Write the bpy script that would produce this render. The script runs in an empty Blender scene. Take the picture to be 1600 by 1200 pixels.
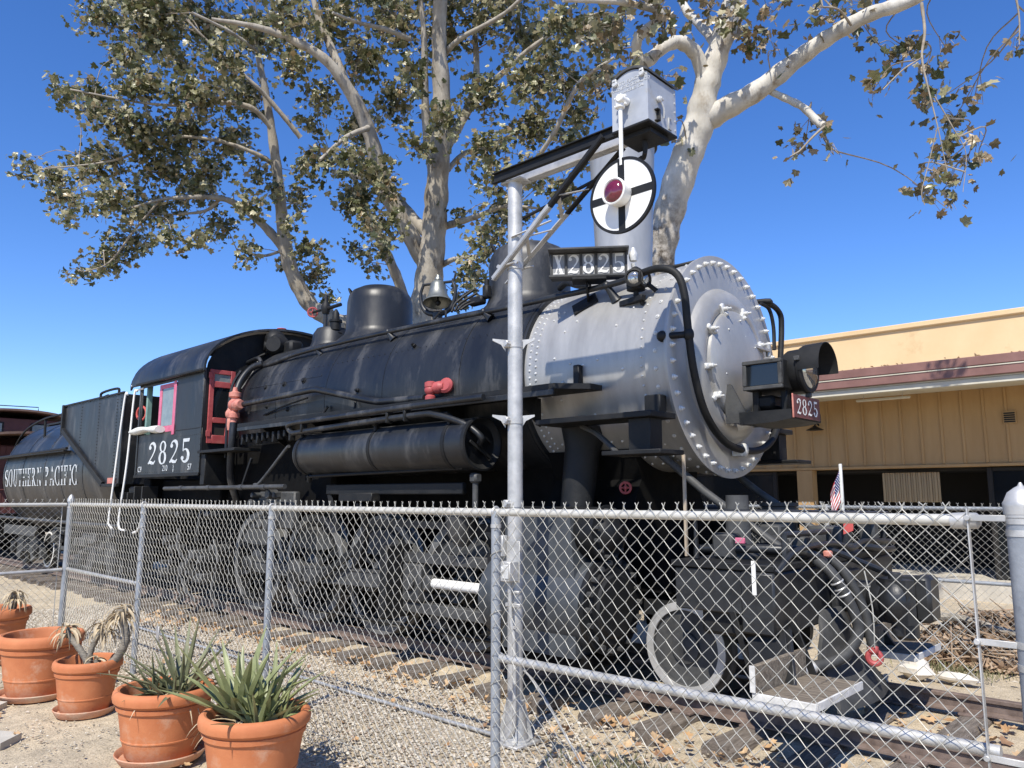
import bpy, bmesh, math, random
from mathutils import Vector, Matrix
R = math.radians
pi = math.pi
random.seed(7)
scene = bpy.context.scene
COL = scene.collection

# ------------------------------------------------------------------ camera, sky, sun, exposure
cam_data = bpy.data.cameras.new('camera')
cam = bpy.data.objects.new('camera', cam_data)
COL.objects.link(cam)
cam_data.sensor_width = 36.0
cam_data.lens = 27.0
cam_data.clip_start = 0.05
cam_data.clip_end = 3000
cam.location = (3.436, -6.621, 1.85)
PITCH = R(8.25)
fwd = Vector((-0.684895 * math.cos(PITCH), 0.728642 * math.cos(PITCH), math.sin(PITCH)))
cam.rotation_euler = fwd.to_track_quat('-Z', 'Y').to_euler()
scene.camera = cam

TO_SUN = Vector((0.265, -0.575, 0.775)).normalized()
world = bpy.data.worlds.new('World')
scene.world = world
world.use_nodes = True
nt = world.node_tree
nt.nodes.clear()
wout = nt.nodes.new('ShaderNodeOutputWorld')
wbg = nt.nodes.new('ShaderNodeBackground')
sky = nt.nodes.new('ShaderNodeTexSky')
sky.sky_type = 'NISHITA'
sky.sun_disc = False
sky.sun_elevation = math.asin(TO_SUN.z)
sky.sun_rotation = math.atan2(TO_SUN.x, TO_SUN.y)
sky.air_density = 1.0
sky.dust_density = 0.05
sky.ozone_density = 3.0
sky.altitude = 1200
whs = nt.nodes.new('ShaderNodeHueSaturation')
whs.inputs['Saturation'].default_value = 1.24
whs.inputs['Hue'].default_value = 0.506
whs.inputs['Value'].default_value = 1.0
nt.links.new(sky.outputs[0], whs.inputs['Color'])
wmx = nt.nodes.new('ShaderNodeMix')
wmx.data_type = 'RGBA'
wmx.blend_type = 'MULTIPLY'
wmx.inputs[0].default_value = 1.0
wmx.inputs[7].default_value = (1.0, 1.0, 1.12, 1)
nt.links.new(whs.outputs[0], wmx.inputs[6])
nt.links.new(wmx.outputs[2], wbg.inputs['Color'])
wbg.inputs['Strength'].default_value = 0.15
nt.links.new(wbg.outputs[0], wout.inputs['Surface'])

sun_data = bpy.data.lights.new('sun', 'SUN')
sun_data.energy = 4.8
sun_data.angle = R(0.53)
sun_data.color = (1.0, 0.945, 0.845)
sun = bpy.data.objects.new('sun', sun_data)
COL.objects.link(sun)
sun.rotation_euler = TO_SUN.to_track_quat('Z', 'Y').to_euler()
sun.location = TO_SUN * 60

vs = scene.view_settings
vs.view_transform = 'Standard'
vs.look = 'None'
vs.exposure = 0.32
vs.gamma = 1.0
vs.use_curve_mapping = False
try:
    scene.cycles.max_bounces = 8
    scene.cycles.diffuse_bounces = 4
    scene.cycles.transparent_max_bounces = 8
except Exception:
    pass

# ------------------------------------------------------------------ materials
def mat(name, c1, c2=None, scale=3.0, rough=0.5, metal=0.0, bump=0.0, bscale=60.0, c3=None, s3=0.6, w3=0.5,
        stretch=(1, 1, 1), spec=0.5, rvar=0.0, trans=0.0, detail=6.0, coat=0.0, lo=0.35, hi=0.65, bdist=0.01):
    m = bpy.data.materials.new(name)
    m.use_nodes = True
    t = m.node_tree
    b = t.nodes['Principled BSDF']
    b.inputs['Roughness'].default_value = rough
    b.inputs['Metallic'].default_value = metal
    b.inputs['Specular IOR Level'].default_value = spec
    b.inputs['Coat Weight'].default_value = coat
    tc = t.nodes.new('ShaderNodeTexCoord')
    mp = t.nodes.new('ShaderNodeMapping')
    mp.inputs['Scale'].default_value = stretch
    t.links.new(tc.outputs['Object'], mp.inputs['Vector'])
    col = None
    if c2 is None:
        b.inputs['Base Color'].default_value = (*c1, 1)
    else:
        n = t.nodes.new('ShaderNodeTexNoise')
        n.inputs['Scale'].default_value = scale
        n.inputs['Detail'].default_value = detail
        n.inputs['Roughness'].default_value = 0.62
        t.links.new(mp.outputs[0], n.inputs['Vector'])
        rp = t.nodes.new('ShaderNodeValToRGB')
        rp.color_ramp.elements[0].position = lo
        rp.color_ramp.elements[1].position = hi
        rp.color_ramp.elements[0].color = (*c1, 1)
        rp.color_ramp.elements[1].color = (*c2, 1)
        t.links.new(n.outputs['Fac'], rp.inputs['Fac'])
        col = rp.outputs['Color']
        if c3 is not None:
            n3 = t.nodes.new('ShaderNodeTexNoise')
            n3.inputs['Scale'].default_value = s3
            n3.inputs['Detail'].default_value = 9.0
            n3.inputs['Roughness'].default_value = 0.7
            t.links.new(mp.outputs[0], n3.inputs['Vector'])
            r3 = t.nodes.new('ShaderNodeValToRGB')
            r3.color_ramp.elements[0].position = w3
            r3.color_ramp.elements[1].position = min(1.0, w3 + 0.14)
            r3.color_ramp.elements[0].color = (0, 0, 0, 1)
            r3.color_ramp.elements[1].color = (1, 1, 1, 1)
            t.links.new(n3.outputs['Fac'], r3.inputs['Fac'])
            mx = t.nodes.new('ShaderNodeMix')
            mx.data_type = 'RGBA'
            t.links.new(r3.outputs['Color'], mx.inputs[0])
            t.links.new(col, mx.inputs[6])
            mx.inputs[7].default_value = (*c3, 1)
            col = mx.outputs[2]
        t.links.new(col, b.inputs['Base Color'])
        if rvar:
            mr = t.nodes.new('ShaderNodeMapRange')
            mr.inputs['To Min'].default_value = max(0.02, rough - rvar)
            mr.inputs['To Max'].default_value = min(1.0, rough + rvar)
            t.links.new(n.outputs['Fac'], mr.inputs['Value'])
            t.links.new(mr.outputs[0], b.inputs['Roughness'])
    if bump:
        nb = t.nodes.new('ShaderNodeTexNoise')
        nb.inputs['Scale'].default_value = bscale
        nb.inputs['Detail'].default_value = 4.0
        t.links.new(mp.outputs[0], nb.inputs['Vector'])
        bp = t.nodes.new('ShaderNodeBump')
        bp.inputs['Strength'].default_value = bump
        bp.inputs['Distance'].default_value = bdist
        t.links.new(nb.outputs['Fac'], bp.inputs['Height'])
        t.links.new(bp.outputs[0], b.inputs['Normal'])
    if trans:
        out = t.nodes['Material Output']
        tr = t.nodes.new('ShaderNodeBsdfTranslucent')
        if col is not None:
            t.links.new(col, tr.inputs['Color'])
        else:
            tr.inputs['Color'].default_value = (*c1, 1)
        ms = t.nodes.new('ShaderNodeMixShader')
        ms.inputs[0].default_value = trans
        t.links.new(b.outputs[0], ms.inputs[1])
        t.links.new(tr.outputs[0], ms.inputs[2])
        t.links.new(ms.outputs[0], out.inputs['Surface'])
    return m

def leaf_mat(name, cols, rough=0.5, trans=0.28):
    """leaf colour varies from leaf to leaf (each leaf carries its own number)"""
    m = bpy.data.materials.new(name)
    m.use_nodes = True
    t = m.node_tree
    b = t.nodes['Principled BSDF']
    b.inputs['Roughness'].default_value = rough
    at = t.nodes.new('ShaderNodeAttribute')
    at.attribute_name = 'tint'
    oi = t.nodes.new('ShaderNodeObjectInfo')
    ad = t.nodes.new('ShaderNodeMath')
    ad.operation = 'ADD'
    fr = t.nodes.new('ShaderNodeMath')
    fr.operation = 'FRACT'
    t.links.new(at.outputs['Fac'], ad.inputs[0])
    t.links.new(oi.outputs['Random'], ad.inputs[1])
    t.links.new(ad.outputs[0], fr.inputs[0])
    rp = t.nodes.new('ShaderNodeValToRGB')
    cr = rp.color_ramp
    cr.interpolation = 'LINEAR'
    for i, (p, c) in enumerate(cols):
        e = cr.elements[i] if i < 2 else cr.elements.new(p)
        e.position = p
        e.color = (*c, 1)
    t.links.new(fr.outputs[0], rp.inputs['Fac'])
    t.links.new(rp.outputs['Color'], b.inputs['Base Color'])
    if trans:
        tr = t.nodes.new('ShaderNodeBsdfTranslucent')
        t.links.new(rp.outputs['Color'], tr.inputs['Color'])
        ms = t.nodes.new('ShaderNodeMixShader')
        ms.inputs[0].default_value = trans
        t.links.new(b.outputs[0], ms.inputs[1])
        t.links.new(tr.outputs[0], ms.inputs[2])
        t.links.new(ms.outputs[0], t.nodes['Material Output'].inputs['Surface'])
    return m

M = {}
M['black'] = mat('black_engine_paint', (0.008, 0.009, 0.011), (0.021, 0.023, 0.026), scale=1.6, rough=0.44, rvar=0.16, bump=0.30, bscale=5, bdist=0.012,
                 c3=(0.070, 0.069, 0.067), s3=1.5, w3=0.515, stretch=(1.7, 1, 0.55), spec=0.45)
M['black_dull'] = mat('dusty_black_steel', (0.0065, 0.007, 0.0076), (0.017, 0.017, 0.0168), scale=4, spec=0.3, rough=0.58, rvar=0.15, bump=0.2, bscale=40,
                      c3=(0.055, 0.051, 0.044), s3=3, w3=0.61)
M['under'] = mat('soot_and_shade_underframe', (0.0020, 0.0020, 0.0021), (0.0055, 0.0053, 0.005), scale=5, rough=0.85, spec=0.15, bump=0.2, bscale=30)  # blacker than soot alone: shade between the parts is put into the colour
M['grey_steel'] = mat('grey_dusty_running_gear', (0.036, 0.037, 0.038), (0.082, 0.082, 0.079), spec=0.35, scale=5, rough=0.55, rvar=0.15, bump=0.15, bscale=40,
                      c3=(0.022, 0.0215, 0.021), s3=2.5, w3=0.55)
M['blue_steel'] = mat('blue_grey_cylinder_jacket', (0.040, 0.045, 0.050), (0.068, 0.074, 0.080), spec=0.35, scale=3, rough=0.5, rvar=0.12, bump=0.08, bscale=30,
                      c3=(0.06, 0.065, 0.07), s3=1.4, w3=0.58)
M['silver'] = mat('aluminium_paint', (0.33, 0.324, 0.308), (0.44, 0.433, 0.415), scale=2.2, rough=0.40, rvar=0.12, metal=0.35, bump=0.22, bscale=6, bdist=0.012,
                  c3=(0.33, 0.325, 0.31), s3=1.7, w3=0.56, stretch=(2.2, 1, 0.6))
M['silver_lo'] = mat('stained_aluminium_paint', (0.42, 0.42, 0.40), (0.56, 0.57, 0.57), scale=2.5, rough=0.5, metal=0.2, bump=0.12, bscale=20,
                     c3=(0.25, 0.22, 0.16), s3=2.0, w3=0.60, stretch=(5, 1, 0.4))
M['bolt'] = mat('painted_bolt', (0.50, 0.50, 0.48), (0.66, 0.66, 0.64), scale=20, rough=0.45, metal=0.2)
M['galv'] = mat('galvanised_pipe', (0.41, 0.405, 0.385), (0.57, 0.56, 0.535), scale=9, rough=0.5, metal=0.45, rvar=0.1, bump=0.1, bscale=60,
                c3=(0.33, 0.33, 0.32), s3=5, w3=0.58)
M['galv_dark'] = mat('weathered_blue_grey_post', (0.23, 0.25, 0.275), (0.34, 0.36, 0.38), scale=8, rough=0.55, metal=0.25, bump=0.15, bscale=50,
                     c3=(0.18, 0.19, 0.21), s3=7, w3=0.58)
M['rail_cream'] = mat('weathered_top_rail', (0.50, 0.48, 0.42), (0.62, 0.60, 0.54), scale=6, rough=0.55, metal=0.25, bump=0.1, bscale=60,
                      c3=(0.42, 0.36, 0.26), s3=4, w3=0.57)
M['wire'] = mat('fence_wire', (0.36, 0.35, 0.31), (0.49, 0.475, 0.42), scale=8, rough=0.55, metal=0.15)
M['white'] = mat('white_paint', (0.74, 0.73, 0.68), (0.82, 0.81, 0.77), scale=6, rough=0.5, c3=(0.62, 0.57, 0.46), s3=5, w3=0.62)
M['letter'] = mat('faded_white_lettering', (0.46, 0.49, 0.50), (0.66, 0.68, 0.68), scale=16, rough=0.6)
M['red'] = mat('faded_red_paint', (0.34, 0.055, 0.055), (0.42, 0.085, 0.08), scale=7, rough=0.55, bump=0.1, bscale=50, c3=(0.47, 0.16, 0.13), s3=4, w3=0.6)
M['pink'] = mat('sun_bleached_red_paint', (0.44, 0.13, 0.10), (0.60, 0.27, 0.20), scale=10, rough=0.6, bump=0.2, bscale=60)
M['magenta'] = mat('bleached_pink_window_frame', (0.52, 0.10, 0.18), (0.62, 0.17, 0.26), scale=9, rough=0.6)
M['maroon'] = mat('maroon_plate', (0.105, 0.030, 0.030), (0.15, 0.050, 0.048), scale=9, rough=0.5)
M['green'] = mat('faded_cab_green', (0.14, 0.25, 0.22), (0.2, 0.32, 0.28), scale=6, rough=0.6)
M['bronze'] = mat('old_bell_bronze', (0.22, 0.23, 0.20), (0.33, 0.33, 0.29), scale=7, rough=0.4, metal=0.7, c3=(0.30, 0.30, 0.24), s3=6, w3=0.6)
M['glass_dark'] = mat('dark_glass', (0.012, 0.014, 0.016), rough=0.08, spec=0.6)
M['glass_cab'] = mat('dusty_cab_glass', (0.16, 0.19, 0.19), (0.24, 0.27, 0.26), scale=5, rough=0.15, spec=0.6)
M['lens'] = mat('clear_lens', (0.32, 0.33, 0.32), (0.5, 0.5, 0.48), scale=60, rough=0.08, metal=0.75)
M['ruby'] = mat('ruby_lens', (0.10, 0.006, 0.016), (0.16, 0.012, 0.03), scale=50, rough=0.12, spec=0.7, coat=0.5)
M['iron'] = mat('worn_black_iron', (0.011, 0.0118, 0.013), (0.028, 0.029, 0.030), scale=5, rough=0.42, rvar=0.15, bump=0.2, bscale=35, c3=(0.075, 0.070, 0.060), s3=3.2, w3=0.60)
M['tyre_steel'] = mat('grey_tyre_steel', (0.11, 0.11, 0.108), (0.18, 0.178, 0.17), scale=6, rough=0.45, rvar=0.1, metal=0.2)
M['white_worn'] = mat('worn_white_edge', (0.48, 0.47, 0.44), (0.66, 0.65, 0.62), scale=14, rough=0.7, c3=(0.22, 0.17, 0.12), s3=9, w3=0.60, bump=0.3, bscale=40)
M['rust'] = mat('rusty_rail_steel', (0.10, 0.070, 0.055), (0.19, 0.14, 0.115), scale=9, rough=0.8, bump=0.25, bscale=60)
M['tie'] = mat('weathered_tie_wood', (0.10, 0.080, 0.062), (0.22, 0.185, 0.15), scale=5, rough=0.9, bump=0.8, bscale=16, stretch=(7, 1, 7), bdist=0.02)
M['plank'] = mat('grey_weathered_plank', (0.10, 0.08, 0.058), (0.25, 0.205, 0.15), scale=6, rough=0.85, bump=0.5, bscale=14, stretch=(1, 7, 7))
M['hose'] = mat('rubber_hose', (0.026, 0.027, 0.027), (0.05, 0.05, 0.049), scale=10, rough=0.7, bump=0.1, bscale=80)
M['cushion'] = mat('off_white_armrest', (0.60, 0.60, 0.55), (0.72, 0.71, 0.66), scale=8, rough=0.7, bump=0.3, bscale=12)
M['terracotta'] = mat('terracotta', (0.46, 0.148, 0.055), (0.54, 0.195, 0.078), scale=4, rough=0.75, bump=0.12, bscale=70,
                      c3=(0.57, 0.32, 0.20), s3=3.0, w3=0.54)
M['terra_pale'] = mat('terracotta_with_lime_bloom', (0.50, 0.22, 0.12), (0.56, 0.31, 0.20), scale=5, rough=0.85, bump=0.2, bscale=70,
                      c3=(0.54, 0.42, 0.30), s3=4, w3=0.52)
M['soil'] = mat('potting_soil', (0.10, 0.070, 0.045), (0.17, 0.125, 0.085), scale=14, rough=1.0, bump=1.0, bscale=50, bdist=0.03)
M['stucco'] = mat('tan_stucco', (0.66, 0.475, 0.265), (0.71, 0.525, 0.305), scale=1.2, rough=0.9, bump=0.25, bscale=120,
                  c3=(0.53, 0.36, 0.19), s3=0.9, w3=0.60, stretch=(1, 1, 0.8))
M['siding'] = mat('tan_wood_siding', (0.40, 0.245, 0.105), (0.47, 0.30, 0.138), scale=1.5, rough=0.8, bump=0.15, bscale=60, stretch=(2, 2, 0.3))
M['fascia'] = mat('brown_fascia_paint', (0.19, 0.095, 0.078), (0.25, 0.13, 0.108), scale=2, rough=0.55, c3=(0.13, 0.06, 0.05), s3=1.5, w3=0.6)
M['cream'] = mat('cream_soffit_paint', (0.55, 0.51, 0.40), (0.62, 0.58, 0.47), scale=2, rough=0.7)
M['roofing'] = mat('gravel_roofing', (0.36, 0.33, 0.29), (0.5, 0.46, 0.40), scale=20, rough=1.0)
M['concrete'] = mat('old_concrete', (0.42, 0.39, 0.33), (0.54, 0.50, 0.42), scale=3, rough=0.9, bump=0.2, bscale=60, c3=(0.33, 0.31, 0.28), s3=1.3, w3=0.56)
M['caboose'] = mat('oxide_red_caboose_paint', (0.085, 0.028, 0.024), (0.125, 0.045, 0.038), scale=4, rough=0.6)
M['oxide_roof'] = mat('brown_caboose_roof', (0.13, 0.075, 0.055), (0.19, 0.12, 0.09), scale=3, rough=0.7)
M['rock'] = mat('pale_rock', (0.55, 0.50, 0.42), (0.72, 0.68, 0.60), scale=6, rough=0.9, bump=0.6, bscale=18)
M['bark_pale'] = mat('white_sycamore_bark', (0.42, 0.39, 0.33), (0.60, 0.57, 0.505), scale=3.2, rough=0.8, bump=0.35, bscale=24,
                     c3=(0.27, 0.22, 0.16), s3=3.4, w3=0.55, stretch=(1, 1, 0.45), bdist=0.02)
M['bark_rough'] = mat('flaking_brown_bark', (0.44, 0.385, 0.31), (0.58, 0.53, 0.46), scale=4, rough=0.9, bump=1.0, bscale=18,
                      c3=(0.115, 0.085, 0.06), s3=5.5, w3=0.50, stretch=(1, 1, 0.5), bdist=0.03)
M['bark_mid'] = mat('mottled_tan_bark', (0.25, 0.22, 0.175), (0.42, 0.38, 0.315), scale=4, rough=0.85, bump=0.45, bscale=24,
                    c3=(0.16, 0.13, 0.095), s3=4.5, w3=0.53, stretch=(1, 1, 0.45), bdist=0.02)
def bark_changing(name, z0, z1):
    m = M['bark_pale'].copy()
    m.name = name
    t = m.node_tree
    b = t.nodes['Principled BSDF']
    upper = b.inputs['Base Color'].links[0].from_socket
    tc = next(q for q in t.nodes if q.type == 'TEX_COORD')
    sep = t.nodes.new('ShaderNodeSeparateXYZ')
    t.links.new(tc.outputs['Object'], sep.inputs[0])
    n1 = t.nodes.new('ShaderNodeTexNoise')
    n1.inputs['Scale'].default_value = 2.2
    n1.inputs['Detail'].default_value = 7
    t.links.new(tc.outputs['Object'], n1.inputs['Vector'])
    ad = t.nodes.new('ShaderNodeMath')
    ad.operation = 'MULTIPLY_ADD'
    ad.inputs[1].default_value = 3.6
    t.links.new(n1.outputs['Fac'], ad.inputs[0])
    t.links.new(sep.outputs['Z'], ad.inputs[2])
    mr = t.nodes.new('ShaderNodeMapRange')
    mr.inputs['From Min'].default_value = z0 + 1.8
    mr.inputs['From Max'].default_value = z1 + 1.8
    t.links.new(ad.outputs[0], mr.inputs['Value'])
    n2 = t.nodes.new('ShaderNodeTexNoise')
    n2.inputs['Scale'].default_value = 9
    n2.inputs['Detail'].default_value = 8
    n2.inputs['Roughness'].default_value = 0.75
    t.links.new(tc.outputs['Object'], n2.inputs['Vector'])
    r2 = t.nodes.new('ShaderNodeValToRGB')
    r2.color_ramp.elements[0].position = 0.42
    r2.color_ramp.elements[1].position = 0.60
    r2.color_ramp.elements[0].color = (0.10, 0.078, 0.055, 1)
    r2.color_ramp.elements[1].color = (0.46, 0.41, 0.34, 1)
    t.links.new(n2.outputs['Fac'], r2.inputs['Fac'])
    mx = t.nodes.new('ShaderNodeMix')
    mx.data_type = 'RGBA'
    t.links.new(mr.outputs[0], mx.inputs[0])
    t.links.new(r2.outputs['Color'], mx.inputs[6])
    t.links.new(upper, mx.inputs[7])
    t.links.new(mx.outputs[2], b.inputs['Base Color'])
    return m
M['bark_b'] = bark_changing('sycamore_bark_rough_below', 5.6, 6.8)
M['twig'] = mat('twig_bark', (0.22, 0.18, 0.13), (0.36, 0.31, 0.24), scale=8, rough=0.9)
M['leaf'] = leaf_mat('sycamore_leaf', [(0.0, (0.055, 0.068, 0.025)), (0.30, (0.12, 0.128, 0.052)), (0.52, (0.215, 0.21, 0.10)),
                                       (0.75, (0.34, 0.315, 0.175)), (0.92, (0.47, 0.42, 0.265)), (1.0, (0.32, 0.21, 0.10))], rough=0.36, trans=0.25)
M['leaf_dry'] = leaf_mat('drying_sycamore_leaf', [(0.0, (0.075, 0.080, 0.036)), (0.4, (0.15, 0.125, 0.065)), (0.7, (0.25, 0.185, 0.10)), (1.0, (0.33, 0.25, 0.15))], rough=0.45, trans=0.2)
M['litter'] = leaf_mat('fallen_dry_leaf', [(0.0, (0.36, 0.20, 0.085)), (0.3, (0.50, 0.31, 0.15)), (0.6, (0.56, 0.40, 0.23)), (0.85, (0.38, 0.25, 0.14)), (1.0, (0.24, 0.13, 0.07))], rough=0.7, trans=0.1)
M['gravel'] = leaf_mat('gravel_stone', [(0.0, (0.25, 0.21, 0.155)), (0.35, (0.40, 0.345, 0.26)), (0.6, (0.49, 0.43, 0.335)), (0.82, (0.60, 0.545, 0.445)), (1.0, (0.34, 0.245, 0.17))], rough=0.85, trans=0)
M['brush'] = leaf_mat('dead_brush', [(0.0, (0.13, 0.085, 0.05)), (0.4, (0.25, 0.165, 0.10)), (0.75, (0.36, 0.25, 0.16)), (1.0, (0.47, 0.36, 0.25))], rough=0.85, trans=0)
M['weed'] = leaf_mat('dry_weed', [(0.0, (0.13, 0.15, 0.06)), (0.5, (0.22, 0.21, 0.10)), (1.0, (0.36, 0.31, 0.18))], rough=0.8, trans=0.2)
M['agave'] = mat('agave_green', (0.175, 0.195, 0.080), (0.26, 0.28, 0.125), scale=9, rough=0.45, c3=(0.27, 0.27, 0.14), s3=6, w3=0.6)
M['agave_grey'] = mat('dull_agave_green', (0.13, 0.14, 0.07), (0.22, 0.225, 0.118), scale=9, rough=0.5, c3=(0.27, 0.23, 0.13), s3=6, w3=0.55)
M['straw'] = mat('dry_aloe_leaf', (0.36, 0.28, 0.17), (0.56, 0.46, 0.31), scale=12, rough=0.8)
M['aloe_stem'] = mat('grey_aloe_stem', (0.13, 0.115, 0.09), (0.25, 0.22, 0.175), scale=10, rough=0.85, bump=0.8, bscale=30, stretch=(1, 1, 3))
M['tag_red'] = mat('red_tag', (0.50, 0.075, 0.065), (0.56, 0.11, 0.09), scale=8, rough=0.6)
M['flag_blue'] = mat('flag_blue', (0.035, 0.055, 0.17), rough=0.8)
M['flag_white'] = mat('flag_white', (0.70, 0.69, 0.66), rough=0.8)
M['flag_red'] = mat('flag_red', (0.42, 0.045, 0.05), rough=0.8)
M['curtain'] = mat('tan_panel', (0.36, 0.26, 0.14), (0.42, 0.31, 0.17), scale=3, rough=0.8, stretch=(6, 1, 0.3))
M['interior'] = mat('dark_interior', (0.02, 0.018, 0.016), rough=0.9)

# ground: pale sand with coarser gravelly patches, colour and fine relief only
gm = bpy.data.materials.new('sandy_ground')
gm.use_nodes = True
t = gm.node_tree
b = t.nodes['Principled BSDF']
b.inputs['Roughness'].default_value = 0.95
b.inputs['Specular IOR Level'].default_value = 0.2
tc = t.nodes.new('ShaderNodeTexCoord')
def _n(scale, detail=8, rough=0.65):
    n = t.nodes.new('ShaderNodeTexNoise')
    n.inputs['Scale'].default_value = scale
    n.inputs['Detail'].default_value = detail
    n.inputs['Roughness'].default_value = rough
    t.links.new(tc.outputs['Object'], n.inputs['Vector'])
    return n
def _r(src, stops):
    r = t.nodes.new('ShaderNodeValToRGB')
    for i, (p, c) in enumerate(stops):
        e = r.color_ramp.elements[i] if i < 2 else r.color_ramp.elements.new(p)
        e.position = p
        e.color = (*c, 1)
    t.links.new(src, r.inputs['Fac'])
    return r
def _mx(f, a, c, mode='MIX'):
    x = t.nodes.new('ShaderNodeMix')
    x.data_type = 'RGBA'
    x.blend_type = mode
    if isinstance(f, float):
        x.inputs[0].default_value = f
    else:
        t.links.new(f, x.inputs[0])
    t.links.new(a, x.inputs[6])
    t.links.new(c, x.inputs[7])
    return x.outputs[2]
big = _r(_n(0.45).outputs['Fac'], [(0.38, (0.55, 0.46, 0.325)), (0.62, (0.45, 0.385, 0.285))])
mid = _r(_n(7).outputs['Fac'], [(0.35, (0.80, 0.80, 0.80)), (0.65, (1.15, 1.14, 1.12))])
fin = _r(_n(90, 4).outputs['Fac'], [(0.36, (0.62, 0.60, 0.57)), (0.5, (1.0, 1.0, 1.0)), (0.68, (1.25, 1.24, 1.22))])
c_ = _mx(1.0, big.outputs[0], mid.outputs[0], 'MULTIPLY')
c_ = _mx(1.0, c_, fin.outputs[0], 'MULTIPLY')
t.links.new(c_, b.inputs['Base Color'])
bp = t.nodes.new('ShaderNodeBump')
bp.inputs['Strength'].default_value = 0.7
bp.inputs['Distance'].default_value = 0.02
t.links.new(_n(38, 8).outputs['Fac'], bp.inputs['Height'])
t.links.new(bp.outputs[0], b.inputs['Normal'])
M['ground'] = gm

# ------------------------------------------------------------------ mesh building
def frame_from(axis, ref=None):
    a = Vector(axis).normalized()
    if ref is None:
        ref = Vector((0, 0, 1)) if abs(a.z) < 0.9 else Vector((1, 0, 0))
    u = Vector(ref) - a * a.dot(Vector(ref))
    u.normalize()
    v = a.cross(u)
    return a, u, v

def spline(pts, k=6):
    P = [Vector(p) for p in pts]
    if len(P) < 3:
        return P
    out = []
    for i in range(len(P) - 1):
        p0 = P[i - 1] if i else P[0] * 2 - P[1]
        p1, p2 = P[i], P[i + 1]
        p3 = P[i + 2] if i + 2 < len(P) else P[-1] * 2 - P[-2]
        for j in range(k):
            s = j / k
            out.append(0.5 * ((2 * p1) + (p2 - p0) * s + (2 * p0 - 5 * p1 + 4 * p2 - p3) * s * s + (3 * p1 - p0 - 3 * p2 + p3) * s ** 3))
    out.append(P[-1])
    return out

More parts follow.
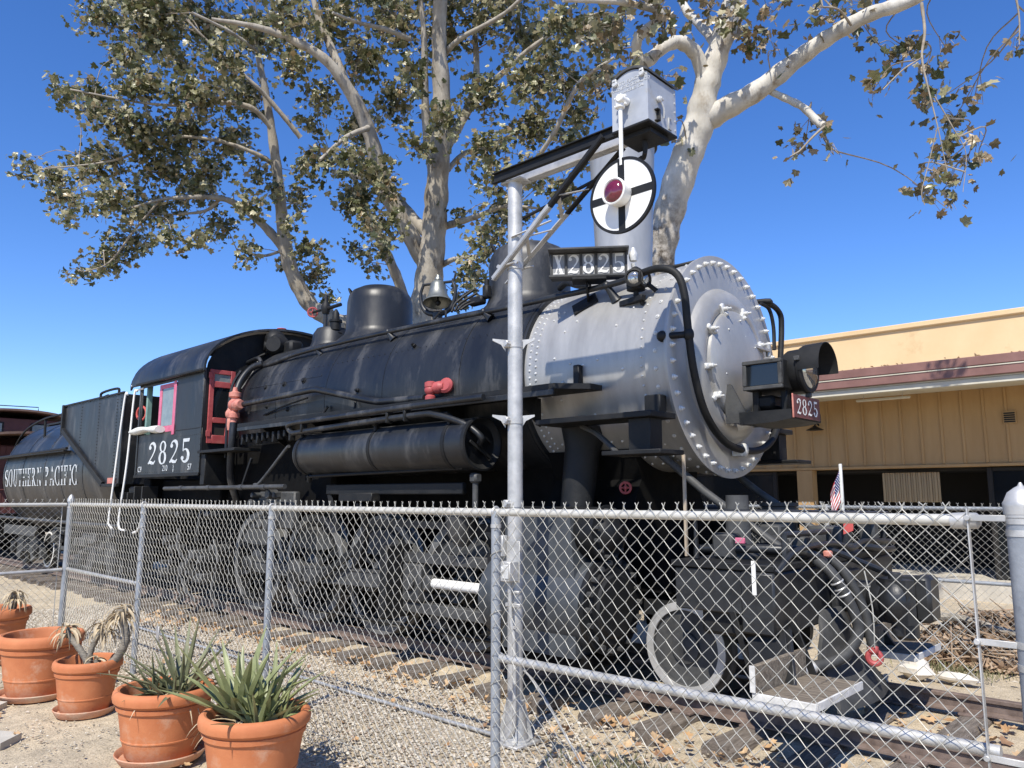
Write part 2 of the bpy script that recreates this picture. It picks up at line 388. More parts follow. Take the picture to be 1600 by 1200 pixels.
class MB:
    def __init__(self):
        self.v = []
        self.f = []
        self.tint = None

    def add(self, vs_, fs_):
        o = len(self.v)
        self.v.extend(tuple(q) for q in vs_)
        self.f.extend(tuple(i + o for i in q) for q in fs_)
        return self

    def bx(self, x0, x1, y0, y1, z0, z1, bev=0.006):
        return self.box(((x0 + x1) / 2, (y0 + y1) / 2, (z0 + z1) / 2), (x1 - x0, y1 - y0, z1 - z0), bev)

    def box(self, c, s, bev=0.006, rot=None):
        hx, hy, hz = s[0] / 2, s[1] / 2, s[2] / 2
        bv = min(bev, hx * 0.45, hy * 0.45, hz * 0.45)
        vs_, idx = [], {}
        for sx in (-1, 1):
            for sy in (-1, 1):
                for sz in (-1, 1):
                    for k in range(3):
                        p = [sx * (hx - bv), sy * (hy - bv), sz * (hz - bv)]
                        p[k] = (sx * hx, sy * hy, sz * hz)[k]
                        idx[(sx, sy, sz, k)] = len(vs_)
                        vs_.append(Vector(p))
        fs_ = []
        for k in range(3):
            o = [i for i in range(3) if i != k]
            for s_ in (-1, 1):
                q = []
                for a_, b_ in ((-1, -1), (1, -1), (1, 1), (-1, 1)):
                    key = [0, 0, 0]
                    key[k] = s_
                    key[o[0]] = a_
                    key[o[1]] = b_
                    q.append(idx[(*key, k)])
                flip = (s_ == 1) == (k != 1)
                fs_.append(q if flip else q[::-1])
        if bv > 0:
            for k in range(3):
                o = [i for i in range(3) if i != k]
                for a_ in (-1, 1):
                    for b_ in (-1, 1):
                        k0, k1 = [0, 0, 0], [0, 0, 0]
                        for kk, s_ in ((k0, -1), (k1, 1)):
                            kk[k] = s_
                            kk[o[0]] = a_
                            kk[o[1]] = b_
                        fs_.append([idx[(*k0, o[0])], idx[(*k1, o[0])], idx[(*k1, o[1])], idx[(*k0, o[1])]])
            for sx in (-1, 1):
                for sy in (-1, 1):
                    for sz in (-1, 1):
                        fs_.append([idx[(sx, sy, sz, 0)], idx[(sx, sy, sz, 1)], idx[(sx, sy, sz, 2)]])
        c = Vector(c)
        if rot is not None:
            vs_ = [rot @ q for q in vs_]
        return self.add([q + c for q in vs_], fs_)

    def beam(self, p0, p1, w, h, up=(0, 0, 1), bev=0.004):
        p0, p1 = Vector(p0), Vector(p1)
        d = p1 - p0
        x = d.normalized()
        y = Vector(up).cross(x)
        if y.length < 1e-4:
            y = Vector((0, 1, 0)).cross(x)
        y.normalize()
        z = x.cross(y)
        rot = Matrix((x, y, z)).transposed()
        return self.box((p0 + p1) / 2, (d.length, w, h), bev, rot)

    def tube(self, pts, r, n=10, caps=True, k=0):
        P = spline(pts, k) if k else [Vector(p) for p in pts]
        m = len(P)
        rs = r if isinstance(r, (list, tuple)) else [r] * m
        if len(rs) != m:
            q = len(rs) - 1
            rr = []
            for i in range(m):
                t_ = i / (m - 1) * q
                a_ = min(int(t_), q - 1)
                rr.append(rs[a_] + (rs[a_ + 1] - rs[a_]) * (t_ - a_))
            rs = rr
        vs_, fs_ = [], []
        u = None
        for i in range(m):
            tg = (P[min(i + 1, m - 1)] - P[max(i - 1, 0)])
            if tg.length < 1e-7:
                tg = Vector((0, 0, 1))
            tg.normalize()
            if u is None:
                _, u, v = frame_from(tg)
            else:
                u = u - tg * tg.dot(u)
                if u.length < 1e-5:
                    _, u, v = frame_from(tg)
                u.normalize()
                v = tg.cross(u)
            for j in range(n):
                a_ = 2 * pi * j / n
                vs_.append(P[i] + (u * math.cos(a_) + v * math.sin(a_)) * rs[i])
        for i in range(m - 1):
            for j in range(n):
                j2 = (j + 1) % n
                fs_.append((i * n + j, i * n + j2, (i + 1) * n + j2, (i + 1) * n + j))
        if caps:
            fs_.append(tuple(range(n - 1, -1, -1)))
            fs_.append(tuple((m - 1) * n + j for j in range(n)))
        return self.add(vs_, fs_)

    def lathe(self, prof, org, axis, n=32, ref=None, a0=0.0, a1=2 * pi, caps=True):
        """prof: (distance along axis, radius)"""
        a, u, v = frame_from(axis, ref)
        org = Vector(org)
        full = abs(a1 - a0 - 2 * pi) < 1e-6
        cnt = n if full else n + 1
        vs_, fs_ = [], []
        for (h, r) in prof:
            for j in range(cnt):
                g = a0 + (a1 - a0) * j / n
                vs_.append(org + a * h + (u * math.cos(g) + v * math.sin(g)) * max(r, 1e-4))
        for i in range(len(prof) - 1):
            for j in range(n):
                j2 = (j + 1) % cnt
                fs_.append((i * cnt + j, i * cnt + j2, (i + 1) * cnt + j2, (i + 1) * cnt + j))
        if full and caps:
            if prof[0][1] > 1e-3:
                fs_.append(tuple(range(cnt - 1, -1, -1)))
            if prof[-1][1] > 1e-3:
                fs_.append(tuple((len(prof) - 1) * cnt + j for j in range(cnt)))
        return self.add(vs_, fs_)

    def cyl(self, p0, p1, r, n=16, bev=0.0, r1=None):
        p0, p1 = Vector(p0), Vector(p1)
        L = (p1 - p0).length
        r1 = r if r1 is None else r1
        if bev:
            return self.lathe([(0, r - bev), (bev, r), (L - bev, r1), (L, r1 - bev)], p0, p1 - p0, n)
        return self.lathe([(0, r), (L, r1)], p0, p1 - p0, n)

    def prism(self, poly, org, u, v, w):
        """polygon in the (u, v) plane pushed along vector w"""
        org, u, v, w = Vector(org), Vector(u), Vector(v), Vector(w)
        n = len(poly)
        a = [org + u * p[0] + v * p[1] for p in poly]
        fs_ = [tuple(range(n - 1, -1, -1)), tuple(range(n, 2 * n))]
        for i in range(n):
            j = (i + 1) % n
            fs_.append((i, j, n + j, n + i))
        return self.add(a + [q + w for q in a], fs_)

    def ball(self, c, r, n=12, m=8, sc=(1, 1, 1)):
        vs_, fs_ = [], []
        for i in range(m + 1):
            th = pi * i / m
            for j in range(n):
                ph = 2 * pi * j / n
                vs_.append(Vector(c) + Vector((math.sin(th) * math.cos(ph) * sc[0], math.sin(th) * math.sin(ph) * sc[1], math.cos(th) * sc[2])) * max(r, 1e-5))
        for i in range(m):
            for j in range(n):
                j2 = (j + 1) % n
                fs_.append((i * n + j, (i + 1) * n + j, (i + 1) * n + j2, i * n + j2))
        return self.add(vs_, fs_)

    def torus(self, c, axis, r, t_, n=32, m=8):
        a, u, v = frame_from(axis)
        c = Vector(c)
        vs_, fs_ = [], []
        for i in range(n):
            g = 2 * pi * i / n
            d = u * math.cos(g) + v * math.sin(g)
            for j in range(m):
                h = 2 * pi * j / m
                vs_.append(c + d * (r + t_ * math.cos(h)) + a * t_ * math.sin(h))
        for i in range(n):
            for j in range(m):
                fs_.append((i * m + j, ((i + 1) % n) * m + j, ((i + 1) % n) * m + (j + 1) % m, i * m + (j + 1) % m))
        return self.add(vs_, fs_)

    def mesh(self, name, material, origin=(0, 0, 0), smooth=38):
        o = Vector(origin)
        me = bpy.data.meshes.new(name)
        me.from_pydata([(q[0] - o.x, q[1] - o.y, q[2] - o.z) for q in self.v], [], self.f)
        bm = bmesh.new()
        bm.from_mesh(me)
        bmesh.ops.recalc_face_normals(bm, faces=bm.faces)
        bm.to_mesh(me)
        bm.free()
        if material is not None:
            me.materials.append(material)
        if smooth:
            me.polygons.foreach_set('use_smooth', [True] * len(me.polygons))
            me.set_sharp_from_angle(angle=R(smooth))
        me.update()
        return me

    def scale(self, c, k):
        c = Vector(c)
        self.v = [tuple(c + (Vector(q) - c) * k) for q in self.v]
        return self

    def islands(self):
        p = list(range(len(self.v)))
        def find(a):
            while p[a] != a:
                p[a] = p[p[a]]
                a = p[a]
            return a
        for f in self.f:
            r0 = find(f[0])
            for q in f[1:]:
                p[find(q)] = r0
        groups = {}
        for f in self.f:
            groups.setdefault(find(f[0]), []).append(f)
        out = []
        for fs_ in groups.values():
            m = MB()
            ix = {}
            for f in fs_:
                for q in f:
                    if q not in ix:
                        ix[q] = len(m.v)
                        m.v.append(self.v[q])
                m.f.append(tuple(ix[q] for q in f))
            out.append(m)
        return out

    def parts(self, name, material, parent=None, smooth=38):
        """every separate piece an object of its own"""
        return [m.build(name, material, parent, smooth) for m in self.islands()]

    def build(self, name, material, parent=None, smooth=38):
        org = Vector((0, 0, 0))
        if parent is not None:
            q = parent
            while q is not None:
                org += q.location
                q = q.parent
        ob = bpy.data.objects.new(name, self.mesh(name, material, org, smooth))
        COL.objects.link(ob)
        if parent is not None:
            ob.parent = parent
        return ob

def thing(name, loc, label, cat, group=None):
    o = bpy.data.objects.new(name, None)
    o.empty_display_size = 0.2
    o.location = loc
    COL.objects.link(o)
    o['label'] = label
    o['category'] = cat
    if group:
        o['group'] = group
    return o

def tag(o, label=None, cat=None, group=None, kind=None):
    if label:
        o['label'] = label
    if cat:
        o['category'] = cat
    if group:
        o['group'] = group
    if kind:
        o['kind'] = kind
    return o

def copy_part(o, parent, loc=None):
    c = o.copy()
    COL.objects.link(c)
    c.parent = parent
    if loc is not None:
        c.location = loc
    return c

def bare_thing(name, mb, material, label, cat, group=None, kind=None, org=None, smooth=38):
    """a thing that is one mesh, origin at its own base"""
    if org is None:
        xs = [q[0] for q in mb.v]
        ys = [q[1] for q in mb.v]
        zs = [q[2] for q in mb.v]
        org = ((min(xs) + max(xs)) / 2, (min(ys) + max(ys)) / 2, min(zs))
    ob = bpy.data.objects.new(name, mb.mesh(name, material, org, smooth))
    ob.location = org
    COL.objects.link(ob)
    return tag(ob, label, cat, group, kind)

# ------------------------------------------------------------------ lettering (drawn as solid strokes, no font file)
def ribbon(path, widths):
    P = [Vector((p[0], p[1])) for p in path]
    n = len(P)
    W = [widths] * n if not isinstance(widths, (list, tuple)) else widths
    if len(W) != n:
        q = len(W) - 1
        W = [W[min(int(i / (n - 1) * q), q - 1)] + (W[min(int(i / (n - 1) * q), q - 1) + 1] - W[min(int(i / (n - 1) * q), q - 1)]) * (i / (n - 1) * q - min(int(i / (n - 1) * q), q - 1)) for i in range(n)]
    quads = []
    L, Rr = [], []
    for i in range(n):
        tg = (P[min(i + 1, n - 1)] - P[max(i - 1, 0)]).normalized()
        nn = Vector((-tg.y, tg.x))
        L.append(P[i] + nn * W[i] / 2)
        Rr.append(P[i] - nn * W[i] / 2)
    for i in range(n - 1):
        quads.append([tuple(Rr[i]), tuple(Rr[i + 1]), tuple(L[i + 1]), tuple(L[i])])
    return quads

def arcp(cx, cy, rx, ry, a0, a1, n=20):
    return [(cx + rx * math.cos(R(a0 + (a1 - a0) * i / n)), cy + ry * math.sin(R(a0 + (a1 - a0) * i / n))) for i in range(n + 1)]

def ring(cx, cy, rx, ry, ts, tt, a0=0, a1=360, n=28):
    out = []
    for i in range(n):
        g0, g1 = R(a0 + (a1 - a0) * i / n), R(a0 + (a1 - a0) * (i + 1) / n)
        o0 = (cx + rx * math.cos(g0), cy + ry * math.sin(g0))
        o1 = (cx + rx * math.cos(g1), cy + ry * math.sin(g1))
        i0 = (cx + (rx - ts) * math.cos(g0), cy + (ry - tt) * math.sin(g0))
        i1 = (cx + (rx - ts) * math.cos(g1), cy + (ry - tt) * math.sin(g1))
        out.append([i0, o0, o1, i1])
    return out

def rect(x0, x1, y0, y1):
    return [[(x0, y0), (x1, y0), (x1, y1), (x0, y1)]]

def dot(cx, cy, r, n=12):
    return [[(cx + r * math.cos(2 * pi * i / n), cy + r * math.sin(2 * pi * i / n)) for i in range(n)]]

S_ = 0.045
def stem(x, w=0.13, y0=0.0, y1=1.0, top=True, bot=True, e=0.07):
    o = rect(x, x + w, y0, y1)
    if bot:
        o += rect(x - e, x + w + e, y0, y0 + S_)
    if top:
        o += rect(x - e, x + w + e, y1 - S_, y1)
    return o

def glyph(ch):
    if ch == 'I':
        return stem(0.07), 0.27
    if ch == 'O':
        return ring(0.34, 0.5, 0.34, 0.52, 0.13, 0.05), 0.68
    if ch == 'C':
        return ring(0.34, 0.5, 0.34, 0.52, 0.13, 0.05, 42, 318) + rect(0.55, 0.60, 0.64, 1.0) + rect(0.55, 0.60, 0.0, 0.30), 0.62
    if ch == 'S':
        p = arcp(0.27, 0.74, 0.20, 0.23, 25, 180, 12) + arcp(0.27, 0.74, 0.20, 0.23, 195, 250, 5) + arcp(0.27, 0.25, 0.21, 0.23, 70, 0, 7) + arcp(0.27, 0.25, 0.21, 0.23, -12, -155, 12)
        return ribbon(p, [0.05, 0.06, 0.10, 0.14, 0.14, 0.14, 0.10, 0.06, 0.05]) + rect(0.45, 0.49, 0.68, 1.0) + rect(0.04, 0.08, 0.0, 0.32), 0.53
    if ch == 'U':
        return rect(0.07, 0.20, 0.3, 1.0) + rect(0.0, 0.27, 1 - S_, 1.0) + rect(0.50, 0.555, 0.3, 1.0) + rect(0.42, 0.63, 1 - S_, 1.0) + ring(0.3125, 0.3, 0.2425, 0.32, 0.10, 0.07, 180, 360), 0.63
    if ch == 'T':
        return stem(0.24, top=False) + rect(0.0, 0.61, 0.94, 1.0) + rect(0.0, 0.04, 0.70, 1.0) + rect(0.57, 0.61, 0.70, 1.0), 0.61
    if ch == 'H':
        return stem(0.07) + stem(0.47) + rect(0.2, 0.47, 0.48, 0.535), 0.67
    if ch in 'EF':
        o = stem(0.07, bot=(ch == 'F')) + rect(0.2, 0.53, 0.94, 1.0) + rect(0.49, 0.53, 0.72, 0.94) + rect(0.2, 0.42, 0.48, 0.535) + rect(0.38, 0.42, 0.37, 0.66)
        if ch == 'E':
            o += rect(0.0, 0.55, 0.0, 0.06) + rect(0.51, 0.55, 0.06, 0.30)
        return o, 0.57
    if ch in 'PR':
        o = stem(0.07) + ring(0.26, 0.74, 0.28, 0.26, 0.13, 0.055, -90, 90, 16) + rect(0.2, 0.27, 0.945, 1.0) + rect(0.2, 0.27, 0.48, 0.535)
        if ch == 'R':
            o += [[(0.24, 0.48), (0.38, 0.48), (0.60, 0.0), (0.44, 0.0)]] + rect(0.42, 0.66, 0.0, S_)
        return o, (0.64 if ch == 'R' else 0.56)
    if ch == 'N':
        return rect(0.09, 0.145, 0, 1) + rect(0.02, 0.24, 0, S_) + rect(0.0, 0.15, 1 - S_, 1) + rect(0.52, 0.575, 0, 1) + rect(0.45, 0.65, 1 - S_, 1) + [[(0.06, 1.0), (0.22, 1.0), (0.575, 0.0), (0.47, 0.0)]], 0.65
    if ch == 'A':
        return [[(0.05, 0), (0.105, 0), (0.35, 1), (0.28, 1)], [(0.46, 0), (0.61, 0), (0.37, 1.0), (0.28, 1.0)]] + rect(-0.01, 0.18, 0, S_) + rect(0.39, 0.68, 0, S_) + rect(0.15, 0.5, 0.30, 0.35), 0.67
    if ch == '2':
        p = arcp(0.26, 0.73, 0.19, 0.22, 165, -20, 14) + [(0.40, 0.55), (0.28, 0.36), (0.15, 0.20), (0.07, 0.09)]
        o = ribbon(p, [0.07, 0.06, 0.08, 0.13, 0.15, 0.13, 0.09, 0.06, 0.05])
        o += ribbon([(0.03, 0.05), (0.14, 0.12), (0.28, 0.075), (0.40, 0.06), (0.49, 0.17)], [0.07, 0.13, 0.14, 0.10, 0.035]) + dot(0.12, 0.75, 0.085)
        return o, 0.53
    if ch == '8':
        return ring(0.26, 0.755, 0.21, 0.25, 0.10, 0.055) + ring(0.26, 0.275, 0.25, 0.29, 0.13, 0.06), 0.53
    if ch == '5':
        o = [[(0.10, 0.86), (0.46, 0.86), (0.50, 1.0), (0.10, 1.0)]] + rect(0.10, 0.155, 0.50, 0.87)
        o += ribbon(arcp(0.25, 0.30, 0.20, 0.26, 135, -150, 20), [0.05, 0.06, 0.11, 0.15, 0.15, 0.12, 0.07, 0.06]) + dot(0.10, 0.20, 0.085)
        return o, 0.53
    if ch == 'X':
        return [[(0.08, 1), (0.24, 1), (0.56, 0), (0.40, 0)], [(0.44, 1), (0.50, 1), (0.17, 0), (0.11, 0)]] + rect(0.02, 0.30, 1 - S_, 1) + rect(0.37, 0.58, 1 - S_, 1) + rect(0.03, 0.25, 0, S_) + rect(0.34, 0.62, 0, S_), 0.62
    return [], 0.35

def lettering(name, material, parent, text, height, place, gap=0.10, total=None, thick=0.003):
    """place(x, y, lift) -> world point; total: full width to spread the text over"""
    adv, pieces = 0.0, []
    for ch in text:
        g, w = glyph(ch)
        pieces.append((g, adv))
        adv += w + gap
    adv -= gap
    k = (total / adv) if total else height
    lift = thick
    for g, x0 in pieces:
        mb = MB()
        for poly in g:
            lift = thick + (lift - thick + 0.00021) % 0.0022
            xs = [(x0 + q[0]) * k for q in poly]
            mb.add([place(x_, q[1] * height, lift) for x_, q in zip(xs, poly)], [tuple(range(len(poly)))])
        if g:
            mb.build(name, material, parent, smooth=0)
    return adv * k

def plain_text(text, size, matrix, name, material, parent, extrude=0.001):
    cu = bpy.data.curves.new('lettering', 'FONT')
    cu.body = text
    cu.size = size
    cu.extrude = extrude
    cu.align_x = 'CENTER'
    tmp = bpy.data.objects.new('lettering_curve', cu)
    COL.objects.link(tmp)
    dg = bpy.context.evaluated_depsgraph_get()
    me = bpy.data.meshes.new_from_object(tmp.evaluated_get(dg))
    COL.objects.unlink(tmp)
    bpy.data.objects.remove(tmp)
    org = Vector((0, 0, 0))
    q = parent
    while q is not None:
        org += q.location
        q = q.parent
    me.transform(Matrix.Translation(-org) @ matrix)
    me.materials.clear()
    me.materials.append(material)
    ob = bpy.data.objects.new(name, me)
    COL.objects.link(ob)
    ob.parent = parent
    return ob
# ------------------------------------------------------------------ ground
def ground():
    xs = sorted(set([-1500, -600, -250, -120, -70, -45, -32] + [round(-24 + i * 0.4, 2) for i in range(84)] + [11, 14, 20, 35, 60, 120, 300, 900]))
    ys = sorted(set([-900, -300, -120, -60, -30, -18, -12, -9] + [round(-7.5 + i * 0.3, 2) for i in range(68)] + [14, 18, 26, 45, 90, 200, 600, 2000]))
    rg = random.Random(3)
    vs_, fs_ = [], []
    for y in ys:
        for x in xs:
            near = 1.0 if (-24 <= x <= 9.5 and -7.5 <= y <= 12.5) else 0.0
            h = near * (0.012 * math.sin(x * 1.7 + y) + 0.010 * math.sin(y * 2.3 - x * 0.8) + rg.uniform(-0.008, 0.008)) - 0.022
            if abs(y) < 1.15:
                h += near * 0.06
            vs_.append((x, y, h))
    n = len(xs)
    for j in range(len(ys) - 1):
        for i in range(n - 1):
            fs_.append((j * n + i, j * n + i + 1, (j + 1) * n + i + 1, (j + 1) * n + i))
    mb = MB().add(vs_, fs_)
    o = mb.build('ground', M['ground'], smooth=80)
    tag(o, kind='structure')
ground()

# ------------------------------------------------------------------ track: two rails on wooden ties
track = thing('railway_track', (-4, 0, 0), 'rusty railway track on half buried wooden ties under the black engine', 'track')
RT = 0.23
prof = [(-0.062, 0.0), (0.062, 0.0), (0.062, 0.012), (0.012, 0.03), (0.010, 0.095), (0.033, 0.103), (0.034, 0.128), (0.026, 0.136), (-0.026, 0.136),
        (-0.034, 0.128), (-0.033, 0.103), (-0.010, 0.095), (-0.012, 0.03), (-0.062, 0.012)]
for yy in (-0.7535, 0.7535):
    mb = MB()
    mb.prism(prof, (-40, yy, RT - 0.136), (0, 1, 0), (0, 0, 1), (56, 0, 0))
    mb.build('rail', M['rust'], track)
rg = random.Random(11)
x = -38.0
while x < 9.0:
    mb = MB()
    l = 1.38 + rg.uniform(-0.05, 0.06)
    w = 0.225 + rg.uniform(-0.02, 0.03)
    top = 0.094 + rg.uniform(-0.012, 0.0)
    a = rg.uniform(-0.035, 0.035)
    # worn plank outline: uneven ends and slightly crowned top
    sec = [(-w / 2, -0.12), (w / 2, -0.12), (w / 2, top - 0.035), (w / 2 - 0.03, top - 0.006), (0.0, top), (-w / 2 + 0.03, top - 0.008), (-w / 2, top - 0.04)]
    u = Vector((math.cos(a), math.sin(a), 0))
    v = Vector((-math.sin(a), math.cos(a), 0))
    ysegs = [-l, -l + 0.25, -0.3, 0.3, l - 0.25, l + rg.uniform(-0.04, 0.04)]
    vs_, fs_ = [], []
    for k, yy in enumerate(ysegs):
        sk = rg.uniform(-0.012, 0.012)
        for (px, pz) in sec:
            j = rg.uniform(-0.008, 0.008)
            vs_.append(Vector((x, 0, 0)) + u * (px + sk) + v * (yy + (rg.uniform(-0.02, 0.02) if k in (0, 5) else 0)) + Vector((0, 0, pz + j)))
    m_ = len(sec)
    for k in range(len(ysegs) - 1):
        for j in range(m_):
            fs_.append((k * m_ + j, k * m_ + (j + 1) % m_, (k + 1) * m_ + (j + 1) % m_, (k + 1) * m_ + j))
    fs_.append(tuple(range(m_)))
    fs_.append(tuple((len(ysegs) - 1) * m_ + j for j in range(m_)))
    mb.add(vs_, fs_)
    mb.build('tie', M['tie'], track, smooth=30)
    if -9 < x < 4:
        mb = MB()
        for yy in (-0.7535, 0.7535):
            mb.bx(x - 0.085, x + 0.085, yy - 0.14, yy - 0.064, 0.088, 0.106, 0.003)
            mb.cyl((x - 0.04, yy - 0.075, 0.1), (x - 0.04, yy - 0.075, 0.125), 0.017, 8)
            mb.bx(x - 0.085, x + 0.085, yy + 0.064, yy + 0.14, 0.088, 0.106, 0.003)
        mb.parts('tie_plate', M['rust'], track)
    x += 0.585 + rg.uniform(-0.03, 0.03)

# ------------------------------------------------------------------ building behind (tan, board and batten under a brown eave)
BY = 12.0
bld = thing('building', (0, 13, 0), 'long tan flat roofed building with brown eave and board and batten wall behind the train', 'building')
X0, X1 = -14.0, 26.0
MB().bx(X0, X1, BY, BY + 0.25, 2.52, 4.35, 0).build('upper_wall', M['siding'], bld)
MB().bx(X0, X1, BY + 0.05, BY + 0.35, 4.353, 5.60, 0.0).build('parapet', M['stucco'], bld)
MB().bx(X0, X1, BY - 0.02, BY + 0.40, 5.603, 5.73, 0.02).build('parapet_cap', M['stucco'], bld)
MB().bx(X0 + .3, X1, BY + 0.41, BY + 12, 5.0, 5.2, 0.0).build('roof', M['roofing'], bld)
MB().bx(X0, X0 + 0.25, BY + 0.36, BY + 12, 0, 5.6, 0.0).build('side_wall', M['stucco'], bld)
MB().bx(X0, X1, BY + 12.0, BY + 12.25, 0, 5.6, 0.0).build('rear_wall', M['stucco'], bld)
# eave: sloped deck, soffit, fascia of two stepped boards, cream beam
EY = 10.3
mb = MB()
mb.prism([(EY - 0.05, 4.50), (BY + 0.02, 4.42), (BY + 0.02, 4.36), (EY - 0.05, 4.44)], (X0, 0, 0), (0, 1, 0), (0, 0, 1), (X1 - X0, 0, 0))
mb.build('eave_deck', M['roofing'], bld)
MB().bx(X0, X1, EY - 0.16, EY - 0.055, 4.33, 4.51, 0.012).build('fascia', M['fascia'], bld)
MB().bx(X0, X1, EY - 0.13, EY - 0.055, 4.13, 4.327, 0.012).build('fascia', M['fascia'], bld)
MB().bx(X0, X1, EY - 0.145, EY - 0.132, 4.30, 4.326, 0.003).build('drip_edge', M['cream'], bld)
MB().bx(X0, X1, EY - 0.05, BY - 0.003, 4.10, 4.128, 0).build('soffit', M['cream'], bld)
MB().bx(X0, X1, EY - 0.04, EY + 0.10, 3.98, 4.097, 0.01).build('eave_beam', M['cream'], bld)
xb = X0 + 0.1
while xb < X1:
    MB().bx(xb - 0.025, xb + 0.025, BY - 0.028, BY - 0.0005, 2.53, 4.095, 0.006).build('batten', M['siding'], bld)
    xb += 0.41
MB().bx(X0, X1, BY - 0.05, BY + 0.28, 2.455, 2.517, 0.008).build('sill_band', M['siding'], bld)
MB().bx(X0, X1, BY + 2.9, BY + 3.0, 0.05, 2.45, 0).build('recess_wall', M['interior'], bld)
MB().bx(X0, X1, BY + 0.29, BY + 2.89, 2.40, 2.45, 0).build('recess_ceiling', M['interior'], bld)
for px in (-13.7, -9.0, -4.27, 4.9, 9.6, 14.5, 20.0):
    MB().bx(px - 0.19, px + 0.19, BY - 0.03, BY + 0.26, 0.13, 2.45, 0.01).build('porch_post', M['siding'], bld)
for px in (-11.3, -6.6, 0.65, 2.9, 7.3, 12.0, 17.0):
    fr = MB()
    w = 1.5 if px not in (0.65, 2.9) else 1.02
    fr.bx(px - w - 0.06, px - w + 0.04, BY + 0.10, BY + 0.2, 0.15, 2.44, 0.01)
    fr.bx(px + w - 0.04, px + w + 0.06, BY + 0.10, BY + 0.2, 0.15, 2.44, 0.01)
    fr.bx(px - w + 0.043, px + w - 0.043, BY + 0.10, BY + 0.2, 2.36, 2.44, 0.01)
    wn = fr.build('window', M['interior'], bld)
    if True:
        MB().bx(px - w + 0.045, px + w - 0.045, BY + 0.14, BY + 0.155, 0.15, 2.355, 0).build('pane', M['glass_dark'], wn)
cu = MB()
for i in range(22):
    x0 = -2.55 + i * 0.054
    cu.bx(x0, x0 + 0.051, BY + 0.2 + 0.02 * (i % 2), BY + 0.235 + 0.02 * (i % 2), 1.70, 2.36, 0.01)
cu.build('curtain', M['curtain'], bld)
MB().bx(X0, X1, BY - 1.0, BY + 2.9, -0.05, 0.12, 0.02).build('porch_slab', M['concrete'], bld)
mb = MB().bx(X0, X1, 9.3, 9.5, -0.1, 0.34, 0.02)
o = bare_thing('concrete_curb', mb, M['concrete'], 'low weathered concrete curb on the sand in front of the tan building', 'curb')
# eave lamps: two bare tubes, one wall lamp, one vent
for (x0, x1, yy, zz) in ((-2.6, -1.5, 11.0, 3.90), (-5.2, -4.0, 11.0, 3.86)):
    f = thing('tube_light', ((x0 + x1) / 2, yy, zz), 'slim cream tube light hanging under the eave, ' + ('above the flag' if x0 > -3 else 'just behind the engine number plate'), 'light', 'tube lights under the eave')
    MB().bx(x0, x1, yy - 0.05, yy + 0.05, zz, zz + 0.05, 0.01).build('housing', M['cream'], f)
    m2 = MB()
    for xx in (x0 + 0.15, x1 - 0.15):
        m2.tube([(xx, yy, zz + 0.045), (xx, yy, 4.105)], 0.006, 6)
    m2.build('hanger', M['galv'], f)
wl = thing('wall_lamp', (-3.85, BY - 0.03, 3.5), 'small dark barn style lamp on the tan wall beside the engine', 'lamp')
MB().tube([(-3.85, BY - 0.03, 3.53), (-3.85, BY - 0.2, 3.58), (-3.85, BY - 0.28, 3.49)], 0.02, 8, k=4).build('arm', M['black_dull'], wl)
MB().lathe([(0, 0.03), (0.03, 0.06), (0.10, 0.20), (0.105, 0.205)], (-3.85, BY - 0.28, 3.50), (0, 0, -1), 20).build('shade', M['black_dull'], wl)
vt = thing('wall_vent', (0.1, BY - 0.03, 3.32), 'square dark vent on the tan board wall under the eave', 'vent')
MB().bx(-0.02, 0.22, BY - 0.06, BY - 0.029, 3.32, 3.58, 0.004).build('frame', M['siding'], vt)
for k in range(5):
    MB().bx(0.0, 0.20, BY - 0.075, BY - 0.061, 3.345 + k * 0.044, 3.372 + k * 0.044, 0.003).build('slat', M['black_dull'], vt)
# eave debris: leaves caught on top of the fascia
rg = random.Random(21)
mb = MB()
for i in range(260):
    xx = rg.uniform(-13, 9)
    c = Vector((xx, EY + rg.uniform(-0.1, 0.25), 4.505 + rg.uniform(0, 0.05)))
    s = rg.uniform(0.02, 0.06)
    d = Vector((rg.uniform(-1, 1), rg.uniform(-1, 1), rg.uniform(-0.3, 0.8))).normalized()
    e = d.cross(Vector((0.2, 0.5, 1))).normalized()
    mb.add([c - d * s, c + e * s * 0.5, c + d * s, c - e * s * 0.5 + Vector((0, 0, 0.01))], [(0, 1, 2), (0, 2, 3)])
o = bare_thing('leaf_litter', mb, M['litter'], 'dry leaves and twigs caught along the top of the brown eave', 'leaves', kind='stuff')

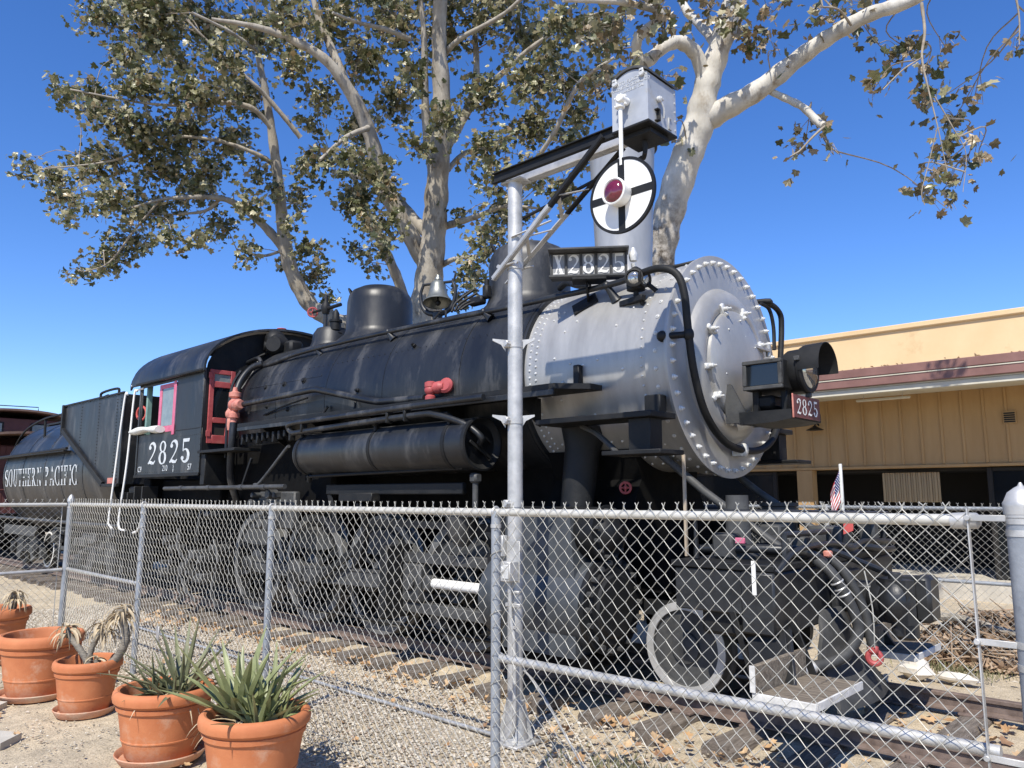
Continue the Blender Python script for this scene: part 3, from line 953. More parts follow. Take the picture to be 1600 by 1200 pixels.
# ------------------------------------------------------------------ chain-link fences
WD = 0.08
def chain_mesh(parent, p0, p1, z0, z1, fancy=True, r=0.0024, sag=0.0, seed=1):
    """woven diamond fabric between two points: each wire a zigzag that hooks its neighbours"""
    rg = random.Random(seed)
    p0, p1 = Vector(p0), Vector(p1)
    d = (p1 - p0)
    L = d.length
    d.normalize()
    nrm = Vector((-d.y, d.x, 0))
    nw = int(L / (WD / 2))
    rows = int((z1 - z0) / (WD / 2))
    mb = MB()
    for i in range(nw):
        xw = i * WD / 2
        pts = []
        for k in range(rows + 1):
            s = (k + i) % 2
            xx = xw + (WD / 2) * s * 1.0 + rg.uniform(-0.0015, 0.0015)
            yy = (0.0048 if s else -0.0048) * (1 if i % 2 else -1) + 0.012 * math.sin(xw * 0.9 + seed) * math.sin(k * 0.07)
            zz = z1 - k * WD / 2 + 0.006 * math.sin(xw * 1.3 + seed)
            pts.append(p0 + d * xx + nrm * yy + Vector((0, 0, zz)))
        if fancy and i % 2 == 0:
            t0 = pts[0]
            a = rg.uniform(-0.006, 0.006)
            pts = [t0 + d * (0.010 * (1 if (i // 2) % 2 else -1) + a) + Vector((0, 0, 0.030)), t0 + Vector((0, 0, 0.014)) + nrm * 0.004] + pts
        mb.tube(pts, r, 4, caps=False)
        if fancy and i % 2 == 0:
            t0 = pts[2]
            mb.tube([t0 + d * -0.004, t0 + Vector((0, 0, 0.012)) - nrm * 0.004, t0 - d * (0.010 * (1 if (i // 2) % 2 else -1)) + Vector((0, 0, 0.028 + rg.uniform(-0.004, 0.004)))], r, 4, caps=False)
    o = mb.build('chain_link_mesh', M['wire'], parent, smooth=60)
    o['kind'] = 'stuff'
    return o

def post(parent, x, y, h, r, cap=True, m='galv_dark'):
    p = MB().cyl((x, y, -0.25), (x, y, h), r, 20).build('post', M[m], parent)
    if cap:
        MB().lathe([(0, r + 0.006), (0.035, r + 0.006), (0.05, r * 0.95), (0.075, r * 0.62), (0.09, r * 0.25), (0.096, 0)], (x, y, h - 0.02), (0, 0, 1), 20).build('cap', M['galv'], p)
    mb = MB()
    for zz in (h - 0.1,):
        mb.lathe([(0, r + 0.004), (0.022, r + 0.004)], (x, y, zz), (0, 0, 1), 20)
    mb.build('tension_band', M['galv'], p)
    return p

FY = -3.225
PX = [-7.54, -5.20, -2.53, 0.11]
fence = thing('chain_link_fence', (-3, FY, 0), 'galvanised chain link fence with blue grey posts between the flower pots and the train', 'fence')
for i, px in enumerate(PX):
    p = post(fence, px, FY, 1.79 if i == 0 else 1.755, 0.036 if i == 0 else 0.029, cap=(i == 0))
    if i:
        MB().torus((px, FY, 1.752), (1, 0, 0), 0.027, 0.008, 20, 6).build('rail_loop', M['galv'], p)
    mb = MB()
    for zz in (0.35, 0.75, 1.15, 1.5):
        mb.tube([(px + 0.034 * math.cos(a), FY + 0.034 * math.sin(a), zz + 0.02 * math.cos(a)) for a in [pi * 2 * k / 12 for k in range(13)]], 0.0025, 5)
    mb.build('tie_wire', M['wire'], p)
# mesh woven round the posts reads as bands on them
MB().tube([(PX[0], FY, 1.735), (-3.6, FY, 1.742), (0.11, FY, 1.748), (2.62, FY, 1.755)], 0.0225, 14).build('top_rail', M['rail_cream'], fence)
MB().tube([(PX[0], FY + 0.01, 0.93), (PX[1], FY + 0.01, 0.915)], 0.021, 14).build('mid_rail', M['galv'], fence)
MB().tube([(0.14, FY + 0.012, 0.895), (2.70, FY + 0.012, 0.915)], 0.024, 14).build('mid_rail', M['galv'], fence)
chain_mesh(fence, (PX[0] + 0.05, FY - 0.026, 0), (PX[1], FY - 0.026, 0), 0.04, 1.775, seed=1)
chain_mesh(fence, (PX[1], FY - 0.026, 0), (PX[2], FY - 0.026, 0), 0.03, 1.78, seed=2)
chain_mesh(fence, (PX[2], FY - 0.026, 0), (PX[3], FY - 0.026, 0), 0.02, 1.785, seed=3)
chain_mesh(fence, (PX[3], FY - 0.026, 0), (2.68, FY - 0.026, 0), 0.0, 1.79, seed=4, r=0.0024)
MB().tube([(PX[0], FY - 0.03, 0.13), (-4.0, FY - 0.03, 0.11), (2.68, FY - 0.03, 0.12)], 0.0035, 6).build('bottom_wire', M['wire'], fence)
# big end post on the right with tension bar and bands
ex = 2.84
ep = MB().cyl((ex, FY, -0.3), (ex, FY, 1.81), 0.0575, 28).build('end_post', M['galv_dark'], fence)
MB().lathe([(-0.03, 0.062), (0.0, 0.0635), (0.012, 0.0635), (0.02, 0.058), (0.05, 0.045), (0.068, 0.022), (0.075, 0.010), (0.088, 0.004)], (ex, FY, 1.81), (0, 0, 1), 28).build('post_cap', M['galv'], ep)
for zz in (1.79, 1.765, 1.745, 1.70, 1.30, 1.22, 0.93, 0.86, 0.83, 0.45):
    MB().lathe([(0, 0.0605), (0.024, 0.0605)], (ex, FY, zz), (0, 0, 1), 28).build('tension_band', M['galv'], ep)
tb = MB()
tb.beam((2.672, FY - 0.03, 0.1), (2.665, FY - 0.03, 1.80), 0.005, 0.030, up=(0, 1, 0))
tb.build('tension_bar', M['galv'], fence)
for zz in (1.765, 1.31, 0.90):
    m2 = MB().bx(2.655, ex - 0.05, FY - 0.036, FY - 0.028, zz - 0.012, zz + 0.012, 0.002)
    m2.cyl((2.665, FY - 0.055, zz), (2.665, FY - 0.03, zz), 0.011, 10, 0.002)
    m2.build('band_clamp', M['galv'], fence)
MB().lathe([(0, 0.030), (0.05, 0.032), (0.09, 0.030), (0.1, 0.018)], (2.60, FY, 1.752), (1, 0, 0.02), 18).build('rail_end_cup', M['galv'], fence)
# return run at the corner (towards the viewer)
run = thing('chain_link_fence', (PX[0], -5.2, 0), 'short chain link fence run leaving the far corner post towards the viewer', 'fence')
MB().tube([(PX[0], FY - 0.05, 1.733), (PX[0], -8.2, 1.74)], 0.0225, 14).build('top_rail', M['rail_cream'], run)
MB().tube([(PX[0] + 0.01, FY - 0.05, 0.92), (PX[0] + 0.01, -5.8, 0.90)], 0.021, 14).build('mid_rail', M['galv'], run)
chain_mesh(run, (PX[0] - 0.03, FY - 0.08, 0), (PX[0] - 0.03, -8.2, 0), 0.03, 1.77, seed=7, r=0.0025)
post(run, PX[0], -5.85, 1.75, 0.029, cap=False)
post(run, PX[0], -8.2, 1.75, 0.029, cap=True)
m2 = MB().beam((PX[0] - 0.03, FY - 0.085, 0.1), (PX[0] - 0.03, FY - 0.085, 1.72), 0.016, 0.005, up=(0, 1, 0))
m2.build('tension_bar', M['galv'], run)
# fence behind the engine
back = thing('chain_link_fence', (0, 3.2, 0), 'rear chain link fence running along the far side of the track', 'fence')
bx_ = [-16.5, -13.8, -11.1, -8.4, -5.7, -3.05, -0.38, 2.6, 5.2, 7.8]
for px in bx_:
    post(back, px, 3.2, 1.74, 0.029, cap=False, m='galv')
MB().tube([(-16.5, 3.2, 1.70), (-0.4, 3.2, 1.705), (7.8, 3.2, 1.70)], 0.021, 12).build('top_rail', M['galv_dark'], back)
MB().tube([(-0.38, 3.2, 0.90), (2.6, 3.2, 0.90)], 0.021, 12).build('mid_rail', M['galv_dark'], back)
chain_mesh(back, (-4.5, 3.175, 0), (5.2, 3.175, 0), 0.03, 1.74, seed=9, r=0.0022)
chain_mesh(back, (-16.5, 3.175, 0), (-4.5, 3.175, 0), 0.03, 1.74, seed=10, r=0.0022, fancy=False)
# ------------------------------------------------------------------ the steam locomotive (front at x = 0, near side y < 0)
loco = thing('steam_locomotive', (-4.0, 0, RT), 'black steam locomotive with silver smokebox front and number 2825', 'locomotive')
ZC = 3.06
AX = (1, 0, 0)
rg = random.Random(5)

# --- smokebox
sb = MB().lathe([(-1.72, 0.985), (-0.30, 0.985), (-0.25, 0.985)], (0, 0, ZC), AX, 96).build('smokebox', M['silver_lo'], loco)
sb.data.materials[0] = M['silver']
MB().lathe([(-0.25, 0.986), (-0.248, 1.012), (-0.03, 1.012), (-0.028, 1.052), (0.0, 1.056), (0.004, 1.048), (0.006, 0.72)], (0, 0, ZC), AX, 120).build('front_ring', M['silver'], sb)
door = MB().lathe([(0.0065, 0.74), (0.012, 0.735), (0.045, 0.715), (0.082, 0.67), (0.100, 0.61), (0.102, 0.56), (0.085, 0.525), (0.080, 0.512)],
                  (0, 0, ZC), AX, 96).build('door_ring', M['silver'], sb)
MB().lathe([(0.0805, 0.515), (0.115, 0.507), (0.128, 0.49), (0.150, 0.40), (0.165, 0.25), (0.170, 0.0)], (0, 0, ZC), AX, 80).build('smokebox_door', M['silver'], sb)
# hexagon bolts round the front ring: one mesh, many objects
bm_ = MB().lathe([(0, 0.032), (0.006, 0.032), (0.007, 0.026), (0.026, 0.025), (0.030, 0.018), (0.031, 0.013), (0.046, 0.011), (0.048, 0.004)], (0, 0, 0), AX, 8)
bolt_me = bm_.mesh('bolt', M['bolt'], smooth=30)
def bolt(parent, p, d=None):
    o = bpy.data.objects.new('bolt', bolt_me)
    COL.objects.link(o)
    o.parent = parent
    q = parent
    org = Vector((0, 0, 0))
    while q is not None:
        org += q.location
        q = q.parent
    o.location = Vector(p) - org
    if d is not None:
        o.rotation_euler = Vector(d).to_track_quat('X', 'Z').to_euler()
    return o
for i in range(44):
    a = 2 * pi * (i + 0.5) / 44
    bolt(sb, (0.003, 0.985 * math.sin(a), ZC + 0.985 * math.cos(a))).scale = (0.95, 0.82, 0.82)
for i in range(40):
    a = 2 * pi * (i + 0.2) / 40
    if math.sin(a) < 0.35:
        d = Vector((0, math.sin(a), math.cos(a)))
        o = bolt(sb, Vector((-0.14, 0, ZC)) + d * 1.008, d)
        o.scale = (0.40, 0.75, 0.75)
# door dogs
for k, a in enumerate((18, 62, 100, 232, 262, 300, 335, 150, 195)):
    a = R(a)
    d = Vector((0, math.sin(a), math.cos(a)))
    c = Vector((0.10, 0, ZC)) + d * 0.545
    tn = Vector((1, 0, 0)).cross(d)
    m2 = MB().beam(c - d * 0.075, c + d * 0.055, 0.055, 0.045, up=(1, 0, 0), bev=0.012)
    m2.beam(c - d * 0.065 + Vector((0.005, 0, 0)), c - d * 0.035 + Vector((0.045, 0, 0)), 0.04, 0.035, up=tn, bev=0.008)
    m2.cyl(c + Vector((0.015, 0, 0)), c + Vector((0.062, 0, 0)), 0.021, 10, 0.004)
    m2.cyl(c + Vector((0.062, 0, 0)), c + Vector((0.095, 0, 0)), 0.010, 8, 0.002)
    m2.build('door_dog', M['bolt'], sb)
m2 = MB()
for (yy, zz) in ((0.1, 0.28), (-0.2, 0.1), (0.18, -0.05), (-0.05, -0.25), (0.3, 0.2), (-0.22, 0.3), (0.02, 0.42), (-0.3, -0.12)):
    m2.ball((0.152, yy, ZC + zz), 0.011, 8, 6)
m2.build('rivet_heads', M['bolt'], sb)['kind'] = 'stuff'
# hinge strap on the far side of the door
m2 = MB()
for zz in (0.22, -0.22):
    m2.beam((0.13, 0.30, ZC + zz), (0.13, 0.66, ZC + zz), 0.03, 0.05, up=(1, 0, 0))
    m2.cyl((0.13, 0.64, ZC + zz - 0.06), (0.13, 0.64, ZC + zz + 0.06), 0.025, 10)
m2.build('door_hinge', M['silver'], sb)
# side rivets of the smokebox
m2 = MB()
def rv(x, a, r=0.014, R0=0.985):
    a = R(a)
    m2.ball((x, -R0 * math.sin(a), ZC + R0 * math.cos(a)), r, 7, 5)
for i in range(60):
    rv(-1.62, i * 4 - 35)
    rv(-1.54, i * 4 - 33)
for i in range(40):
    rv(-0.30, i * 5 - 30, 0.012)
for (x, a) in ((-1.40, 52), (-1.36, 56), (-1.42, 58), (-1.33, 52), (-1.1, 62), (-0.95, 90), (-0.78, 88), (-1.1, 88), (-0.6, 70), (-1.22, 68), (-1.30, 84), (-1.2, 98), (-0.5, 95),
               (-0.9, 118), (-0.74, 119), (-0.7, 122), (-1.0, 121), (-0.55, 119), (-0.45, 60), (-1.35, 105), (-1.25, 108)):
    rv(x, a, 0.013)
for x in [-1.45 + 0.12 * i for i in range(10)]:
    for a in (136, 150, 158):
        rv(x, a, 0.014)
m2.build('rivet_heads', M['bolt'], sb)['kind'] = 'stuff'

# --- boiler jacket
bl = MB().lathe([(-7.40, 1.10), (-5.9, 1.085), (-4.6, 1.07), (-3.3, 1.055), (-1.72, 1.03), (-1.70, 1.025), (-1.69, 0.99)], (0, 0, ZC), AX, 96).build('boiler', M['black'], loco)
for x, r in ((-2.62, 1.0475), (-3.95, 1.063), (-5.15, 1.0765), (-6.35, 1.0895), (-1.76, 1.034)):
    MB().lathe([(-0.03, r - 0.002), (-0.029, r + 0.003), (0.029, r + 0.003), (0.03, r - 0.002)], (x, 0, ZC), AX, 96).build('jacket_band', M['black'], bl)
m2 = MB()
for i in range(46):
    x = -6.9 + i * 0.11
    r = 1.068 + (-x - 1.7) * 0.0105 - 0.022
    a = R(62)
    m2.ball((x, -r * math.sin(a) * 1.0, ZC + r * math.cos(a)), 0.006, 6, 4)
m2.build('rivet_heads', M['black'], bl)['kind'] = 'stuff'
for (x0, x1, a) in ((-7.2, -5.3, 70), (-5.0, -2.0, 104), (-3.9, -2.66, 40), (-6.3, -5.2, 98)):
    mb = MB()
    for k in range(8):
        xa_, xb_ = x0 + (x1 - x0) * k / 8, x0 + (x1 - x0) * (k + 1) / 8
        rr_ = lambda x: (1.03 + (-1.72 - x) * 0.0155 if x > -3.3 else 1.055 + (-3.3 - x) * 0.0115) + 0.001
        ca, sa = math.cos(R(a)), math.sin(R(a))
        mb.beam((xa_, -rr_(xa_) * sa, ZC + rr_(xa_) * ca), (xb_, -rr_(xb_) * sa, ZC + rr_(xb_) * ca), 0.035, 0.006, up=(0, -sa, ca), bev=0.001)
    mb.build('lap_seam', M['black'], bl)
for (x, a, r_) in ((-6.7, 72, 0.035), (-6.2, 72, 0.035), (-5.7, 72, 0.035), (-4.4, 86, 0.02), (-3.5, 60, 0.02), (-6.55, 88, 0.028), (-6.0, 92, 0.028)):
    d = Vector((0, -math.sin(R(a)), math.cos(R(a))))
    c = Vector((x, 0, ZC)) + d * 1.07
    MB().lathe([(-0.02, r_ * 1.3), (0.02, r_ * 1.3), (0.024, r_), (0.045, r_ * 0.8), (0.046, 0)], c, d, 12).build('washout_plug', M['black_dull'], bl)
MB().tube([(-4.45, -1.08, 3.05), (-4.4, -1.10, 2.96), (-4.38, -1.13, 2.87)], 0.014, 8, k=3).build('drain_tube', M['black_dull'], bl)
MB().tube([(-5.0, -1.10, 2.98), (-5.05, -1.13, 2.9), (-5.05, -1.16, 2.85)], 0.02, 8, k=3).build('drain_tube', M['black_dull'], bl)
MB().tube([(-6.6, -1.11, 2.98), (-6.0, -1.14, 3.06), (-5.4, -1.15, 3.12)], 0.012, 8, k=3).build('oil_line', M['black_dull'], bl)
# firebox sides bulging down behind the drivers, ash pan, frames
MB().bx(-8.0, -5.0, -0.98, 0.98, 1.62, 2.75, 0.05).build('firebox', M['under'], loco)
MB().prism([(-7.7, 0.40), (-5.6, 0.40), (-5.3, 1.25), (-5.2, 1.61), (-7.9, 1.61)], (0, -0.52, 0), (1, 0, 0), (0, 0, 1), (0, 1.04, 0)).build('ash_pan', M['under'], loco)  # pan carried low so its black closes the gap, standing for shade
for s in (-1, 1):
    mb = MB().bx(-8.6, -0.3, s * 0.53 - 0.06, s * 0.53 + 0.06, 0.98, 1.42, 0.01)
    mb.bx(-0.3, 0.83, s * 0.53 - 0.06, s * 0.53 + 0.06, 1.0, 1.25, 0.01)
    mb.build('frame_bar', M['under'], loco)
mb = MB().bx(-5.0, -1.75, -0.45, 0.45, 1.30, 2.25, 0.02)  # black blocks added to fill the gaps between drivers in place of shade
mb.bx(-5.15, -1.8, -0.42, 0.42, 0.40, 1.29, 0.02)
mb.build('frame_gap_fill', M['under'], loco)

# --- domes, turret, bell, stack
def dome(x, z0, rb, r, top, n=48):
    return [(z0 - 3.98, rb), (z0 - 3.98 + 0.08, rb * 0.90), (z0 - 3.98 + 0.16, r * 1.06), (z0 - 3.98 + 0.24, r), (top - 3.98 - 0.26, r * 0.985), (top - 3.98 - 0.16, r * 0.94),
            (top - 3.98 - 0.09, r * 0.84), (top - 3.98 - 0.035, r * 0.62), (top - 3.98 - 0.008, r * 0.3), (top - 3.98, 0)]
sd = MB().lathe(dome(-5.42, 3.95, 0.66, 0.475, 4.855), (-5.42, 0, 3.98), (0, 0, 1), 56).build('steam_dome', M['black'], loco)
sn = MB().lathe(dome(-2.50, 3.90, 0.66, 0.49, 4.82), (-2.50, 0, 3.98), (0, 0, 1), 56).build('sand_dome', M['black'], loco)
for x, parent in ((-5.42, sd), (-2.50, sn)):
    MB().tube([(x - 0.33, -0.16, 4.70), (x - 0.40, -0.20, 4.80), (x - 0.30, -0.34, 4.82), (x - 0.22, -0.34, 4.69)], 0.014, 8, k=4).build('handle', M['black_dull'], parent)
m2 = MB()
for (x, y) in ((-5.75, -0.42), (-5.74, -0.45), (-2.9, -0.42)):
    m2.tube([(x, y, 4.15), (x, y - 0.04, 4.16)], 0.012, 6)
m2.build('stud', M['black_dull'], sd)
m2 = MB()
for k in range(4):
    m2.tube([(-2.8 - 0.06 * k, -0.46, 4.12 + 0.05 * k), (-2.9 - 0.07 * k, -0.62, 4.05 + 0.02 * k), (-2.95 - 0.05 * k, -0.70, 3.98)], 0.016, 8, k=3)
m2.box((-2.85, -0.52, 4.10), (0.22, 0.10, 0.10), 0.02)
m2.box((-2.72, -0.50, 4.19), (0.09, 0.09, 0.16), 0.02)
m2.cyl((-2.72, -0.50, 4.25), (-2.72, -0.50, 4.34), 0.03, 10, 0.006)
m2.build('sander_valve', M['black_dull'], sn)
MB().tube([(-3.02, -0.56, 4.02), (-3.12, -0.52, 4.20), (-3.0, -0.44, 4.28), (-2.95, -0.40, 4.26)], 0.012, 8, k=4).build('step_loop', M['black_dull'], sn)
tr_ = MB().lathe([(0, 0.40), (0.08, 0.34), (0.16, 0.31), (0.30, 0.29), (0.38, 0.24), (0.42, 0.12), (0.43, 0)], (-6.62, 0, 4.02), (0, 0, 1), 36).build('turret_dome', M['black'], loco)
MB().tube([(-6.80, -0.02, 4.38), (-6.80, -0.02, 4.86)], 0.034, 10).build('whistle_pipe', M['black'], tr_)
m2 = MB().lathe([(0, 0.05), (0.05, 0.07), (0.12, 0.075), (0.17, 0.05), (0.21, 0.03), (0.30, 0.03)], (-6.80, -0.02, 4.68), (0, 0, 1), 16)
m2.tube([(-6.80, -0.02, 4.76), (-7.10, -0.06, 4.75)], 0.022, 8)
m2.tube([(-6.80, -0.02, 4.76), (-6.45, 0.02, 4.78)], 0.03, 8)
m2.build('valve_body', M['black_dull'], tr_)
def handwheel(c, ax, r, parent, t_=0.010, m='red'):
    m3 = MB().torus(c, ax, r, t_, 20, 6)
    a, u, v = frame_from(ax)
    for k in range(4):
        d = u * math.cos(k * pi / 2) + v * math.sin(k * pi / 2)
        m3.tube([Vector(c), Vector(c) + d * r], t_ * 0.7, 6)
    m3.ball(c, t_ * 1.8, 8, 6)
    return m3.build('handwheel', M[m], parent)
handwheel((-7.11, -0.06, 4.75), (1, -0.7, 0), 0.075, tr_, 0.014)
m2 = MB().lathe([(0, 0.085), (0.12, 0.085), (0.125, 0.10), (0.16, 0.10), (0.17, 0.06), (0.27, 0.05), (0.33, 0.015)], (-6.42, -0.08, 4.35), (0, 0, 1), 18)
m2.build('pop_valve', M['black_dull'], tr_)
tg = MB()
tg.lathe([(0, 0.09), (0.03, 0.17), (0.14, 0.19), (0.2, 0.15), (0.28, 0.12)], (-7.55, -0.35, 4.20), (0.6, -0.8, 0), 22)
tg.ball((-7.60, -0.42, 4.30), 0.17, 14, 10)
tg.box((-7.30, -0.30, 4.14), (0.34, 0.24, 0.24), 0.04)
tg.cyl((-7.66, -0.58, 4.20), (-7.60, -0.46, 4.20), 0.08, 14, 0.01)
tg.tube([(-7.7, -0.5, 4.1), (-7.75, -0.7, 3.98), (-7.6, -0.78, 3.9)], 0.022, 8, k=3)
tg.bx(-7.6, -7.1, -0.5, -0.15, 4.0, 4.05, 0.005)
tg.build('turbo_generator', M['black_dull'], loco)
MB().tube([(-8.15, 0.0, 4.5), (-8.15, 0.0, 4.63)], 0.012, 6).build('valve_stem', M['black_dull'], loco)
handwheel((-8.15, 0.0, 4.64), (0, 0, 1), 0.07, loco, 0.010)

# bell in its cradle, swung so that the mouth faces the viewer a little
bell_p = Vector((-4.06, -0.08, 4.62))
tilt = Vector((0.16, -0.13, -0.97)).normalized()
bl2 = MB().lathe([(-0.07, 0.02), (-0.05, 0.075), (-0.02, 0.105), (0.03, 0.122), (0.12, 0.135), (0.20, 0.155), (0.26, 0.19), (0.30, 0.222), (0.315, 0.228), (0.312, 0.215), (0.25, 0.175), (0.15, 0.13), (0.02, 0.1), (0.0, 0.0)],
                 bell_p, tilt, 40).scale(bell_p, 0.86).build('bell', M['bronze'], loco)
MB().lathe([(-0.16, 0.0), (-0.155, 0.03), (-0.12, 0.035), (-0.11, 0.05), (-0.07, 0.055)], bell_p, tilt, 16).scale(bell_p, 0.86).build('bell_crown', M['bronze'], bl2)
m2 = MB().tube([bell_p + tilt * 0.1, bell_p + tilt * 0.27], 0.012, 8)
m2.ball(bell_p + tilt * 0.27, 0.04, 10, 8)
m2.build('clapper', M['black_dull'], bl2)
m2 = MB()
yk = [(-0.24, 0, 0.02), (-0.285, 0, -0.12), (-0.26, 0, -0.30), (-0.16, 0, -0.42), (0, 0, -0.455), (0.16, 0, -0.42), (0.26, 0, -0.30), (0.285, 0, -0.12), (0.24, 0, 0.02)]
m2.tube([bell_p + Vector((q[0] * 0.98, q[0] * 0.35, q[2])) for q in yk], [0.022, 0.026, 0.034, 0.042, 0.045, 0.042, 0.034, 0.026, 0.022], 10, k=5)
m2.tube([bell_p + Vector((-0.25, -0.09, 0.02)), bell_p + Vector((0.25, 0.09, 0.02))], 0.022, 8)
m2.cyl(bell_p + Vector((0, 0, -0.62)), bell_p + Vector((0, 0, -0.43)), 0.075, 14, 0.01)
m2.tube([bell_p + Vector((0.25, 0.09, 0.02)), bell_p + Vector((0.28, 0.10, 0.14)), bell_p + Vector((0.22, 0.12, 0.18))], 0.016, 8, k=3)
m2.scale(bell_p, 0.88).build('bell_yoke', M['black'], loco)
MB().tube([(-3.7, -0.45, 4.03), (-3.62, -0.42, 4.11), (-3.5, -0.44, 4.10), (-3.45, -0.48, 4.02)], 0.014, 8, k=4).build('step_loop', M['black_dull'], loco)

st = MB().lathe([(-0.02, 0.46), (0.05, 0.40), (0.12, 0.335), (0.20, 0.305), (0.30, 0.297), (1.55, 0.352), (1.62, 0.36)], (-1.14, 0, 3.98), (0, 0, 1), 56).build('smoke_stack', M['silver'], loco)
MB().lathe([(0, 0.362), (0.01, 0.385), (0.06, 0.39), (0.085, 0.375), (0.088, 0.32), (0.0, 0.315)], (-1.14, 0, 5.575), (0, 0, 1), 48, caps=False).build('stack_cap', M['black_dull'], st)

# --- number board X2825 on its bracket, facing the viewer
nb_c = Vector((-0.93, -0.90, 4.06))
nb_n = Vector((0.60, -0.80, 0)).normalized()
nb_u = Vector((0.80, 0.60, 0)).normalized()
UP = Vector((0, 0, 1))
rotn = Matrix((nb_u, -nb_n, UP)).transposed()
W_, H_ = 0.74, 0.235
board = MB().box(nb_c - nb_n * 0.10, (W_, 0.17, H_), 0.006, rotn).build('number_board', M['black_dull'], loco)
mb = MB().box(nb_c + UP * (H_ / 2 + 0.004), (W_ + 0.03, 0.24, 0.022), 0.006, rotn)
mb.box(nb_c - UP * (H_ / 2 + 0.004), (W_ + 0.02, 0.06, 0.022), 0.004, rotn)
cells = 5
cw = (W_ - 0.02) / cells
for k in range(cells + 1):
    mb.box(nb_c + nb_u * (-W_ / 2 + 0.01 + k * cw) - nb_n * 0.006, (0.022, 0.03, H_ - 0.012), 0.003, rotn)
mb.build('board_frame', M['grey_steel'], board)
M['pane_grey'] = mat('grey_number_glass', (0.22, 0.225, 0.23), (0.31, 0.315, 0.315), scale=9, rough=0.5)
for k, ch in enumerate('X2825'):
    cc = nb_c + nb_u * (-W_ / 2 + 0.01 + (k + 0.5) * cw) - nb_n * 0.010
    MB().box(cc, (cw - 0.026, 0.01, H_ - 0.03), 0.001, rotn).build('number_pane', M['pane_grey'], board)
    g = MB()
    gl, gw = glyph(ch)
    hh = 0.19
    kx = 0.112 / gw
    lift = 0.006
    for poly in gl:
        lift += 0.00025
        g.add([cc + nb_u * (q[0] * kx - 0.056) + UP * (q[1] * hh - hh / 2) + nb_n * lift for q in poly], [tuple(range(len(poly)))])
    g.build('numeral', M['white'], board)
mb = MB()
b0 = Vector((-1.16, -0.62, 3.80))
mb.beam(nb_c - UP * 0.15 - nb_n * 0.06 - nb_u * 0.16, nb_c - UP * 0.15 - nb_n * 0.06 + nb_u * 0.17, 0.2, 0.03)
mb.beam(nb_c - UP * 0.15 - nb_n * 0.05 - nb_u * 0.02, (-1.12, -0.66, 3.80), 0.18, 0.02, up=(0.8, 0.6, 0))
mb.beam((-1.0, -0.68, 3.785), (-1.22, -0.78, 3.665), 0.22, 0.016, up=(0, -0.72, 0.69))
mb.build('board_bracket', M['black_dull'], board)
mb = MB().lathe([(0, 0.035), (0.04, 0.042), (0.07, 0.042), (0.10, 0.028), (0.13, 0.02)], nb_c + nb_u * 0.43 + UP * 0.02 - nb_n * 0.03, (0, 0, 1), 14)
mb.tube([nb_c + nb_u * 0.43 + UP * 0.0 - nb_n * 0.03, nb_c + nb_u * 0.44 - UP * 0.09 - nb_n * 0.05], 0.024, 10)
mb.build('lamp_socket', M['bolt'], board)

# --- classification lamp with two lenses on a bracket
cl = Vector((-0.42, -0.86, 3.80))
lp = MB().lathe([(-0.10, 0.05), (-0.09, 0.085), (0.06, 0.09), (0.10, 0.06), (0.13, 0.02)], cl, (0, 0, 1), 22).build('marker_lamp', M['black_dull'], loco)
for d in ((0.42, -0.9, 0), (0.93, -0.1, 0)):
    d = Vector(d).normalized()
    MB().lathe([(0.06, 0.082), (0.105, 0.086), (0.115, 0.086), (0.118, 0.07), (0.10, 0.068)], cl, d, 22, caps=False).build('lens_rim', M['black_dull'], lp)
    MB().lathe([(0.095, 0.069), (0.112, 0.055), (0.120, 0.03), (0.122, 0.0)], cl, d, 20).build('lens', M['lens'], lp)
mb = MB().cyl(cl + Vector((0, 0, -0.19)), cl + Vector((0, 0, -0.10)), 0.025, 10)
mb.beam(cl + Vector((-0.20, 0.05, -0.18)), cl + Vector((0.10, -0.03, -0.18)), 0.06, 0.05)
mb.beam(cl + Vector((0.05, 0.0, -0.16)), cl + Vector((0.07, 0.06, -0.36)), 0.04, 0.03)
mb.tube([cl + Vector((0.08, 0.03, -0.02)), cl + Vector((0.18, 0.09, -0.12)), cl + Vector((0.24, 0.12, -0.12))], 0.022, 8, k=3)
mb.build('lamp_bracket', M['black_dull'], lp)

# --- handrail along the near side, then the big loop of pipe over the front
hr = MB()
HRP = [(-8.05, -0.78, 3.88), (-7.62, -0.80, 3.93), (-7.35, -0.82, 3.93), (-7.18, -0.84, 3.80), (-6.9, -0.84, 3.80), (-6.2, -0.83, 3.86), (-5.0, -0.82, 3.88), (-3.5, -0.81, 3.87), (-2.0, -0.81, 3.84), (-0.75, -0.82, 3.83), (-0.35, -0.88, 3.85)]
hr.tube(HRP, 0.030, 12, k=5)
hrail = hr.build('handrail', M['black'], loco)
for (x, zz) in ((-6.95, 3.80), (-5.75, 3.87), (-4.15, 3.875), (-2.45, 3.85), (-0.78, 3.83)):
    mb = MB()
    a = R(55)
    ft = Vector((x + 0.06, -0.99 * math.sin(R(50)), ZC + 0.99 * math.cos(R(50)))) if x > -1.6 else Vector((x + 0.06, -1.07 * math.sin(R(47)), ZC + 1.07 * math.cos(R(47))))
    mb.lathe([(0, 0.028), ((ft - Vector((x, -0.82, zz))).length * 0.9, 0.045), ((ft - Vector((x, -0.82, zz))).length + 0.02, 0.06)], (x, -0.82, zz), ft - Vector((x, -0.82, zz)), 12)
    mb.ball((x, -0.82, zz), 0.042, 10, 8)
    mb.build('handrail_post', M['black'], hrail)
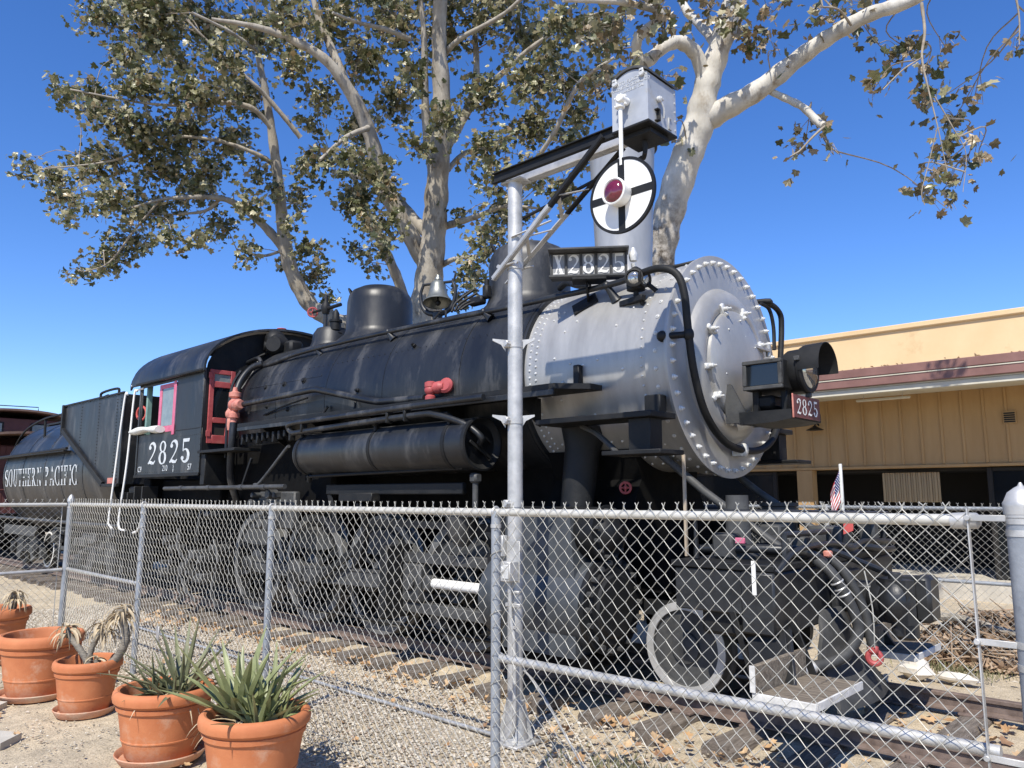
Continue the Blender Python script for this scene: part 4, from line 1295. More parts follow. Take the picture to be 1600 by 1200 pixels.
HOSE = [(-0.36, -0.88, 3.85), (-0.12, -0.93, 3.84), (0.04, -0.92, 3.76), (0.10, -0.90, 3.58), (0.11, -0.87, 3.25), (0.115, -0.80, 2.88), (0.115, -0.63, 2.55), (0.115, -0.32, 2.33), (0.115, 0.05, 2.265), (0.115, 0.42, 2.29), (0.11, 0.72, 2.43), (0.08, 0.90, 2.66), (0.06, 0.97, 2.95)]
MB().tube(HOSE, 0.034, 12, k=7).build('front_conduit', M['black_dull'], loco)
for p in ((0.11, -0.865, 3.22), (0.115, 0.05, 2.265)):
    mb = MB().ball(p, 0.055, 12, 8, (0.8, 1, 1.2))
    if p[1] < -0.5:
        mb.cyl((0.10, -0.87, 3.22), (-0.05, -1.03, 3.20), 0.030, 10)
        mb.ball((-0.05, -1.03, 3.20), 0.05, 10, 8)
    else:
        mb.beam((0.07, 0.0, 2.235), (0.07, 0.10, 2.235), 0.1, 0.05)
    mb.build('conduit_clip', M['black_dull'] if p[1] < 0 else M['bolt'], loco)
mb = MB().tube([(-1.6, 0.80, 3.90), (-0.1, 0.86, 3.86), (0.02, 0.98, 3.84), (0.05, 1.14, 3.76), (0.05, 1.16, 3.60), (0.05, 1.10, 3.28)], 0.03, 10, k=5)
mb.tube([(0.0, 0.80, 3.82), (0.02, 0.95, 3.78), (0.03, 1.01, 3.6), (0.04, 0.98, 3.35)], 0.02, 8, k=4)
mb.build('far_handrail', M['black_dull'], loco)
MB().tube([(-1.05, -0.15, 4.09), (-0.6, -0.30, 4.055), (-0.3, -0.30, 4.04), (-0.02, -0.2, 4.08)], 0.02, 8, k=4).build('top_conduit', M['black_dull'], loco)
MB().tube([(-1.75, -0.35, 4.08), (-1.6, -0.40, 4.10), (-1.4, -0.48, 4.02), (-1.2, -0.55, 3.96)], 0.035, 10, k=5).build('sand_pipe', M['black_dull'], loco)

# --- headlight group on its shelf in front of the door
shelf = MB().prism([(0.29, -0.055), (0.42, -0.06), (0.62, -0.05), (0.76, -0.03), (0.76, 0.05), (0.29, 0.05)], (0, -0.36, 2.52), (1, 0, 0), (0, 0, 1), (0, 0.62, 0)).build('headlight_shelf', M['black_dull'], loco)
mb = MB()
for yy in (-0.30, 0.22):
    mb.prism([(0.13, -0.06), (0.13, 0.30), (0.19, 0.29), (0.32, 0.03), (0.32, -0.06)], (0, yy, 2.545), (1, 0, 0), (0, 0, 1), (0, 0.03, 0))
mb.parts('shelf_bracket', M['grey_steel'], shelf)
nbx = MB().bx(0.32, 0.68, -0.30, 0.22, 2.76, 3.02, 0.012).build('light_housing', M['black_dull'], loco)
fr = MB()
fr.bx(0.32, 0.68, -0.335, -0.302, 2.985, 3.02, 0.006)
fr.bx(0.32, 0.68, -0.335, -0.302, 2.76, 2.795, 0.006)
fr.bx(0.32, 0.355, -0.335, -0.302, 2.797, 2.983, 0.004)
fr.bx(0.645, 0.68, -0.335, -0.302, 2.797, 2.983, 0.004)
fr.build('window_frame', M['grey_steel'], nbx)
MB().bx(0.357, 0.643, -0.318, -0.308, 2.80, 2.98, 0).build('side_glass', M['glass_dark'], nbx)
mb = MB()
for (x, y) in ((0.36, -0.24), (0.6, -0.2), (0.5, 0.12)):
    mb.bx(x, x + 0.06, y, y + 0.08, 2.57, 2.77, 0.01)
mb.box((0.45, -0.1, 2.66), (0.2, 0.25, 0.12), 0.03)
mb.parts('light_foot', M['black_dull'], nbx)
LD = Vector((1, 0.0, 0))
LC = Vector((0.58, -0.03, 2.935))
hl = MB().lathe([(0.0, 0.10), (0.02, 0.16), (0.06, 0.185), (0.17, 0.19), (0.18, 0.205), (0.21, 0.21), (0.225, 0.20)], LC, LD, 36).build('headlight', M['black_dull'], loco)
MB().lathe([(0.20, 0.198), (0.235, 0.15), (0.252, 0.08), (0.256, 0)], LC, LD, 32).build('headlight_lens', M['lens'], hl)
MB().lathe([(0.20, 0.214), (0.21, 0.216), (0.32, 0.222), (0.385, 0.222), (0.385, 0.217), (0.32, 0.216), (0.21, 0.211), (0.20, 0.209)], LC, LD, 30, ref=(0, 1, 0.0), a0=-0.12, a1=pi + 0.12).build('visor', M['black_dull'], hl)
mb = MB()
for a in (20, 160, 270):
    d = Vector((0, math.cos(R(a)), math.sin(R(a))))
    mb.box(LC + LD * 0.2 + d * 0.225, (0.05, 0.03, 0.04), 0.005)
mb.parts('lens_clip', M['grey_steel'], hl)
npl = MB().bx(0.765, 0.775, -0.34, 0.21, 2.50, 2.695, 0.003).build('number_plate', M['maroon'], loco)
mb = MB().bx(0.764, 0.7765, -0.352, -0.3405, 2.495, 2.70, 0.002)
mb.build('plate_edge', M['pink'], npl)
lettering('numeral', M['white'], npl, '2825', 0.135, lambda x, y, l: Vector((0.775 + l, -0.29 + x, 2.53 + y)), total=0.44, gap=0.12)

# --- running board, front steps
rb = MB().prism([(-6.75, 0), (-0.95, 0), (-0.72, 0.25), (-0.72, 0.42), (-6.75, 0.42)], (0, -1.42, 2.795), (1, 0, 0), (0, 1, 0), (0, 0, 0.05)).build('running_board', M['black_dull'], loco)
mb = MB().bx(-6.75, -0.95, -1.425, -1.40, 2.74, 2.793, 0.004)
mb.build('board_edge', M['black'], rb)
for x in (-6.2, -5.0, -3.8, -2.6, -1.5):
    MB().prism([(0, 0), (0.42, 0), (0.42, -0.28)], (x, -1.40, 2.79), (0, 1, 0), (0, 0, 1), (0.025, 0, 0)).build('board_bracket', M['black_dull'], rb)
MB().bx(-6.75, -0.95, 1.0, 1.42, 2.795, 2.845, 0.004).build('running_board', M['black_dull'], loco)
mb = MB().bx(-1.02, -0.95, -1.05, -0.98, 2.846, 3.06, 0.008)
mb.build('board_stay', M['black_dull'], rb)
for s in (-1, 1):
    sp = MB().bx(-1.22, 0.03, min(s * 1.36, s * 0.98), max(s * 1.36, s * 0.98), 2.485, 2.535, 0.006).build('front_step', M['black_dull'], loco)
    mb = MB().bx(-0.235, -0.02, min(s * 1.30, s * 1.12), max(s * 1.30, s * 1.12), 2.215, 2.483, 0.004)
    mb.bx(-0.40, 0.17, min(s * 1.46, s * 1.10), max(s * 1.46, s * 1.10), 2.175, 2.213, 0.006)
    mb.bx(-0.22, -0.06, min(s * 1.08, s * 0.97), max(s * 1.08, s * 0.97), 2.536, 2.70, 0.01)
    mb.build('step_hanger', M['black_dull'], sp)
    MB().tube([(-0.92, s * 1.05, 2.48), (-0.72, s * 1.10, 2.40), (-0.5, s * 1.16, 2.26), (-0.40, s * 1.2, 2.20), (-0.2, s * 1.22, 2.195)], 0.026, 8, k=4).build('step_brace', M['grey_steel'], sp)
# smokebox saddle and steam pipes
MB().lathe([(0, 0.15), (0.75, 0.17), (0.95, 0.23)], (-1.12, -0.92, 1.55), (0.0, 0.18, 1), 24).build('steam_pipe', M['black_dull'], loco)
MB().lathe([(0, 0.15), (0.75, 0.17), (0.95, 0.23)], (-1.12, 0.92, 1.55), (0.0, -0.18, 1), 24).build('steam_pipe', M['black_dull'], loco)
MB().prism([(-0.8, 0.9), (0.8, 0.9), (0.75, 1.55), (0.5, 2.0), (0.62, 2.28), (-0.62, 2.28), (-0.5, 2.0), (-0.75, 1.55)], (-1.70, 0, 0), (0, 1, 0), (0, 0, 1), (1.05, 0, 0)).build('saddle', M['under'], loco)
for s in (-1, 1):
    mb = MB().tube([(-0.45, s * 0.50, 2.24), (0.02, s * 0.52, 1.88), (0.80, s * 0.55, 1.36)], 0.036, 10)
    mb.build('front_brace', M['grey_steel'], loco)
handwheel((-0.75, -0.62, 1.92), (0.4, -1, 0), 0.05, loco, 0.012)

# --- cylinders, valve chests
for s in (-1, 1):
    cyb = MB()
    cyb.prism([(-0.42, 0.0), (0.42, 0.0), (0.42, 0.62), (0.37, 1.22), (-0.37, 1.22), (-0.42, 0.62)], (-1.14, s * 1.10, 0.50), (1, 0, 0), (0, 0, 1), (0, s * 0.33, 0))
    cyb.lathe([(-1.80, 0.39), (-0.62, 0.39)], (0, s * 1.12, 0.92), AX, 40)
    cy = cyb.build('cylinder_casting', M['blue_steel'], loco)
    hd = MB().lathe([(0, 0.40), (0.06, 0.41), (0.065, 0.33), (0.085, 0.32), (0.09, 0.27), (0.11, 0.25), (0.118, 0.0)], (-0.62, s * 1.12, 0.92), AX, 40).build('cylinder_head', M['black_dull'], cy)
    mb = MB()
    for k in range(18):
        a = 2 * pi * (k + 0.5) / 18
        mb.cyl((-0.56, s * 1.12 + 0.365 * math.sin(a), 0.92 + 0.365 * math.cos(a)), (-0.515, s * 1.12 + 0.365 * math.sin(a), 0.92 + 0.365 * math.cos(a)), 0.023, 6)
    for k in range(12):
        a = 2 * pi * (k + 0.5) / 12
        mb.cyl((-0.56, s * 1.18 + 0.20 * math.sin(a), 1.53 + 0.20 * math.cos(a)), (-0.50, s * 1.18 + 0.20 * math.sin(a), 1.53 + 0.20 * math.cos(a)), 0.016, 6)
    mb.parts('bolt', M['grey_steel'], cy)
    MB().lathe([(-1.75, 0.22), (-0.60, 0.22), (-0.56, 0.24), (-0.545, 0.24), (-0.54, 0.16), (-0.50, 0.14), (-0.44, 0.06)], (0, s * 1.18, 1.53), AX, 30).build('valve_chest', M['black_dull'], cy)
    MB().bx(-1.62, -0.66, s * 1.16 - 0.2, s * 1.16 + 0.2, 0.40, 0.52, 0.02).build('drain_casting', M['under'], cy)
    # crosshead, guides, piston rod
    MB().tube([(-2.95, s * 1.12, 0.93), (-1.75, s * 1.12, 0.93)], 0.052, 16).build('piston_rod', M['white'], loco)
    MB().bx(-3.30, -1.85, s * 1.12 - 0.06, s * 1.12 + 0.06, 1.13, 1.24, 0.008).build('guide_bar', M['grey_steel'], loco)
    MB().bx(-3.30, -1.85, s * 1.12 - 0.06, s * 1.12 + 0.06, 0.61, 0.72, 0.008).build('guide_bar', M['grey_steel'], loco)
    mb = MB().bx(-3.28, -2.98, s * 1.12 - 0.10, s * 1.12 + 0.10, 0.725, 1.125, 0.02)
    mb.cyl((-3.14, s * 1.0, 0.93), (-3.14, s * 1.26, 0.93), 0.085, 18, 0.01)
    mb.bx(-2.98, -2.86, s * 1.12 - 0.075, s * 1.12 + 0.075, 0.85, 1.01, 0.02)
    mb.build('crosshead', M['grey_steel'], loco)
    MB().bx(-3.42, -3.30, s * 1.12 - 0.30, s * 1.12 + 0.08, 0.55, 1.32, 0.015).build('guide_yoke', M['black_dull'], loco)
# mounting bracket seen above the guides
    MB().bx(-1.95, -1.72, s * 1.12 - 0.14, s * 1.12 + 0.14, 0.55, 1.30, 0.02).build('back_head', M['black_dull'], loco)

# --- wheels
DX = [-7.05, -5.58, -4.13, -2.65]
RD = 0.69
ZW = RT + RD
def driver(x, s, first=None):
    yo = s * 0.80
    w = MB().lathe([(-0.055, 0.60), (0.055, 0.60), (0.055, RD), (-0.04, RD), (-0.055, RD + 0.02), (-0.085, RD + 0.028), (-0.085, RD - 0.05), (-0.055, 0.60)], (x, yo, ZW), (0, s, 0), 56, caps=False)
    wh = w.build('driving_wheel', M['tyre_steel'], loco)
    m3 = MB().lathe([(-0.05, 0.535), (0.045, 0.535), (0.045, 0.598), (-0.05, 0.598), (-0.05, 0.535)], (x, yo, ZW), (0, s, 0), 56, caps=False)
    m3.build('rim', M['black_dull'], wh)
    m3 = MB()
    for k in range(14):
        a = 2 * pi * k / 14
        d = Vector((math.cos(a), 0, math.sin(a)))
        m3.beam(Vector((x, yo, ZW)) + d * 0.12, Vector((x, yo, ZW)) + d * 0.55, 0.075, 0.05, up=(0, 1, 0), bev=0.015)
    m3.build('spokes', M['black_dull'], wh)
    MB().lathe([(-0.09, 0.16), (0.07, 0.16), (0.10, 0.12), (0.10, 0.0)], (x, yo, ZW), (0, s, 0), 28).build('hub', M['grey_steel'], wh)
    # counterweight opposite the crank
    pts = [(0.52 * math.cos(R(a)), 0.52 * math.sin(R(a))) for a in range(-62, 63, 6)]
    pts += [(0.24 - 0.02 * math.cos(R(a) * 2), 0.46 * math.sin(R(a))) for a in range(58, -63, -10)]
    MB().prism(pts, (x, yo - s * 0.05, ZW), (0, 0, 1), (1, 0, 0), (0, s * 0.11, 0)).build('counterweight', M['grey_steel'], wh)
    return wh
for x in DX:
    driver(x, -1)
    driver(x, 1)
    MB().tube([(x, -0.75, ZW), (x, 0.75, ZW)], 0.10, 16).build('axle', M['under'], loco)
for s in (-1, 1):
    CR = Vector((0, 0, -0.03))
    zr_ = ZW - 0.06
    for a, b_ in ((0, 1), (1, 2), (2, 3)):
        mb = MB().bx(DX[a] + 0.08, DX[b_] - 0.08, s * 0.955 - 0.022, s * 0.955 + 0.022, zr_ - 0.055, zr_ + 0.055, 0.006)
        mb.bx(DX[a] + 0.06, DX[b_] - 0.06, s * 0.955 - 0.04, s * 0.955 + 0.04, zr_ + 0.056, zr_ + 0.085, 0.006)
        mb.bx(DX[a] + 0.06, DX[b_] - 0.06, s * 0.955 - 0.04, s * 0.955 + 0.04, zr_ - 0.085, zr_ - 0.056, 0.006)
        mb.build('side_rod', M['grey_steel'], loco)
    for x in DX:
        MB().cyl((x, s * 0.86, zr_), (x, s * 1.02, zr_), 0.135, 24, 0.012).build('rod_end', M['grey_steel'], loco)
        MB().cyl((x, s * 1.02, zr_), (x, s * 1.06, zr_), 0.07, 16, 0.008).build('crank_pin', M['black_dull'], loco)
    mb = MB().beam((-5.58, s * 1.09, zr_), (-2.98, s * 1.12, 0.93), 0.05, 0.15)
    mb.beam((-5.5, s * 1.09, zr_ + 0.085), (-3.05, s * 1.12, 1.01), 0.075, 0.03)
    mb.beam((-5.5, s * 1.09, zr_ - 0.085), (-3.05, s * 1.12, 0.85), 0.075, 0.03)
    mb.cyl((-5.58, s * 1.04, zr_), (-5.58, s * 1.15, zr_), 0.17, 24, 0.012)
    mb.build('main_rod', M['grey_steel'], loco)
    # valve gear: link, radius rod, eccentric rod, combination lever
    mb = MB().beam((-5.35, s * 1.20, 0.62), (-3.95, s * 1.22, 1.32), 0.04, 0.09)
    mb.beam((-3.85, s * 1.22, 1.55), (-1.8, s * 1.20, 1.53), 0.035, 0.075)
    mb.beam((-5.58, s * 1.19, zr_), (-5.35, s * 1.20, 0.62), 0.05, 0.10)
    mb.build('valve_rod', M['black_dull'], loco)
    mb = MB()
    for k in range(10):
        g0, g1 = R(-38 + 7.6 * k), R(-30.4 + 7.6 * k)
        mb.beam((-4.60 + 0.68 * math.cos(g0), s * 1.24, 1.42 + 0.55 * math.sin(g0)), (-4.60 + 0.68 * math.cos(g1), s * 1.24, 1.42 + 0.55 * math.sin(g1)), 0.05, 0.085, up=(0, 1, 0))
    mb.bx(-4.35, -3.7, s * 1.24 - 0.10, s * 1.24 + 0.03, 1.78, 1.88, 0.01)
    mb.build('expansion_link', M['black_dull'], loco)
    # springs, brake hangers, equaliser, sand pipes
    for x in DX:
        mb = MB()
        for q in range(5):
            mb.beam((x - 0.42 + 0.06 * q, s * 0.62, 1.50 + 0.022 * q), (x + 0.42 - 0.06 * q, s * 0.62, 1.50 + 0.022 * q), 0.09, 0.018)
        mb.bx(x - 0.05, x + 0.05, s * 0.62 - 0.06, s * 0.62 + 0.06, 1.44, 1.64, 0.01)
        mb.build('leaf_spring', M['under'], loco)
    for x in (-6.30, -4.86, -3.38):
        mb = MB().beam((x, s * 0.80, 1.35), (x + 0.05, s * 0.82, 0.72), 0.05, 0.05)
        mb.box((x + 0.02, s * 0.82, 0.80), (0.10, 0.11, 0.36), 0.03)
        mb.build('brake_hanger', M['under'], loco)
    mb = MB().tube([(-7.9, s * 0.92, 0.40), (-2.2, s * 0.92, 0.40)], 0.022, 8)
    mb.build('brake_rod', M['black_dull'], loco)
# pilot truck
RP = 0.375
for s in (-1, 1):
    y = s * 0.80
    wh = MB().lathe([(-0.055, 0.28), (0.055, 0.30), (0.055, RP), (-0.04, RP), (-0.055, RP + 0.02), (-0.085, RP + 0.026), (-0.085, RP - 0.05)], (-0.03, y, RT + RP), (0, s, 0), 56, caps=False).build('pilot_wheel', M['grey_steel'], loco)
    MB().lathe([(0.050, 0.30), (0.062, 0.305), (0.062, RP - 0.008), (0.050, RP - 0.004)], (-0.03, y, RT + RP), (0, s, 0), 56, caps=False).build('tyre', M['galv'], wh)
    MB().lathe([(0.03, 0.302), (0.0, 0.27), (-0.01, 0.20), (0.03, 0.13), (0.055, 0.125), (0.06, 0.10), (0.07, 0.0)], (-0.03, y, RT + RP), (0, s, 0), 44).build('wheel_disc', M['grey_steel'], wh)
    mb = MB().bx(-0.55, 0.50, s * 0.62 - 0.05, s * 0.62 + 0.05, 0.80, 0.93, 0.01)
    mb.bx(-0.16, 0.10, s * 0.62 - 0.07, s * 0.62 + 0.07, 0.42, 0.80, 0.02)
    mb.build('truck_frame', M['black_dull'], loco)
MB().tube([(-0.03, -0.74, RT + RP), (-0.03, 0.74, RT + RP)], 0.08, 14).build('axle', M['under'], loco)
MB().bx(-0.5, 0.45, -0.5, 0.5, 0.72, 0.98, 0.03).build('truck_bolster', M['under'], loco)

# --- pilot: deck, beam, steps, coupler, hoses
deck = MB().bx(0.10, 0.95, -1.24, 1.24, 1.30, 1.35, 0.006).build('pilot_deck', M['black_dull'], loco)
beam = MB().bx(0.70, 0.96, -1.28, 1.28, 0.86, 1.297, 0.015).build('pilot_beam', M['iron'], loco)
MB().bx(0.12, 0.69, -1.22, -1.16, 0.98, 1.297, 0.01).build('deck_side', M['iron'], loco)
MB().bx(0.30, 0.69, -1.15, -0.60, 0.80, 1.25, 0.03).build('air_box', M['black_dull'], loco)
for s in (-1, 1):
    mb = MB().bx(0.80, 0.83, s * 1.285 - 0.004, s * 1.285 + 0.004, 1.14, 1.38, 0)
    mb.build('white_marker', M['white'], beam)
    # step ladder: side straps and two wooden treads with white edges
    st_ = MB()
    st_.beam((0.60, s * 1.22, 1.0), (0.72, s * 1.16, 0.52), 0.05, 0.02, up=(0, 1, 0))
    st_.beam((0.98, s * 1.05, 0.95), (1.15, s * 1.05, 0.50), 0.05, 0.02, up=(0, 1, 0))
    st_.build('step_strap', M['black_dull'], beam)
    mb = MB()
    y0, y1 = (-1.85, -1.06) if s < 0 else (0.10, 0.80)
    xa, xb = (1.075, 1.44) if s < 0 else (1.12, 1.44)
    for q in range(2):
        w_ = (xb - xa) / 2
        MB().bx(xa + q * w_ + 0.003, xa + (q + 1) * w_ - 0.003, y0 + 0.015, y1, 0.563, 0.603, 0.006).build('step_tread', M['plank'], beam)
    mb = MB().bx(xa - 0.03, xb + 0.014, y0 - 0.001, y0 + 0.014, 0.557, 0.609, 0.003)
    mb.build('white_edge', M['white_worn'], beam)
    MB().bx(xb + 0.001, xb + 0.015, y0 + 0.0145, y1, 0.557, 0.609, 0.003).build('white_edge', M['white_worn'], beam)
    MB().bx(xa - 0.036, xa - 0.002, y0 + 0.001, y1, 0.565, 0.775, 0.008).build('step_riser', M['plank'], beam)
    if s < 0:
        MB().bx(xa - 0.038, xa - 0.001, y0 - 0.012, y0 - 0.0015, 0.610, 0.775, 0.002).build('white_edge', M['white_worn'], beam)
    MB().beam((0.95, s * 1.1 if s < 0 else 0.45, 0.88), (xa + 0.05, (y0 + y1) / 2, 0.58), 0.09, 0.03, up=(0, 1, 0)).build('step_strap', M['iron'], beam)
    mb = MB().beam((0.85, s * 1.2, 0.86), (0.92, s * 1.3, 0.60), 0.30, 0.03, up=(0, 1, 0))
    mb.build('step_plate', M['black_dull'], beam)
# plough sheet below the coupler
mb = MB()
secs = []
for k in range(9):
    t_ = k / 8
    z = 0.98 - 0.66 * t_
    x = 0.99 + 0.24 * t_ ** 1.3 + 0.03 * math.sin(t_ * 9)
    hw = 0.22 + 0.30 * t_
    secs.append([(x + 0.05 * math.cos(u_ * 2.6), -0.28 + u_ * hw, z - 0.02 * abs(u_)) for u_ in [-1 + 0.25 * q for q in range(9)]])
vs_ = [q for s_ in secs for q in s_]
n_ = 9
fs_ = [(k * n_ + j, k * n_ + j + 1, (k + 1) * n_ + j + 1, (k + 1) * n_ + j) for k in range(8) for j in range(8)]
back_ = [(q[0] - 0.03, q[1], q[2]) for q in vs_]
N_ = len(vs_)
fs_ += [(N_ + a, N_ + d, N_ + c, N_ + b2) for (a, b2, c, d) in fs_]
edge_ = list(range(n_)) + [k * n_ + n_ - 1 for k in range(1, 9)] + list(range(8 * n_ + n_ - 2, 8 * n_ - 1, -1)) + [k * n_ for k in range(7, 0, -1)]
for a, b2 in zip(edge_, edge_[1:] + edge_[:1]):
    fs_.append((a, b2, N_ + b2, N_ + a))
mb.add(vs_ + back_, fs_)
mb.build('plough_sheet', M['hose'], loco, smooth=60)
# coupler with its big knuckle
mb = MB().bx(0.97, 1.30, -0.14, 0.14, 0.92, 1.16, 0.03)
mb.bx(0.96, 1.02, -0.28, 0.28, 0.82, 1.24, 0.02)
cp = mb.build('coupler', M['iron'], loco)
mb = MB()
mb.prism([(1.28, -0.15), (1.40, -0.22), (1.52, -0.24), (1.56, -0.16), (1.50, -0.10), (1.40, -0.06), (1.38, 0.06), (1.44, 0.14), (1.56, 0.18), (1.58, 0.26), (1.45, 0.28), (1.28, 0.16)], (0, 0, 0.88), (1, 0, 0), (0, 1, 0), (0, 0, 0.33))
mb.bx(1.47, 1.60, 0.08, 0.34, 0.86, 1.22, 0.05)
mb.ball((1.32, -0.03, 1.04), 0.18, 18, 12, (0.95, 1.0, 0.92))
mb.ball((1.42, -0.17, 1.04), 0.13, 16, 10, (1, 0.9, 1.3))
mb.cyl((1.42, -0.15, 0.78), (1.42, -0.15, 1.26), 0.05, 12, 0.01)
mb.cyl((1.42, 0.02, 0.74), (1.42, 0.02, 0.89), 0.10, 14, 0.02)
mb.build('knuckle', M['iron'], cp)
# uncoupling rods, hand holds and pipes across the pilot deck
mb = MB()
mb.tube([(0.97, -1.25, 1.30), (1.02, -1.0, 1.45), (1.02, -0.3, 1.47), (1.06, 0.0, 1.42), (1.02, 0.4, 1.46), (1.0, 1.25, 1.42)], 0.022, 8, k=4)
mb.tube([(0.95, -1.05, 1.35), (0.95, -1.05, 1.56), (0.95, -0.2, 1.56), (0.95, -0.2, 1.36)], 0.024, 8)
mb.tube([(0.95, 0.15, 1.35), (0.95, 0.15, 1.62), (0.95, 1.1, 1.62), (0.95, 1.1, 1.36)], 0.024, 8)
mb.tube([(0.25, -1.1, 1.36), (0.25, -1.1, 1.72), (0.9, -0.9, 1.72), (1.0, 0.1, 1.70), (1.0, 1.1, 1.68)], 0.024, 8)
mb.tube([(0.15, -0.9, 1.42), (0.7, -0.85, 1.44), (0.96, -0.7, 1.42), (1.04, -0.55, 1.34)], 0.035, 10, k=4)
mb.tube([(0.3, -0.5, 1.42), (0.9, -0.4, 1.45), (1.2, -0.1, 1.30), (1.3, 0.1, 1.22)], 0.026, 8, k=4)
mb.tube([(0.4, 0.0, 1.40), (0.95, 0.3, 1.42), (1.1, 0.7, 1.38), (1.0, 1.2, 1.36)], 0.026, 8, k=4)
mb.build('deck_pipe', M['iron'], loco)
mb = MB()
for (x, y, w, h) in ((0.3, -0.95, 0.18, 0.2), (0.45, -0.35, 0.25, 0.16), (0.5, 0.45, 0.3, 0.22), (0.85, 0.75, 0.14, 0.3), (0.25, 0.0, 0.2, 0.24), (0.8, -0.6, 0.12, 0.18)):
    mb.bx(x, x + w, y, y + w, 1.352, 1.352 + h, 0.02)
mb.lathe([(0, 0.17), (0.02, 0.17), (0.05, 0.14), (0.16, 0.10), (0.5, 0.09)], (0.42, -0.72, 1.352), (0, 0, 1), 20)
mb.parts('deck_fitting', M['grey_steel'], loco)
MB().lathe([(0, 0.16), (0.38, 0.16), (0.39, 0.18), (0.42, 0.18)], (0.20, 0.55, 1.36), (0, 0, 1), 22).build('deck_drum', M['grey_steel'], loco)
for (p, r) in (([(1.0, -0.62, 1.36), (1.12, -0.60, 1.25), (1.22, -0.52, 1.0), (1.24, -0.50, 0.82), (1.16, -0.62, 0.66), (1.02, -0.80, 0.60)], 0.042),
               ([(0.98, -0.45, 1.38), (1.12, -0.42, 1.28), (1.24, -0.36, 1.0), (1.28, -0.36, 0.78), (1.30, -0.36, 0.70)], 0.036)):
    hs = MB().tube(p, r, 12, k=6).build('air_hose', M['hose'], loco)
    if r > 0.04:
        mb = MB().lathe([(0, 0.045), (0.06, 0.048), (0.10, 0.052), (0.11, 0.03)], p[-1], Vector(p[-1]) - Vector(p[-2]), 14)
        for q in range(3):
            mb.torus(Vector(p[1]) + (Vector(p[2]) - Vector(p[1])) * (0.2 + 0.18 * q), Vector(p[2]) - Vector(p[1]), 0.045, 0.008, 16, 6)
        mb.build('hose_clamp', M['galv'], hs)
    else:
        mb = MB().torus(Vector(p[-1]) + Vector((0, 0, -0.06)), (0.4, -0.9, 0.1), 0.045, 0.022, 16, 8)
        mb.box(Vector(p[-1]) + Vector((0, -0.01, 0.0)), (0.07, 0.05, 0.06), 0.012)
        mb.build('glad_hand', M['red'], hs)
mb = MB().box((1.05, -0.50, 1.40), (0.06, 0.06, 0.05), 0.01)
mb.build('cut_off_cock', M['pink'], loco)
MB().box((0.55, -0.95, 1.50), (0.08, 0.02, 0.045), 0.004).build('valve_handle', M['magenta'], loco)
MB().tube([(1.28, -0.40, 1.28), (1.33, -0.42, 1.0), (1.32, -0.40, 0.72)], 0.005, 6, k=4).build('hose_chain', M['wire'], loco)

# --- air reservoir and the piping under the running board, near side
rs = MB().lathe([(0, 0.0), (0.012, 0.16), (0.05, 0.235), (0.10, 0.262), (3.10, 0.262), (3.15, 0.262)], (-5.20, -1.26, 2.36), AX, 44)
res = rs.build('air_reservoir', M['black'], loco)
MB().lathe([(0, 0.268), (0.05, 0.272), (0.055, 0.252), (0.03, 0.245), (-0.02, 0.18), (-0.04, 0.0)], (-2.05, -1.26, 2.36), AX, 44).build('end_cap', M['black_dull'], res)
for x in (-5.05, -3.55, -2.32):
    mb = MB().lathe([(-0.024, 0.268), (0.024, 0.268)], (x, -1.26, 2.36), AX, 44)
    mb.cyl((x, -1.42, 2.56), (x, -1.42, 2.66), 0.022, 8)
    mb.box((x, -1.42, 2.64), (0.06, 0.06, 0.05), 0.01)
    mb.build('reservoir_strap', M['black_dull'], res)
mb = MB()
for zz in (-0.1, 0.06):
    mb.beam((-2.02, -1.42, 2.36 + zz + 0.12), (-2.02, -1.12, 2.36 + zz - 0.05), 0.02, 0.03)
mb.parts('end_cap_rib', M['black_dull'], res)
mb = MB().tube([(-5.15, -1.50, 2.62), (-4.5, -1.50, 2.64), (-2.8, -1.50, 2.68), (-2.45, -1.49, 2.66), (-2.10, -1.42, 2.55), (-1.93, -1.36, 2.42), (-1.98, -1.32, 2.36)], 0.033, 10, k=5)
mb.tube([(-5.15, -1.50, 2.62), (-5.24, -1.50, 2.67), (-5.22, -1.52, 2.73), (-5.05, -1.53, 2.745)], 0.033, 10, k=4)
mb.tube([(-5.05, -1.53, 2.745), (-2.35, -1.53, 2.775), (-1.75, -1.5, 2.78)], 0.033, 10)
mb.tube([(-4.9, -1.36, 2.64), (-2.4, -1.36, 2.69)], 0.018, 8)
mb.build('air_pipe', M['black'], loco)
mb = MB()
for x in (-4.9, -3.2, -2.9):
    mb.box((x, -1.50, 2.70), (0.04, 0.09, 0.16), 0.01)
mb.parts('pipe_clamp', M['black_dull'], loco)
MB().tube([(-6.98, -1.22, 3.16), (-5.2, -1.22, 3.20), (-5.08, -1.22, 3.195), (-4.96, -1.22, 3.17), (-4.0, -1.19, 2.965), (-3.85, -1.185, 2.94), (-3.7, -1.18, 2.93), (-3.0, -1.17, 2.91)], 0.042, 12).build('feed_pipe', M['black'], loco)
MB().tube([(-8.85, -1.50, 1.955), (-5.28, -1.50, 1.96)], 0.030, 10).build('long_pipe', M['grey_steel'], loco)
mb = MB()
for x in (-8.25, -7.35, -6.4, -5.8):
    mb.lathe([(-0.05, 0.038), (0.05, 0.038)], (x, -1.50, 1.957), AX, 12)
mb.parts('pipe_joint', M['grey_steel'], loco)
MB().tube([(-6.12, -1.46, 1.99), (-5.95, -1.46, 2.03), (-5.45, -1.42, 2.42), (-5.36, -1.42, 2.47)], 0.022, 10, k=4).build('drain_pipe', M['grey_steel'], loco)
mb = MB().beam((-6.45, -1.45, 1.99), (-6.30, -1.42, 2.35), 0.04, 0.03)
